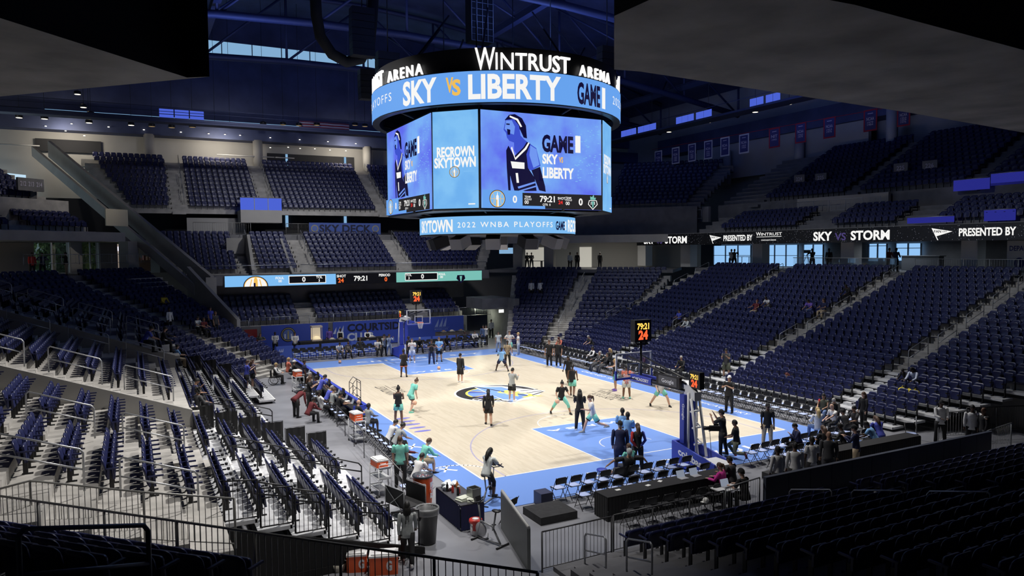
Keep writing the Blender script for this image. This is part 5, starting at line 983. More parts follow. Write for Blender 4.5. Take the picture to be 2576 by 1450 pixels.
# ------------------------------------------------------------------ folding chairs
def chair_mesh():
    P = {}
    a = MB(); a.box((0, .02, .435), (.40, .38, .02)); P['seat'] = a
    a = MB(); shell(a, .42, .24, .09, .015, (0, -.19, .60), .2, .02, 3); P['backrest'] = a
    a = MB()
    for s in (-1, 1): a.path([(s*.215, .2, 0), (s*.215, -.03, .42), (s*.215, -.25, .84)], .012, 6)
    a.bar((-.215, .17, .06), (.215, .17, .06), .009, 5); P['front_frame'] = a
    a = MB()
    for s in (-1, 1): a.bar((s*.195, -.24, 0), (s*.195, .16, .43), .012, 6)
    a.bar((-.195, -.21, .04), (.195, -.21, .04), .009, 5); P['rear_frame'] = a
    a = MB(); shell(a, .37, .36, .06, .035, (0, .20, .452), PI/2-.001, .0, 2); P['cushion'] = a
    return P
CH = []                                                # (x, y, rz, cushion, label)
def chair_row(x0, y0, x1, y1, n, rz, what):
    for i in range(n): f = i/max(1, n-1); CH.append((x0+(x1-x0)*f, y0+(y1-y0)*f, rz, what, i+1))
chair_row(-6.35, -17.5, -1.05, -17.5, 10, 0, 'front row left of near hoop'); chair_row(-6.0, -18.5, -1.1, -18.5, 9, 0, 'second row left of near hoop')
chair_row(2.3, -17.5, 8.2, -17.0, 11, 0, 'front row right of near hoop'); chair_row(2.6, -18.4, 8.6, -17.9, 11, 0, 'second row right of near hoop')
chair_row(-5.6, -20.45, -2.3, -20.45, 6, 0, 'row behind the black press table')
chair_row(9.35, -14.4, 9.35, 15.6, 54, PI/2, 'front row on right sideline'); chair_row(10.3, -15.6, 10.3, 15.6, 56, PI/2, 'second row on right sideline')
chair_row(-7.7, 18.7, -1.2, 18.7, 12, PI, 'front row left of far hoop'); chair_row(-7.7, 19.65, -1.2, 19.65, 12, PI, 'back row left of far hoop')
chair_row(1.6, 18.7, 8.0, 18.9, 12, PI, 'front row right of far hoop'); chair_row(1.6, 19.65, 8.0, 19.85, 12, PI, 'back row right of far hoop')
chair_row(-9.6, -13.6, -9.6, -5.1, 15, -PI/2, 'bench row along left sideline'); chair_row(-9.95, -3.3, -9.95, 6.6, 14, -PI/2, 'row behind the scorer table')
CH.append((-8.75, -18.55, .5, 'loose chair beside the navy skirted table', 0)); CH.append((10.35, -18.6, 2.5, 'loose chair at the right end by the panelled wall', 0)); CH.append((-10.75, -14.9, -PI/2, 'loose chair behind the sideline bench', 0))
protos = {}
for x, y, rz, what, i in CH:
    lab = ('black folding chair, %s in the %s' % (ORD[i], what)) if i else 'black folding chair, '+what
    nr = 2 if 'black press' in what else int(depth((x, y, 0)) < 34)
    if nr not in protos:
        P = chair_mesh(); g = 'black folding chairs'
        t = thing('folding_chair', lab, 'chair', (x, y, .02), rz, g)
        if nr: [P[k].build(k, (CUSH if nr == 1 else BLACK) if k == 'cushion' else BLKP if k in ('seat', 'backrest') else BLKM, t) for k in P]
        else:
            m = MB(); m2 = MB()
            for k in P:
                if k != 'cushion': m.add(P[k].v, P[k].f, 0)
            m.build('frame', BLKP, t); P['cushion'].build('cushion', CUSH, t)
        protos[nr] = t
    else: dup(protos[nr], (x, y, .02), rz, lab, 'black folding chairs')
# ------------------------------------------------------------------ scorer table, press tables, club end
t = thing('scorers_table', 'long scorer table with blue front and end panel along the left sideline', 'table')
MB().bx(-9.5, -8.95, -3.9, 13.5, .72, .76).build('top', BLKP, t); MB().bx(-8.97, -8.9, -3.9, 13.5, .02, .96).build('front_panel', mat('blue_led_panel', (.04, .07, .40), .4), t); MB().bx(-9.55, -8.9, -3.98, -3.9, .02, .98).build('end_panel', PADB, t); MB().bx(-9.04, -8.86, -3.98, 13.5, .96, .99).build('top_edge', PADB, t)
def laptop(p, rz, lab, screen=(.35, .4, .5)):
    t = thing('laptop', lab, 'laptop', p, rz); MB().bx(-.16, .16, -.11, .11, 0, .018).build('keyboard', mat('silver', (.45, .45, .47), .4, .5), t); MB().extr([(-.16, .11, .015), (.16, .11, .015), (.16, .18, .22), (-.16, .18, .22)], (0, .012, .003)).build('screen', mat('laptop_screen', (.02, .02, .02), .3, emit=screen, es=.6), t); return t
for j, y in enumerate((-2.2, -1.0, .6, 2.0, 3.6, 5.0, 8.0)): laptop((-9.25, y, .76), -PI/2, 'open laptop on the scorer table, %s from its near end' % ORD[j+1])
for j, y in enumerate((-1.6, 1.3, 4.4)):
    t = thing('paper_stack', 'stack of white stat sheets on scorer table, %s from near end' % ORD[j+1], 'papers', (-9.22, y, .76)); MB().bx(-.11, .11, -.15, .15, 0, .02).build('sheets', mat('paper', (.75, .75, .73), .8), t)
for j, y in enumerate((-3.4, -.3, 2.8, 5.6)):
    t = thing('monitor', 'small black monitor standing on the scorer table, %s from the near end' % ORD[j+1], 'monitor', (-9.08, y, .76), -PI/2); MB().box((0, 0, .3), (.4, .05, .26)).build('display', BLKP, t); MB().box((0, 0, .08), (.05, .05, .18)).box((0, 0, .01), (.2, .16, .02)).build('stand', BLKM, t)
def skirt_table(name, lab, x0, x1, y0, y1, h, ms, mt, loc=None):
    t = thing(name, lab, 'table'); MB().bx(x0, x1, y0, y1, h-.03, h).build('top', mt, t); k = MB()
    for (ax, ay), (bx_, by_) in (((x0, y0), (x1, y0)), ((x1, y0), (x1, y1)), ((x1, y1), (x0, y1)), ((x0, y1), (x0, y0))):
        L = math.hypot(bx_-ax, by_-ay); n = max(4, int(L/.06)); d = Vector((bx_-ax, by_-ay, 0))/n; nn = Vector((d.y, -d.x, 0)).normalized(); V = []
        for i in range(n+1): q = Vector((ax, ay, 0))+d*i+nn*(.0 if i % 2 else .022); V += [q+Vector((0, 0, .02)), q*1+Vector((0, 0, h-.03))]
        k.add(V, [(2*i, 2*i+2, 2*i+3, 2*i+1) for i in range(n)])
    k.build('skirt', ms, t); return t
NAVC = mat('navy_table_cloth', (.012, .016, .07), .85)
skirt_table('skirted_table', 'navy skirted table with towels and bottles at the near left court corner', -10.25, -9.5, -18.4, -16.45, .78, NAVC, mat('dark_table_top', (.05, .05, .06), .5))
skirt_table('press_table', 'long black press table left of the near hoop', -6.0, -1.0, -19.85, -19.15, .76, BLACK, BLACK)
skirt_table('press_table', 'black press table crowded with people right of the near hoop', 3.3, 9.2, -19.75, -19.15, .76, BLACK, BLACK)
skirt_table('buffet_table', 'black buffet table with popcorn machine at the far end', -6.6, -2.6, 23.2, 24.1, .9, BLACK, BLACK)
skirt_table('buffet_table', 'black buffet table with serving tray below the first banner letters', -1.6, 1.0, 23.2, 24.1, .9, BLACK, BLACK)
skirt_table('buffet_table', 'grey brown buffet table of dishes at far right of the club wall', 5.6, 8.6, 23.2, 24.1, .95, mat('grey_brown_cloth', (.12, .10, .10), .8), BLACK)
for j, (x, y) in enumerate(((-5.3, -19.4), (-4.2, -19.5), (-3.6, -19.35))):
    t = thing('paper_card', 'small white card on the left press table, %s from its left end' % ORD[j+1], 'paper', (x, y, .762), .3*j); MB().bx(-.09, .09, -.06, .06, 0, .004).build('card', mat('paper', (.75, .75, .73), .8), t)
laptop((-2.2, -19.5, .762), 0, 'purple backed laptop open before the woman in pink', (.2, .05, .35)); laptop((-2.75, -19.5, .762), 0, 'grey laptop lying among cables left of the woman in pink')
t = thing('press_table', 'white table with open laptop behind grey gate panel', 'table'); MB().bx(-2.6, -1.4, -21.1, -20.6, .72, .75).build('top', WHITE, t); m = MB(); [m.bar((x, y, 0), (x, y, .72), .02) for x in (-2.5, -1.5) for y in (-21.05, -20.65)]; m.build('leg', BLKM, t); laptop((-2.1, -20.85, .75), 0, 'open laptop with pale screen before the man in black cap', (.6, .62, .8))
t = thing('baseball_cap', 'white cap left on a chair behind the black press table', 'cap', (-3.1, -20.95, .5)); MB().ell((0, 0, .03), (.1, .1, .09)).build('crown', mat('white_cloth', (.72, .72, .70), .8), t); MB().ell((-.1, 0, 0), (.1, .08, .012)).build('brim', mat('white_cloth', (.72, .72, .70), .8), t)
for j, (x0, x1, y0, y1) in enumerate(((-7.95, -6.65, -19.15, -18.0), (1.35, 2.55, -19.3, -18.95))):
    t = thing('riser', 'low black camera riser %s' % ('left of the near press table' if j == 0 else 'right of the near hoop base'), 'platform'); MB().bx(x0, x1, y0, y1, 0, .24).build('deck', mat('black_carpet', (.02, .02, .022), .8, noise=.3, nscale=6), t)
# club wall
cw = thing('club_wall', 'tall blue banner wall reading COURTSIDE CLUB at the far end', 'banner wall'); CLB = mat('club_blue', (.045, .085, .46), .55, noise=.06, nscale=.4)
xL, xM0, xM1, xR_ = -9.3, -3.75, -3.35, 9.0
MB().bx(xL, xM0, 25.5, 25.6, .05, 2.18).build('panel', CLB, cw); MB().bx(xM1, xR_, 25.5, 25.6, .05, 2.18).build('panel', CLB, cw)
P = Plane((xL, 25.5, 0), (1, 0, 0), (0, -1, 0), xR_-xL, 2.2); wx = lambda px: at(px, 840, y=25.5).x-xL
P.text('COURTSIDE', wx(874), 1.3, .62, 0, .06, 5.3); P.text('CLUB', wx(873), .5, .62, 1, .06, 2.4)
def sails(cx, z, s, mi):
    for k, (dx, hh) in enumerate(((-.55, 1.0), (0, 1.1), (.5, 1.2))): P.put([(cx+s*(dx-.3), z), (cx+s*(dx+.1), z), (cx+s*(dx+.2), z+s*hh*.5), (cx+s*(dx+.25), z+s*hh), (cx+s*(dx-.0), z+s*hh*.55)], mi)
sails(wx(852), 1.15, .6, 1); sails(wx(1110), 1.25, .75, 2); P.text('MAGELLAN', wx(1110), .95, .15, 2, .01, 1.3, 'c', spacing=1.3); P.rect(wx(1092), 1.16, wx(1130), 1.18, 2)
n = 20; cx = wx(725)
for r_, mi in ((.62, 0), (.56, 3), (.5, 0), (.44, 4)): P.put([(cx+r_*math.cos(2*PI*i/n), 1.35+r_*math.sin(2*PI*i/n)) for i in range(n)], mi)
P.put([(cx-.08, .95), (cx+.08, .95), (cx+.05, 1.6), (cx, 1.72), (cx-.05, 1.6)], 3); P.put([(cx-.32, 1.0), (cx-.2, 1.0), (cx-.2, 1.4), (cx-.32, 1.4)], 1); P.put([(cx+.2, 1.0), (cx+.32, 1.0), (cx+.32, 1.4), (cx+.2, 1.4)], 1)
P.build('print', cw, [mat('banner_ink', (.01, .012, .04), .7), mat('banner_white_print', (.55, .6, .75), .7), mat('banner_pale_blue', (.25, .33, .62), .7), mat('banner_gold', (.35, .3, .12), .7), mat('banner_mid', (.10, .16, .42), .7)])
for j, (x0, x1) in enumerate(((-8.9, -7.6), (-7.4, -5.6), (-5.4, -3.2), (-3.0, -.9), (1.8, 3.9), (4.1, 6.2), (6.4, 8.4))):
    t = thing('floor_board', 'low blue advertising board before the club wall, %s from the left' % ORD[j+1], 'sign board', (0, 0, 0), 0, 'low blue advertising boards'); MB().bx(x0, x1, 20.85, 20.95, 0, .95).build('panel', mat('board_blue', (.07, .13, .55), .5), t)
    P = Plane((x0, 20.85, 0), (1, 0, 0), (0, -1, 0), x1-x0, .95); sails(.35, .5, .25, 0); P.build('print', t, [mat('banner_white_print', (.55, .6, .75), .7)])
t = thing('popcorn_machine', 'lit glass popcorn machine on the far buffet table', 'popcorn machine', (-5.2, 23.6, .9)); MB().bx(-.42, .42, -.3, .3, 0, .12).bx(-.45, .45, -.33, .33, 1.12, 1.25).build('casing', mat('cream_metal', (.6, .5, .4), .5), t); MB().ell((0, 0, .12), (.36, .25, .28)).build('popcorn', mat('popcorn', (.85, .75, .5), .9, emit=(1, .8, .45), es=.5), t); m = MB(); [m.bx(x-.02, x+.02, y-.02, y+.02, .12, 1.12) for x in (-.4, .4) for y in (-.28, .28)]; m.build('corner_post', mat('cream_metal', (.6, .5, .4), .5), t); MB().bx(-.38, .38, .26, .28, .12, 1.12).build('back_panel', mat('lit_back', (.6, .5, .4), .6, emit=(1, .85, .6), es=.4), t)
for j, (x, y, s) in enumerate(((-3.9, 23.6, .5), (-3.2, 23.5, .4), (-.5, 23.6, .6), (6.2, 23.6, .4), (7.0, 23.6, .5), (7.9, 23.6, .4))):
    t = thing('food_tray', 'steel food tray on far buffet tables, %s from the left' % ORD[j+1], 'tray', (x, y, .9 if x < 5 else .95)); MB().bx(-s/2, s/2, -.2, .2, 0, .08).build('tray', mat('silver', (.45, .45, .47), .4, .5), t); MB().ell((0, 0, .08), (s*.4, .16, .1)).build('food', mat('food_%d' % (j % 2), ((.6, .55, .45), (.25, .14, .06))[j % 2], .8), t)
t = thing('red_door', 'dark red door leaf standing open left of the club wall', 'door'); q = at(632, 880, y=24.5); MB().bx(q.x-.5, q.x+.5, 24.5, 24.56, 0, 2.05).build('leaf', mat('dark_red_door', (.25, .015, .015), .5), t)
# ------------------------------------------------------------------ carts, coolers, barrel, bin, bikes
CARTW = WHM
def glogo(P, x, y, h, mw, mo): P.rect(x-h*.38, y-h*.5, x+h*.38, y+h*.5, mw); P.text('G', x-h*.26, y-h*.33, h*.66, mo, .08, h*.52)
def cooler(p, rz, lab, w=.62, d=.4, h=.4):
    t = thing('cooler', lab, 'cooler', p, rz); m = MB(); b = .03; m.extr([(-w/2+b, -d/2, 0), (w/2-b, -d/2, 0), (w/2, -d/2+b, 0), (w/2, d/2-b, 0), (w/2-b, d/2, 0), (-w/2+b, d/2, 0), (-w/2, d/2-b, 0), (-w/2, -d/2+b, 0)], (0, 0, h)); m.build('body', ORANGE, t)
    m = MB(); m.bx(-w/2-.01, w/2+.01, -d/2-.01, d/2+.01, h, h+.05); m.bx(-w/2+.04, w/2-.04, -d/2+.04, d/2-.04, h+.05, h+.08); m.build('lid', WHITE, t); m = MB(); [m.path([(s*(w/2+.01), -.1, h*.7), (s*(w/2+.05), -.08, h*.7), (s*(w/2+.05), .08, h*.7), (s*(w/2+.01), .1, h*.7)], .012, 5) for s in (-1, 1)]; m.build('handle', WHITE, t)
    P = Plane((-w/2, -d/2, 0), (1, 0, 0), (0, -1, 0), w, h); P.text('G', w*.6, h*.28, h*.5, 0, .08, .15); P.build('letter_mark', t, [LINEW]); return t
def cart(x, y, rz, lab, red=True):
    t = thing('utility_cart', lab, 'cart', (x, y, 0), rz); w, d = .46, .8
    for i, z in enumerate((.2, .58, .93)): m = MB(); m.bx(-w/2, w/2, -d/2, d/2, z, z+.03); m.bx(-w/2, w/2, -d/2, -d/2+.02, z, z+.08); m.bx(-w/2, w/2, d/2-.02, d/2, z, z+.08); m.build('shelf', CARTW, t)
    for sx in (-1, 1):
        for sy in (-1, 1): MB().bar((sx*w/2, sy*d/2, .1), (sx*w/2, sy*d/2, .98), .018).build('post', CARTW, t); MB().lathe([(.0, -.02), (.05, -.02), (.05, .02), (0, .02)], 10).build('caster', BLKP, t, (sx*w/2, sy*d/2, .05))
    for o in [c for c in bpy.data.objects if c.parent == t and c.name.startswith('caster')]: o.rotation_euler = (0, PI/2, 0)
    m = MB(); m.path([(-w/2, -d/2, .98), (-w/2, -d/2-.08, 1.12), (w/2, -d/2-.08, 1.12), (w/2, -d/2, .98)], .015); m.build('handle', CARTW, t); return t
cart(-10.15, -6.75, .12, 'white three-shelf cart with cooler behind the sideline bench'); cart(-10.15, 6.1, .1, 'white cart stacked with an orange cooler near the far scorer table end'); cart(-11.3, -13.9, .1, 'white cart under a red and white cooler by the bleacher rail')
cooler((-10.17, -6.7, .96), 1.69, 'orange cooler with white lid on cart behind the bench', .6, .4, .3); cooler((-10.17, 6.15, .96), 1.67, 'orange cooler on the cart near the far end of scorer table', .6, .4, .3); cooler((-11.32, -13.85, .96), 1.67, 'flat orange cooler with large white lid on the cart by the bleacher rail', .6, .42, .2)
q1, q2 = at(925, 1432, z=0), at(972, 1446, z=0); cooler((q1.x-.25, q1.y+.1, 0), -.35, 'orange cooler with white lid on the floor, half behind its larger twin', .5, .4, .42); cooler((q2.x, q2.y+.2, 0), -.35, 'larger orange cooler with white lid on floor behind the picket rail', .72, .46, .46)
q = at(852, 1436, z=0); t = thing('basket', 'small pale plastic basket on the floor left of the orange coolers', 'basket', (q.x, q.y, 0)); MB().lathe([(.16, 0), (.2, .2), (.18, .2), (.15, .03)], 14).build('body', mat('beige_plastic', (.5, .46, .38), .6), t)
t = thing('drinks_barrel', 'tall orange barrel of iced drinks with white G panel', 'barrel', (-10.45, -15.75, 0)); MB().lathe([(.27, .08), (.29, .1), (.31, .5), (.32, .96), (.33, 1.0), (.30, 1.0), (.28, .9)], 28).build('body', ORANGE, t); MB().lathe([(.22, 0), (.26, .02), (.27, .08)], 20).build('base', BLKP, t); MB().lathe([(.335, .97), (.345, 1.0), (.335, 1.04), (.30, 1.04), (.29, .98)], 28).build('rim', mat('dark_rim', (.04, .045, .06), .4), t); m = MB()
for i in range(14): m.ell((.2*math.cos(i*2.4)*(i/14)**.5, .2*math.sin(i*2.4)*(i/14)**.5, .93), (.05, .05, .06), 8, 5, i % 2)
m.build('ice_and_bottles', [mat('ice', (.6, .65, .75), .3), mat('red_bottle', (.5, .06, .06), .4)], t)
m = MB(); R0 = .323
for ang in (-2.02, -.75):
    V = [(R0*math.cos(ang+a), R0*math.sin(ang+a), z) for a in np.linspace(-.36, .36, 7) for z in (.3, .82)]; m.add(V, [(2*i, 2*i+2, 2*i+3, 2*i+1) for i in range(6)], 0)
    v, f, w = text_mb('G', .32, 1, .08); m.add([((R0+.005)*math.cos(ang+(x-w/2)*.95/R0), (R0+.005)*math.sin(ang+(x-w/2)*.95/R0), .4+y) for x, y in v], f, 1)
m.build('letter_panel', [LINEW, ORANGE], t)
t = thing('trash_can', 'tall black trash can with clear liner beside woman in grey top', 'trash can', (-11.42, -18.72, 0)); MB().lathe([(.20, .0), (.23, .02), (.24, .06), (.31, .96), (.335, .97), (.335, 1.02), (.30, 1.02), (.22, .08)], 28).build('body', BLKP, t); m = MB(); m.lathe([(.345, .86), (.35, .98), (.345, 1.04), (.31, 1.045), (.28, .9), (.22, .4)], 24); m.build('liner', mat('clear_liner', (.75, .77, .8), .25, trans=.5, alpha=.45), t); m = MB(); [m.box((.32*math.cos(a), .32*math.sin(a), .75), (.06, .1, .05), (0, 0, a)) for a in (.3, 3.44)]; m.build('handle', BLKP, t)
t = thing('bucket', 'white sharps bucket with red lid and red label beside the skirted table', 'bucket', (-9.95, -18.8, 0)); MB().lathe([(.14, 0), (.15, .03), (.17, .4), (.165, .4)], 20).build('body', WHITE, t); MB().lathe([(.19, .36), (.2, .4), (.19, .46), (.05, .47)], 20).build('lid', mat('red_plastic', (.6, .05, .04), .4), t); MB().lathe([(.10, .465), (.10, .48), (.02, .485)], 14).build('cap', WHITE, t); m = MB(); m.add([(.176*math.cos(a), .176*math.sin(a), z) for a in np.linspace(-2.5, -1.3, 6) for z in (.16, .36)], [(2*i, 2*i+2, 2*i+3, 2*i+1) for i in range(5)]); m.build('label', mat('red_plastic', (.6, .05, .04), .4), t)
for j, (x, y, c, h) in enumerate(((-10.0, -17.2, (.5, .05, .04), .24), (-9.85, -17.35, (.55, .07, .05), .2), (-9.95, -17.5, (.02, .02, .02), .26), (-9.75, -17.1, (.6, .6, .62), .2), (-10.1, -17.0, (.02, .02, .02), .28), (-9.7, -16.85, (.6, .2, .05), .22))):
    t = thing('bottle', '%s bottle among the bottles on skirted table, %s from the table end' % (('red', 'red', 'black', 'white', 'black', 'orange')[j], ORD[j+1]), 'bottle', (x, y, .78)); MB().lathe([(.04, 0), (.042, .02), (.042, h*.7), (.018, h*.88), (.018, h)], 12).build('body', mat('bottle_%d' % j, c, .3), t); MB().lathe([(.02, h), (.02, h+.02), (.01, h+.02)], 10).build('cap', WHITE, t)
for j, (x, y, r) in enumerate(((-9.95, -16.65, .2), (-10.05, -16.9, .16), (-9.7, -16.6, .15))): t = thing('plastic_bag', 'crumpled white plastic bag at far end of the skirted table, %s' % ('largest', 'middle', 'smallest')[j], 'bag', (x, y, .78)); m = MB(); m.ell((0, 0, r*.45), (r, r*.8, r*.6), 14, 9); m.v = [(a+.25*r*math.sin(9*b/r+c), b+.2*r*math.sin(7*c/r+a*9), max(0, c+.15*r*math.sin(6*a/r))) for a, b, c in m.v]; m.build('bag', mat('white_plastic_film', (.7, .75, .78), .35), t)
for j, (x, y, r, a) in enumerate(((-9.98, -18.0, .22, .3), (-9.85, -18.22, .15, 1.2))): t = thing('towel', 'folded pale %s on the near end of skirted table' % ('larger towel' if j == 0 else 'smaller towel'), 'towel', (x, y, .78), a); m = MB(); m.bx(-r, r, -r*.7, r*.7, 0, .05); m.bx(-r*.8, r*.9, -r*.6, r*.7, .05, .1); m.build('cloth', mat('pale_towel', (.62, .65, .56), .9), t)
t = thing('steel_bin', 'square steel bin on the near corner of the skirted table', 'bin', (-9.66, -18.05, .78), .2); m = MB(); w = .15
for a, b in ((-1, 0), (1, 0), (0, -1), (0, 1)): m.bx(min(a, 0)*w if a else -w, max(a, 0)*w if a else w, min(b, 0)*w if b else -w, max(b, 0)*w if b else w, 0, .36) if False else m.bx((a*w-.01) if a else -w, (a*w+.01) if a else w, (b*w-.01) if b else -w, (b*w+.01) if b else w, 0, .36)
m.bx(-w, w, -w, w, 0, .02); m.build('body', mat('steel_bin', (.30, .31, .29), .35, .6), t)
def bike(x, y, rz, lab, s=1.0):
    t = thing('exercise_bike', lab, 'exercise bike', (x, y, 0), rz); f = MB()
    for yy in (-.5, .5): f.bar((-.25, yy, .03), (.25, yy, .03), .03)
    f.build('foot_bar', BLKM, t); f = MB(); f.bar((0, -.5, .05), (0, .5, .05), .025); f.path([(0, -.42, .06), (0, -.1, .5), (0, .35, .55), (0, .5, .06)], .03); f.bar((0, -.15, .45), (0, -.25, .95), .025); f.bar((0, .35, .5), (0, .45, 1.05), .025); f.build('frame', GREY, t)
    m = MB(); m.lathe([(.02, -.02), (.2, -.025), (.21, 0), (.2, .025), (.02, .02)], 22); o = m.build('flywheel', mat('silver', (.45, .45, .47), .4, .5), t, (0, .35, .3)); o.rotation_euler = (0, PI/2, 0)
    m = MB(); m.ell((0, -.26, .98), (.1, .15, .04)); m.build('saddle', BLKP, t); m = MB(); m.path([(-.22, .62, 1.15), (-.2, .46, 1.1), (0, .42, 1.06), (.2, .46, 1.1), (.22, .62, 1.15)], .018); m.build('handlebar', BLKM, t); m = MB(); m.box((0, .45, 1.18), (.18, .04, .14), (-.4, 0, 0)); m.build('console', BLKP, t)
    m = MB(); m.bar((-.09, -.02, .32), (-.1, -.02, .16), .012); m.bar((.09, -.02, .32), (.1, -.02, .48), .012); m.build('crank', GREY, t); m = MB(); m.box((-.15, -.02, .16), (.1, .08, .03)); m.box((.15, -.02, .48), (.1, .08, .03)); m.build('pedal', BLKP, t); return t
bike(-9.85, -19.55, .35, 'exercise bike standing empty on the open floor beyond the ramp wall'); bike(-8.45, -16.5, -.9, 'pale exercise bike ridden by woman in grey shirt at court corner')
t = thing('folding_cart', 'black folding wagon with crossed bars by the white cart', 'wagon', (-11.2, -16.2, 0), .3); m = MB(); m.bx(-.4, .4, -.5, .5, .35, .38); m.bx(-.4, -.38, -.5, .5, .35, .9); m.bx(.38, .4, -.5, .5, .35, .9); m.build('fabric', BLACK, t); m = MB()
for s in (-1, 1): m.bar((s*.42, -.5, .2), (s*.42, .5, .9), .013); m.bar((s*.42, .5, .2), (s*.42, -.5, .9), .013); [m.bar((s*.42, y, .1), (s*.42, y, .95), .015) for y in (-.5, .5)]; m.bar((s*.42, -.5, .92), (s*.42, .5, .92), .013)
m.build('frame', GREY, t); m = MB(); [m.ell((sx*.4, sy*.45, .09), (.03, .09, .09)) for sx in (-1, 1) for sy in (-1, 1)]; m.build('wheel', BLKP, t)
t = thing('ball_rack', 'tall black double-loop frame standing by the scorer table', 'rack', (-8.55, -.6, 0)); m = MB()
for y in (-.35, .35): m.path([(-.2, y, 0), (-.2, y, 1.5), (0, y, 1.75), (.2, y, 1.6), (.2, y, 0)], .02); m.path([(-.2, y, .7), (0, y, .95), (.2, y, .7)], .015); m.path([(-.2, y, 1.1), (0, y, 1.3), (.2, y, 1.1)], .015)
for z in (.1, .75, 1.5): m.bar((.2, -.35, z), (.2, .35, z), .014); m.bar((-.2, -.35, z), (-.2, .35, z), .014)
m.build('frame', BLKM, t)
def ball(p, lab, c=(.72, .36, .20)):
    t = thing('basketball', lab, 'basketball', p, .7); MB().ell((0, 0, 0), (.117, .117, .117), 16, 12).build('ball', mat('ball_%d' % int(c[0]*100), c, .6), t); m = MB(); r = .1185
    for k in range(3): M = Euler((PI/2*(k == 1), PI/2*(k == 2), 0)).to_matrix(); m.path([M@Vector((r*math.cos(2*PI*i/20), r*math.sin(2*PI*i/20), 0)) for i in range(21)], .003, 3)
    m.build('seam', mat('ball_seam', (.7, .62, .55), .7), t)
for px, py, lab in ((855, 911, 'basketball rolling on the far apron left of the far hoop'), (1104, 926, 'basketball on the far key below the man in light blue')): q = at(px, py, z=.14); ball((q.x, q.y, .14), lab)
t = thing('mop', 'thin pole mop leaning against the near hoop stand', 'mop'); a, b = at(1762, 1140, x=.55), at(1785, 1080, x=.62); MB().bar((.52, -17.3, .1), (b.x, b.y, b.z), .012).build('pole', GREY, t); MB().box((b.x, b.y, b.z), (.05, .05, .18)).build('grip', BLKP, t)
t = thing('tripod_sign', 'thin stanchion post on the floor by the right stand', 'post'); q = at(2304, 1106, z=0); MB().bar((q.x, q.y, 0), (q.x, q.y, 1.0), .025).build('pole', STEEL, t); MB().lathe([(.16, 0), (.16, .02), (.02, .04)], 14, (q.x, q.y, 0)).build('base', STEEL, t)
t = thing('stool', 'round blue stool top among the left chairs by near hoop', 'stool', (-4.0, -16.6, .02)); MB().lathe([(.02, .42), (.19, .42), (.19, .47), (.02, .48)], 18).build('seat', PADB, t); m = MB(); [m.bar((.13*math.cos(a), .13*math.sin(a), .42), (.17*math.cos(a), .17*math.sin(a), 0), .012) for a in (0, 1.57, 3.14, 4.71)]; m.build('leg', BLKM, t)
t = thing('cushion_box', 'dark blue padded box beside the first chair left of near hoop', 'box', (-6.95, -17.55, .02)); MB().bx(-.22, .22, -.25, .25, 0, .42).build('body', mat('slate_vinyl', (.04, .045, .09), .5), t)
# ------------------------------------------------------------------ people
SK = {'l': mat('skin_light', (.56, .35, .26), .55), 't': mat('skin_tan', (.40, .23, .15), .55), 'b': mat('skin_brown', (.17, .085, .05), .5), 'd': mat('skin_dark', (.075, .038, .025), .5)}
CLO = {'k': (.012, .012, .014), 'd': (.05, .05, .055), 'w': (.68, .68, .68), 'n': (.014, .019, .07), 't': (.20, .60, .50), 'g': (.32, .34, .34), 'b': (.22, .45, .80), 'r': (.45, .03, .03), 'p': (.65, .04, .33), 'u': (.07, .09, .48), 'y': (.65, .48, .04), 'o': (.65, .18, .12), 'm': (.12, .015, .02), 'h': (.42, .33, .22), 'v': (.17, .10, .45), 'j': (.10, .16, .32), 'e': (.30, .36, .48), 'c': (.62, .66, .66), 'q': (.10, .11, .08), 'i': (.55, .6, .75)}
HAIR = {'k': (.01, .009, .008), 'b': (.07, .035, .018), 'y': (.45, .32, .14), 'g': (.30, .29, .28), 'r': (.10, .02, .015)}
def cloth(c): return mat('cloth_'+c, CLO[c], .85, noise=.1, nscale=14)
def hairm(c): return mat('hair_'+c, HAIR[c], .6, noise=.2, nscale=30)
def loft(mb, rings, n=14, mi=0):
    v = []
    for c, ax, ay, rx, ry in rings: v += [c+ax*(rx*math.cos(2*PI*k/n))+ay*(ry*math.sin(2*PI*k/n)) for k in range(n)]
    m = len(rings); f = [(i*n+k, i*n+(k+1) % n, (i+1)*n+(k+1) % n, (i+1)*n+k) for i in range(m-1) for k in range(n)]
    f += [tuple(range(n))[::-1], tuple((m-1)*n+k for k in range(n))]; mb.add(v, f, mi, True)
X3 = Vector((1, 0, 0))
def dirv(pitch, out, s, lean=0.0):
    """limb direction: hanging down, swung forward by pitch and outward by out"""
    p, o = R_(pitch), R_(out); d = Vector((s*math.sin(o), math.sin(p)*math.cos(o), -math.cos(p)*math.cos(o)))
    return Matrix.Rotation(-lean, 3, 'X') @ d if lean else d
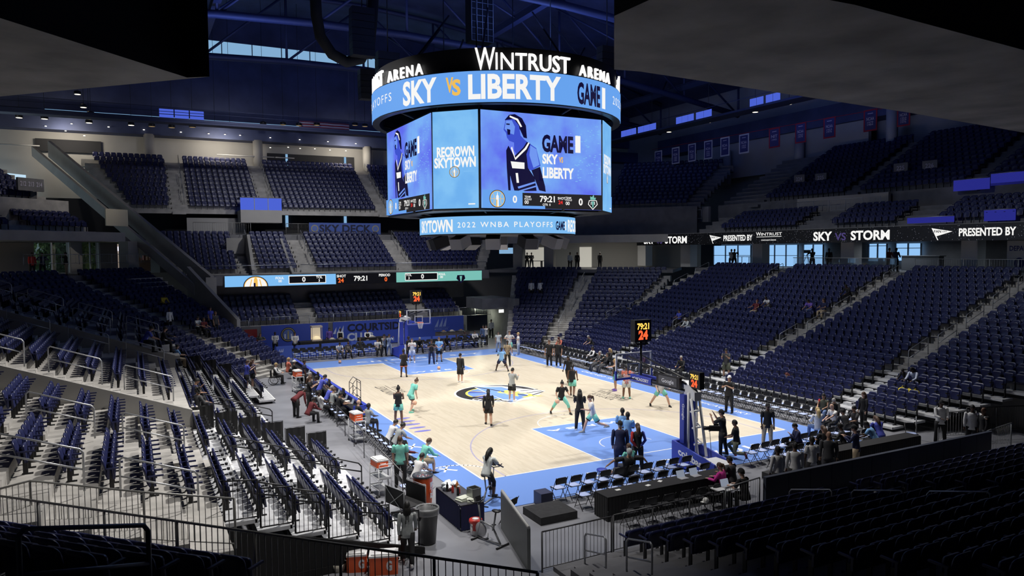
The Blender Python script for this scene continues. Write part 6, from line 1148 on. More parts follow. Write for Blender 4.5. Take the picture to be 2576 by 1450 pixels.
POSES = {  # lean, legs (pitch, out, knee) x2, arms (pitch, out, elbow, inward) x2, head pitch
    'stand': (2, (3, 4, 4), (-2, 5, 3), (4, 8, 14, 5), (2, 8, 14, 5), 0), 'walk': (4, (24, 2, 12), (-18, 2, 22), (-14, 7, 20, 5), (20, 7, 25, 5), 0), 'run': (12, (-30, 3, 45), (38, 2, 20), (30, 12, 80, 20), (-20, 12, 70, 20), 0),
    'lunge': (14, (30, 26, 32), (-8, 32, 22), (40, 18, 60, 15), (25, 22, 50, 10), 0), 'dribble': (28, (28, 8, 35), (2, 8, 30), (25, 8, 20, 5), (10, 8, 30, 5), 10), 'cross': (0, (2, 6, 2), (-1, 6, 2), (32, 14, 100, 72), (36, 14, 96, 72), 0),
    'hips': (0, (3, 7, 3), (-2, 7, 3), (-12, 44, 95, 88), (-12, 44, 95, 88), 0), 'front': (2, (2, 6, 3), (-2, 6, 3), (22, 6, 55, 38), (22, 6, 55, 38), 5), 'back': (0, (2, 5, 2), (-2, 5, 2), (-22, 12, 25, 55), (-22, 12, 25, 55), 4), 'cam': (4, (4, 8, 4), (-4, 8, 6), (62, 14, 95, 30), (70, 10, 88, 25), 5),
    'phone': (4, (3, 6, 3), (-2, 6, 3), (35, 6, 95, 25), (30, 6, 95, 25), 14), 'point': (2, (3, 6, 3), (-2, 6, 3), (85, 35, 5, 0), (4, 8, 14, 5), 0), 'armup': (0, (3, 5, 3), (-2, 5, 3), (75, 20, 45, 20), (10, 10, 40, 20), 0), 'bend': (62, (10, 8, 8), (2, 8, 8), (52, 8, 20, 10), (58, 8, 20, 10), 10), 'lean': (26, (6, 6, 5), (-2, 6, 5), (40, 8, 30, 10), (44, 8, 30, 10), 12),
    'sit': (4, (84, 7, 84), (84, 7, 84), (30, 8, 55, 25), (30, 8, 55, 25), 4), 'sitf': (30, (82, 12, 80), (82, 12, 84), (58, 10, 40, 22), (58, 10, 40, 22), 8), 'lounge': (-16, (72, 10, 55), (72, 14, 60), (20, 30, 40, 10), (20, 30, 40, 10), 4), 'sprawl': (-14, (78, 34, 22), (74, 20, 60), (10, 78, 10, -10), (8, 80, 14, -10), 4), 'type': (10, (84, 7, 84), (84, 7, 84), (38, 8, 62, 22), (38, 8, 62, 22), 14), 'cheek': (14, (84, 7, 84), (84, 7, 84), (40, 8, 110, 20), (34, 8, 60, 40), 10), 'sitreach': (14, (84, 7, 84), (84, 7, 84), (70, 12, 15, 5), (30, 8, 50, 20), 4),
    'kneel': (6, (4, 8, 100), (60, 8, 98), (20, 10, 60, 25), (20, 10, 60, 25), 6), 'ride': (18, (60, 5, 55), (35, 5, 45), (55, 10, 25, 12), (55, 10, 25, 12), 8)}
NP = [0]
def person(label, pos, hd, pose, sk, hair, top, bot, h=1.75, slv=.4, leg=1.0, shoes='k', hs='short', sitz=None, vest=None, lsl=None, rsl=None, trim=None, hem=.0, bulk=1.0, headturn=0, group=None):
    lean, L, Rr, AL, AR, hp = POSES[pose]; lean = R_(lean); k = h; b = bulk
    up = Vector((0, math.sin(lean), math.cos(lean))); fw = Vector((0, math.cos(lean), -math.sin(lean)))
    hipz = .53*k; P = Vector((0, 0, hipz)); legs = []
    for s, (pt, o, kn) in ((-1, L), (1, Rr)):
        hip = P+Vector((s*.054*k, 0, -.012*k)); d1 = dirv(pt, o, s); kp = hip+d1*.245*k; d2 = dirv(pt-kn, o*.6, s); an = kp+d2*.235*k; fd = (Vector((s*.18, 1, 0)) if kn < 95 else Vector((0, -.4, -.9))).normalized(); legs.append((hip, kp, an, an+fd*.09*k+Vector((0, 0, -.028*k))))
    low = min(l[2].z for l in legs)-.042*k
    sh = (sitz+.085 if sitz is not None else None); dz = (sh-hipz) if sh is not None else -low
    if pose == 'kneel': dz = -min(min(l[1].z-.05*k, l[2].z-.05*k) for l in legs)
    O = Vector((0, 0, dz)); P = P+O; legs = [tuple(q+O for q in l) for l in legs]
    N = P+up*.292*k; arms = []
    for s, (pt, o, el, inn) in ((-1, AL), (1, AR)):
        shd = N-up*.018*k+X3*(s*.108*k*b); d1 = dirv(pt, o, s, lean); e = shd+d1*.165*k
        d2 = dirv(pt+el, o*.4, s, lean); i_ = R_(inn); d2 = (d2*math.cos(i_*.75)+X3*(-s)*math.sin(i_*.75)).normalized(); w = e+d2*.145*k; arms.append((shd, e, w, d2))
    hpr = R_(hp); hu = (up*math.cos(hpr)+fw*math.sin(hpr)).normalized(); hf = (fw*math.cos(hpr)-up*math.sin(hpr)).normalized(); tr = R_(headturn); hx = (X3*math.cos(tr)+hf*-math.sin(tr)).normalized(); hf = hu.cross(hx).normalized(); HC = N+up*.03*k+hu*.078*k
    near = depth(pos) < 27
    # --- one continuous body
    m = MB(); TR = [(-.055, .05, .042), (-.02, .086, .06), (.04, .082, .057), (.12, .070, .050), (.2, .084, .057), (.255, .092, .054), (.28, .072, .044), (.298, .034, .034), (.345, .029, .031)]
    loft(m, [(P+up*t*k, X3, fw, rx*k*b, ry*k*b) for t, rx, ry in TR])
    m.ell(HC, (.046*k, .056*k, .066*k), 14, 10, 0, Matrix((hx, hf, hu)).transposed()); m.ell(HC-hu*.035*k+hf*.022*k, (.033*k, .032*k, .032*k), 10, 7, 0, Matrix((hx, hf, hu)).transposed())
    m.ell(HC-hu*.008*k+hf*.057*k, (.0085*k, .012*k, .016*k), 8, 6, 0, Matrix((hx, hf, hu)).transposed())
    for s in (-1, 1): m.ell(HC+hx*s*.047*k-hf*.004*k, (.006*k, .012*k, .017*k), 8, 6, 0, Matrix((hx, hf, hu)).transposed())
    for hip, kp, an, toe in legs:
        m.path([hip, hip.lerp(kp, .4), kp, kp.lerp(an, .3), an], [.056*k*b, .051*k*b, .035*k, .036*k, .022*k], 10); m.path([an+Vector((0, 0, -.02*k)), toe], [.024*k, .016*k], 8)
    for shd, e, w, d in arms:
        m.path([shd+up*-.01*k, shd.lerp(e, .25), e, e.lerp(w, .3), w, w+d*.02*k], [.031*k*b, .029*k*b, .0225*k, .022*k, .0155*k, .017*k], 10)
        sd = d.cross(up); sd = sd.normalized() if sd.length > .1 else X3; nn = d.cross(sd); pc = w+d*.035*k
        m.ell(pc, (.021*k, .026*k, .011*k), 8, 6, 0, Matrix((sd, d, nn)).transposed())
        for j in range(4): q = pc+sd*(-.016+.0108*j)*k+d*.018*k; ln = (.036, .042, .04, .03)[j]*k; m.path([q, q+d*ln*.55+nn*.003*k, q+d*ln*.95+nn*.012*k], [.0062*k, .0056*k, .0045*k], 6)
        q = pc+sd*.02*k-d*.012*k; m.path([q, q+(sd*.7+d*.7)*.02*k, q+(sd*.45+d)*.034*k], [.0075*k, .0066*k, .005*k], 6)
    o = m.build('person', SK[sk], None, pos, -R_(hd)); tag(o, label, 'person', group)
    md = o.modifiers.new('fuse', 'REMESH'); md.mode = 'VOXEL'; md.voxel_size = .0095 if near else .016; md.use_smooth_shade = True
    # --- clothes
    t = MB(); g = 1.16*b; rr = [(-.075+hem, .098, .07)]+[(a, rx*1.06, ry*1.1) for a, rx, ry in TR[1:6] if a > -.075+hem]+[(.284, .066, .046), (.297, .045, .042)]
    if slv < .1: rr = rr[:-2]+[(.27, .062, .044), (.285, .05, .035)]
    loft(t, [(P+up*a*k, X3, fw, rx*k*1.09*b, ry*k*1.14*b) for a, rx, ry in rr])
    if slv < .1:
        for s in (-1, 1): t.path([P+up*.262*k+X3*s*.052*k+fw*.03*k, N-up*.004*k+X3*s*.055*k, P+up*.262*k+X3*s*.052*k-fw*.03*k], .016*k, 6)
    tops = t.build('top', cloth(top), o)
    for i, (shd, e, w, d) in enumerate(arms):
        c = (lsl, rsl)[i] or top
        if slv >= .1:
            q = MB(); pts = [shd-X3*(-1 if i == 0 else 1)*.02*k, shd+(e-shd)*.08]
            if slv <= .5: pts += [shd.lerp(e, .45), shd.lerp(e, min(.98, slv*1.75))]; rs = [.036, .040, .038, .037]
            else: pts += [e, e.lerp(w, .5), e.lerp(w, .97)]; rs = [.036, .038, .031, .028, .025]
            q.path(pts, [r*k*b for r in rs], 10); q.build('sleeve', cloth(c), o)
    q = MB(); loft(q, [(P+up*a*k, X3, fw, rx*k*b, ry*k*b) for a, rx, ry in ((-.06, .075, .06), (-.02, .096, .069), (.035, .092, .066))])
    for hip, kp, an, toe in legs:
        if leg <= .5: e_ = hip.lerp(kp, leg*1.9); q.path([hip, hip.lerp(e_, .5), e_], [.066*k*b, .066*k*b, .066*k*b], 12)
        elif leg <= .75: q.path([hip, hip.lerp(kp, .5), kp, kp.lerp(an, .35)], [.064*k*b, .056*k*b, .041*k, .040*k], 12)
        else: q.path([hip, hip.lerp(kp, .45), kp, kp.lerp(an, .5), an+Vector((0, 0, -.01*k))], [.064*k*b, .058*k*b, .044*k, .04*k, .034*k], 12)
    q.build('trousers' if leg > .75 else 'shorts', cloth(bot), o)
    if trim:
        for hip, kp, an, toe in legs: e_ = hip.lerp(kp, leg*1.9); d = (kp-hip).normalized(); MB().path([e_-d*.02*k, e_+d*.003*k], [.0675*k, .0675*k], 12).build('trim', cloth(trim), o)
    for hip, kp, an, toe in legs:
        d = (toe-an); d.z = 0; d = d.normalized() if d.length > 1e-4 else Vector((0, 1, 0)); c = Vector((an.x, an.y, an.z-.020*k)); z0 = an.z-.042*k; q = MB(); y_ = Vector((0, 0, 1)); sx = d.cross(y_)
        if abs((toe-an).normalized().z) > .75: q.path([an, toe], [.03*k, .024*k], 8)
        else: loft(q, [(Vector((an.x, an.y, z0+zz*k))+d*yy*k, sx, d, rx*k, ry*k) for zz, yy, rx, ry in ((.0, .038, .027, .082), (.012, .038, .029, .084), (.028, .03, .026, .072), (.045, .0, .025, .036), (.055, -.002, .024, .03))], 12)
        q.build('shoe', cloth(shoes), o)
    if vest:
        q = MB(); loft(q, [(P+up*a*k, X3, fw, rx*k*1.2*b, ry*k*1.28*b) for a, rx, ry in ((.0, .09, .065), (.12, .08, .056), (.2, .088, .06), (.262, .085, .054))]); q.build('vest', cloth(vest), o)
    # --- head
    hc, M = hair[0], Matrix((hx, hf, hu)).transposed(); hm = hairm(hc) if hc in HAIR else None; q = MB()
    def cap_shell(zlow, grow=1.1, back=0.0):
        n, r = 14, 6; V = []
        for i in range(r+1):
            th = (PI*.5+zlow)*i/r
            for j in range(n):
                a = 2*PI*j/n; f_ = math.sin(a); th2 = th*(1-.22*max(0, f_))+th*back*max(0, -f_); V.append(HC+M@Vector((.046*grow*math.sin(th2)*math.cos(a), .057*grow*math.sin(th2)*math.sin(a)-.004, .067*grow*math.cos(th2)))*k)
        return V, [(i*n+j, (i+1)*n+j, (i+1)*n+(j+1) % n, i*n+(j+1) % n) for i in range(r) for j in range(n)]
    if hs != 'bald':
        v, f = cap_shell(.12, 1.11, .28); q.add(v, f, 0, True)
        if hs == 'long': q.path([HC-hf*.04*k+hu*.02*k, HC-hf*.058*k-hu*.05*k, HC-hf*.062*k-hu*.13*k, HC-hf*.066*k-hu*.2*k], [.036*k, .046*k, .042*k, .022*k], 10)
        if hs == 'pony': q.path([HC-hf*.05*k+hu*.03*k, HC-hf*.085*k+hu*.01*k, HC-hf*.085*k-hu*.06*k, HC-hf*.07*k-hu*.12*k], [.016*k, .022*k, .018*k, .006*k], 8)
        if hs == 'bun': q.ell(HC-hf*.03*k+hu*.075*k, (.024*k, .024*k, .022*k), 10, 7, 0, M)
        if hs == 'braids':
            for j in range(7): a = -1.2+.4*j; q.path([HC+M@Vector((.04*math.sin(a), -.045*math.cos(a), .02))*k, HC+M@Vector((.055*math.sin(a), -.062*math.cos(a), -.08))*k, HC+M@Vector((.06*math.sin(a), -.07*math.cos(a), -.2-.03*(j % 3)))*k], [.014*k, .012*k, .007*k], 6)
        if hs == 'curly':
            for j in range(22): a = j*2.4; zz = -.05+.13*j/22; q.ell(HC+M@Vector((.05*math.cos(a), .05*math.sin(a)*(1 if math.sin(a) < .2 else .6)-.01, zz))*k, (.024*k,)*3, 7, 5)
        q.build('hair', hm, o)
    if len(hair) > 1:                                  # a cap
        v, f = cap_shell(-.1, 1.2, .1); c = MB().add(v, f, 0, True); c.ell(HC+hf*.07*k+hu*.022*k, (.036*k, .035*k, .006*k), 10, 5, 0, M); c.build('cap', cloth(hair[1]), o)
    if near or math.cos(R_(hd-207)) > .2:
        c = MB(); [c.ell(HC+M@Vector((s*.018, .050, .006))*k, (.0062*k, .004*k, .0045*k), 7, 5, 0, M) for s in (-1, 1)]; c.build('eyes', mat('eye_dark', (.02, .015, .012), .3), o); MB().ell(HC+M@Vector((0, .05, -.038))*k, (.014*k, .006*k, .004*k), 8, 5, 0, M).build('mouth', mat('lips', (.28, .10, .085), .5), o)
    return o
def gd(px, py, z=.02): q = at(px, py, z=z); return (q.x, q.y, z)
def march(px, py, surf, dz):
    d = _f + _r*((px-1288)/FPX) + _u*((725-py)/FPX); t = 8.0
    while t < 120:
        p = CAM+t*d
        if p[2] <= surf(p[0], p[1])+dz: return Vector(p)
        t += .03
    return Vector(p)
def surfR(x, y): return 0 if x < 11.5 else .2+.262*(x-11.9)/.79 if x < 17 else 2.03+.32*(x-17.4)/.854
def seatR(px, py):
    p = march(px, py, surfR, .55); k = max(0, int((p.x-11.5)/.79)) if p.x < 17 else int((p.x-17)/.854)
    return (11.5+.79*(k+1)-.36, p.y, .2+.262*k) if p.x < 17 else (17+.854*(k+1)-.38, p.y, 2.03+.32*k)
def standR(px, py):
    p = march(px, py, surfR, 0); k = max(0, int((p.x-11.5)/.79)) if p.x < 17 else int((p.x-17)/.854)
    return (p.x, p.y, .2+.262*k) if p.x < 17 else (p.x, p.y, 2.03+.32*k)
def surfL(x, y): return 0 if x > -11.9 else .22+.3*(-x-12.3)/.84 if x > -16.94 else (2.08 if y < -9.5 else 2.62 if y < 2 else 3.16)+.31*(-x-17.4)/.854
def seatL(px, py):
    p = march(px, py, surfL, .55); k = max(0, int((-p.x-11.9)/.84)) if p.x > -16.94 else int((-p.x-16.95)/.854)
    return (-11.9-.84*(k+1)+.36, p.y, .22+.3*k) if p.x > -16.94 else (-16.95-.854*(k+1)+.38, p.y, (2.08 if p.y < -9.5 else 2.62 if p.y < 2 else 3.16)+.31*k)
SEATH = .47
pp = person
# on the court, far half
pp('player in black tank seen from behind on the far key with dark legs', gd(1016, 949), 20, 'front', 'd', 'k', 'k', 'k', 1.85, 0, .3, 'k', 'bun', trim='o')
pp('coach in white shirt and pale blue shorts beside the far key', gd(1037, 913), 200, 'cross', 'l', 'b', 'w', 'i', 1.82, .4, .45, 'w')
pp('player in black with pale chest mark close behind the coach in white', gd(1028, 908), 150, 'stand', 'd', 'k', 'k', 'k', 1.86, .4, 1)
pp('man in black top and dark trousers on the far key facing the camera', gd(1086, 916), 200, 'cross', 'b', 'kk', 'k', 'n', 1.83, .4, 1)
pp('man in sky blue shirt and black shorts on the far key', gd(1105, 910), 205, 'front', 't', 'b', 'b', 'k', 1.85, .4, .45, 'k')
pp('man in long black top and shorts standing alone above the far arc', gd(1158, 963), 60, 'stand', 'l', 'k', 'k', 'k', 1.86, .8, .5, 'w', hem=-.08)
pp('player in light blue top crouching low near the far right corner', gd(1262, 934), 30, 'lunge', 'd', 'k', 'b', 'n', 1.75, .3, .4)
pp('man in tan shirt and black trousers behind the crouching blue player', gd(1277, 921), 215, 'front', 'd', 'k', 'h', 'k', 1.85, .4, 1)
pp('player in white top and mint shorts with hands on hips by the far corner', gd(1282, 893), 200, 'hips', 'l', 'b', 'w', 't', 1.9, .4, .4, 'w')
pp('woman in white top and pale jeans walking at far right corner', gd(1304, 894), 300, 'hips', 'l', 'y', 'w', 'e', 1.82, .4, 1, 'w')
pp('slim woman in pale yellow top standing before the far tunnel', gd(1254, 886), 200, 'stand', 't', 'k', 'c', 'e', 1.7, .3, 1, 'k')
pp('player in mint tee stepping forward with a ball near left sideline', gd(1034, 1037), 75, 'dribble', 'l', 'b', 't', 't', 1.85, .45, .3, 't', 'bun', trim='k')
q_ = at(1043, 1014, z=.75); ball((q_.x, q_.y, .75), 'basketball in the hands of the player in mint tee', (.75, .42, .28))
pp('player in black tank and mint shorts seen from behind at left sideline', gd(1003, 1066), 30, 'front', 'b', 'k', 'k', 't', 1.83, 0, .35, 'k', 'bun')
pp('woman in black hooded top and shorts walking away across the near half', gd(1229, 1071), 25, 'walk', 't', 'k', 'k', 'k', 1.78, .9, .35, 'k', 'long')
pp('bearded man in grey top and black shorts clapping on the centre emblem', gd(1288, 1010), 60, 'phone', 'l', 'k', 'g', 'k', 1.85, .9, .42, 'w')
pp('player in black tee and mint tights stepping wide with a ball', gd(1412, 1042), 195, 'lunge', 't', 'k', 'k', 't', 1.85, .4, .7, 'k', 'bun')
q_ = at(1402, 1010, z=.95); ball((q_.x, q_.y, .95), 'basketball at the hip of the wide-stepping player', (.75, .42, .28))
pp('player in black tank and mint shorts running away by the right arc', gd(1440, 998), 40, 'walk', 'b', 'k', 'k', 't', 1.9, 0, .4, 'k', 'pony')
pp('woman with long dark hair in all-black outfit by the right arc', gd(1430, 967), 230, 'walk', 'd', 'k', 'k', 'k', 1.82, .3, 1, 'k', 'long')
pp('man in black tee, shorts and leggings at the top of the near key', gd(1459, 1083), 30, 'phone', 'd', 'k', 'k', 'k', 1.9, .4, 1, 'w', 'braids')
pp('player in white tee and mint shorts running at top of the near key', gd(1492, 1090), 290, 'run', 'l', 'b', 'w', 't', 1.88, .5, .4, 'g', 'pony', trim='k')
pp('player in black tank with arm stretched out near the right sideline', gd(1548, 983), 290, 'point', 't', 'y', 'k', 't', 1.88, 0, .4, 'v', 'bun')
pp('player in coral top and white shorts seen behind the near backboard', gd(1576, 1003), 30, 'front', 'b', 'k', 'o', 'c', 1.88, .3, .4, 't')
pp('player in white and mint under the sign of the near hoop', gd(1662, 1023), 200, 'lunge', 'l', 'b', 'w', 't', 1.85, .3, .35, 'k')
pp('taller man in sky blue shirt on the near key', gd(1566, 1140), 30, 'front', 'd', 'k', 'b', 'b', 1.85, .45, 1, 'w')
pp('shorter man in sky blue shirt on the near key, partly hidden', gd(1579, 1153), 40, 'front', 'd', 'k', 'b', 'b', 1.85, .45, 1, 'w')
pp('man in navy suit and dark cap seen from behind at near baseline', gd(1560, 1186), 30, 'stand', 'l', 'gk', 'n', 'n', 1.9, 1, 1, 'k', hem=-.12, bulk=1.12)
pp('woman in black with one red and one blue sleeve, hands behind back', gd(1604, 1187), 20, 'back', 'l', 'b', 'k', 'k', 1.83, 1, 1, 'k', 'long', lsl='r', rsl='u')
# right side
pp('guard in black vest watching from the right sideline', gd(1834, 1038), 250, 'cross', 't', 'kw', 'k', 'k', 1.88, .4, 1, bulk=1.1)
pp('man in grey tee and camouflage shorts standing in the stand aisle', standR(1827, 948), 240, 'phone', 't', 'k', 'd', 'q', 1.85, .4, .5, 'h')
pp('man in black jacket seated behind a white tray in the right stand', seatR(1702, 935), 250, 'sit', 't', 'g', 'k', 'k', 1.8, 1, 1, sitz=SEATH)
pp('cameraman in black holding a video camera on his shoulder', gd(1818, 1146), 330, 'cam', 't', 'kk', 'k', 'k', 1.85, .5, 1, bulk=1.12)
c_ = at(1798, 1078, x=None, y=None, z=1.72); cm = thing('video_camera', 'black shoulder video camera held by the cameraman at the near baseline', 'camera', (c_.x, c_.y, 1.72), 1.0); MB().box((0, 0, 0), (.16, .38, .18)).build('body', BLKP, cm); MB().lathe([(.07, .19), (.08, .42), (.06, .42)], 14).build('lens', BLKM, cm).rotation_euler = (-PI/2, 0, 0); MB().box((0, -.05, .14), (.05, .18, .06)).build('viewfinder', BLKP, cm)
pp('man in black tee kneeling on the apron beside the cameraman', gd(1853, 1151), 330, 'kneel', 'b', 'k', 'k', 'q', 1.8, .4, 1, 'm')
pp('man in black polo and khaki trousers with a badge on the near apron', gd(1930, 1126), 215, 'stand', 'd', 'kk', 'k', 'h', 1.86, .4, 1)
bd_ = at(1932, 1081, z=1.25); MB().bx(-.05, .05, -.005, .005, -.07, .07).build('badge', WHITE, bpy.data.objects['person.030']) if False else None
for lab, px, py, hd, pose, skn, hr, tp, bt, kw in (
    ('woman with long blonde hair in white seated right of the near hoop', 2057, 1105, 20, 'sit', 'l', 'y', 'w', 'j', dict(hs='long', slv=1)), ('bald man in white shirt seated with an arm along the chairs', 2100, 1092, 280, 'sitreach', 'l', 'g', 'w', 'k', dict(hs='bald')),
    ('woman in flowered top and jeans seated at the end of the sideline row', 2072, 1062, 250, 'sit', 't', 'k', 'q', 'j', dict(hs='long', slv=.1, rsl='r')), ('man in dark hooded top seated at the end of sideline row', 2100, 1066, 240, 'sitf', 't', 'g', 'k', 'k', dict(slv=1)),
    ('woman in white with auburn hair seated in the sideline chairs', 1981, 1000, 290, 'sit', 'l', 'r', 'w', 'k', dict(hs='long', slv=1)), ('man in navy top with hand on his chin, seated near press table', 2011, 1150, 300, 'cheek', 'l', 'k', 'n', 'k', dict(slv=1)),
    ('man in black seated among the press on the right, dark cap', 2130, 1108, 20, 'sitf', 'b', 'kk', 'k', 'k', dict(slv=1)), ('man in dark top holding a phone among the press', 2150, 1100, 280, 'sit', 't', 'k', 'd', 'k', dict(slv=.5)),
    ('woman with brown hair seated at right end of the press row', 2215, 1128, 20, 'sitf', 'l', 'b', 'u', 'k', dict(hs='long')), ('man leaning over the press table in light blue shirt', 2203, 1142, 330, 'sitf', 'd', 'k', 'b', 'k', dict(bulk=1.1)),
    ('woman in black seated by the gray-suited man', 2076, 1160, 10, 'type', 't', 'b', 'k', 'k', dict(hs='long')), ('man in dark suit seated in press row beyond the gray-suited man', 2122, 1152, 330, 'type', 'd', 'k', 'd', 'k', dict(slv=1))):
    pp(lab, gd(px, py, .02), hd, pose, skn, hr, tp, bt, 1.78, sitz=SEATH, **kw)
pp('woman in dark jacket with light hem standing at the foot of the aisle', gd(2172, 1080), 280, 'stand', 'l', 'b', 'k', 'k', 1.72, 1, 1, 'w', 'long')
for lab, x, y, hd, pose, skn, hr, tp, bt, kw in (
    ('guard in white shirt with shoulder patch, left of the pair at the panelled wall', 0.1, -20.85, 10, 'stand', 'd', 'k', 'w', 'k', dict(slv=1)), ('guard in white shirt, right of the pair at the panelled wall', .95, -20.8, 30, 'stand', 'b', 'k', 'w', 'k', dict(slv=1, bulk=1.12)),
    ('man in plain white tee standing at the panelled wall', 2.0, -20.6, 15, 'stand', 'd', 'k', 'w', 'k', dict(slv=.45, h=1.82)), ('bald man in charcoal suit standing at the panelled wall', 2.95, -20.5, 40, 'stand', 't', 'g', 'd', 'd', dict(slv=1, hs='bald', bulk=1.15, h=1.85)),
    ('young man in navy sweatshirt and khaki trousers at the panelled wall', 4.85, -20.15, 330, 'phone', 'l', 'kk', 'n', 'h', dict(slv=1))): pp(lab, (x, y, 0), hd, pose, skn, hr, tp, bt, **{**dict(h=1.78), **kw})
pp('guard in white shirt and black trousers facing the court at right', gd(2365, 1116, 0), 215, 'front', 'd', 'kk', 'w', 'k', 1.85, 1, 1, bulk=1.08)
pp('guard in white shirt resting an arm on the pale barrier', gd(2444, 1132, 0), 240, 'point', 'd', 'k', 'w', 'k', 1.86, 1, 1, bulk=1.08)
pp('bald man in black suit beside the pale barrier at far right', gd(2474, 1140, 0), 300, 'stand', 'b', 'k', 'k', 'k', 1.85, 1, 1, hs='bald', bulk=1.15)
# near press table and baseline chairs
pp('woman in bright pink sweater typing at the left press table', (-1.75, -20.3, 0), 340, 'type', 'l', 'b', 'p', 'k', 1.7, 1, 1, 'k', 'pony', sitz=SEATH)
pp('man in grey shirt at the right end of the left press table', (-1.05, -20.0, 0), 350, 'type', 't', 'k', 'd', 'k', 1.78, 1, 1, sitz=SEATH)
pp('man in black cap at the laptop behind the grey gate panel', (-1.75, -21.25, 0), 350, 'type', 'l', 'kk', 'k', 'k', 1.8, .5, 1, sitz=SEATH)
pp('big man in black sprawled over the baseline chairs in a pale cap', (-3.5, -17.45, .02), 15, 'sprawl', 't', 'gg', 'k', 'd', 1.85, .5, .5, 'd', sitz=SEATH, bulk=1.25)
pp('man in mint shirt with brown hair seated beside the sprawled man', (-2.85, -16.7, .02), 0, 'sit', 'l', 'b', 't', 'd', 1.75, .4, 1, sitz=SEATH-.1)
# left sideline bench
pp('staff member in white tee leaning forward on the bench', (-9.45, -9.0, .02), 75, 'sitf', 't', 'k', 'w', 'k', 1.8, .45, .5, sitz=SEATH)
pp('staff member in grey tee and black shorts on the bench', (-9.4, -9.7, .02), 80, 'sitf', 't', 'k', 'g', 'k', 1.82, .45, .5, 'w', sitz=SEATH)
pp('man in mint pullover leaning forward at the near end of bench', (-9.35, -12.6, .02), 75, 'sitf', 'l', 'b', 't', 'h', 1.82, 1, .5, 'k', sitz=SEATH)
pp('man in mint tee standing behind the bench, seen from behind', gd(1008, 1226, 0), 20, 'stand', 'l', 'b', 't', 'k', 1.83, .45, 1, bulk=1.05)
pp('man in white tee seated at the table end writing', (-10.2, -14.35, 0), 60, 'sitf', 't', 'k', 'w', 'd', 1.78, .45, 1, sitz=SEATH)
pp('person in maroon slumped in a chair behind the mint pullover', (-9.75, -11.9, 0), 80, 'lounge', 'b', 'b', 'm', 'k', 1.75, 1, 1, sitz=SEATH)
pp('woman in grey shirt with dark hair riding the pale exercise bike', (-8.6, -16.7, .02), 62, 'ride', 'd', 'k', 'c', 'k', 1.72, .5, .7, 'k', 'long', sitz=.98)
pp('woman with long braids in grey top and black trousers by the trash can', gd(1026, 1420, 0), 20, 'walk', 'd', 'k', 'g', 'k', 1.72, 1, 1, 'w', 'braids')
pp('boy in grey shirt with black shorts at the scorer table end', (-9.3, -5.5, .02), 70, 'sit', 'd', 'k', 'g', 'k', 1.72, .45, .5, sitz=SEATH)
pp('bald man at the blue end panel of the scorer table', (-9.5, -4.5, .02), 85, 'sit', 'l', 'g', 'k', 'k', 1.75, .5, 1, hs='bald', sitz=SEATH)
for lab, y, x, hd, pose, skn, hr, tp, bt, kw in (
    ('official in royal blue shirt leaning over scorer table, dark haired', 1.4, -9.95, 80, 'lean', 't', 'k', 'u', 'k', {}), ('official in royal blue shirt with grey hair at the scorer table', .2, -9.9, 80, 'sitf', 'l', 'g', 'u', 'k', dict(sitz=SEATH)),
    ('woman in black shirt with brown hair behind the scorer table', .9, -10.6, 110, 'phone', 'l', 'b', 'k', 'k', dict(hs='long')), ('person in white vest and black seated behind the near scorer table', -1.2, -10.4, 80, 'lounge', 'd', 'k', 'w', 'k', dict(sitz=SEATH)),
    ('seated statistician in grey at the scorer table', -.9, -9.85, 80, 'type', 'l', 'b', 'g', 'k', dict(sitz=SEATH)), ('seated statistician in black at the near scorer table', -2.2, -9.85, 85, 'type', 't', 'k', 'k', 'k', dict(sitz=SEATH)), ('seated helper in dark coat at the far scorer table', 3.2, -9.85, 80, 'type', 'b', 'k', 'n', 'k', dict(sitz=SEATH)),
    ('seated announcer in white near the middle of scorer table', 4.6, -9.9, 80, 'type', 'l', 'g', 'w', 'k', dict(sitz=SEATH)), ('person in navy with red strap by the far orange cooler', 7.0, -9.6, 100, 'stand', 'b', 'k', 'n', 'k', {}),
    ('woman in pink seated at far end of the scorer table', 11.2, -9.8, 85, 'sit', 'l', 'y', 'o', 'k', dict(sitz=SEATH)), ('man in black with white cap at far end of the scorer table', 9.8, -9.7, 85, 'sit', 't', 'kw', 'k', 'k', dict(sitz=SEATH))):
    pp(lab, (x, y, .02), hd, pose, skn, hr, tp, bt, 1.78, **kw)
pp('woman with blonde hair in dark jacket by the wheelchair', (-10.9, 9.4, 0), 110, 'sit', 'l', 'y', 'w', 'k', 1.72, 1, 1, sitz=.5, vest='k', hs='short')
pp('crew member bending over camera cases on the left platform', (-11.6, -.6, 0), 60, 'bend', 'd', 'k', 'm', 'k', 1.8, 1, 1)
pp('crew member in dark red sitting below the bending man', (-11.3, -2.2, 0), 70, 'sitf', 'd', 'k', 'm', 'k', 1.75, 1, 1, sitz=.45)
pp('teen in royal blue tee and black shorts standing in left bleachers', (-13.1, 5.6, .52), 80, 'phone', 'l', 'b', 'u', 'k', 1.7, .45, .45, 'w')
pp('teen with long brown hair in dark top beside the blue tee', (-12.7, 6.1, .52), 75, 'point', 'l', 'b', 'n', 'k', 1.65, .4, .4, 'w', 'long')
def sl(lab, px, py, hd, pose, skn, hr, tp, bt, **kw):
    p = seatL(px, py); pp(lab, p, hd, pose, skn, hr, tp, bt, 1.75, sitz=SEATH, **kw)
sl('man in navy tee with hand at his chin seated in left bleachers', 492, 1000, 80, 'cheek', 't', 'k', 'n', 'k')
sl('woman with curly dark hair in charcoal seated by the drape screen', 512, 1030, 70, 'sit', 't', 'k', 'd', 'k', slv=1, hs='curly')
sl('man in light blue shirt and white towel seated high in left bleachers', 456, 905, 80, 'sit', 't', 'k', 'b', 'h', slv=.5)
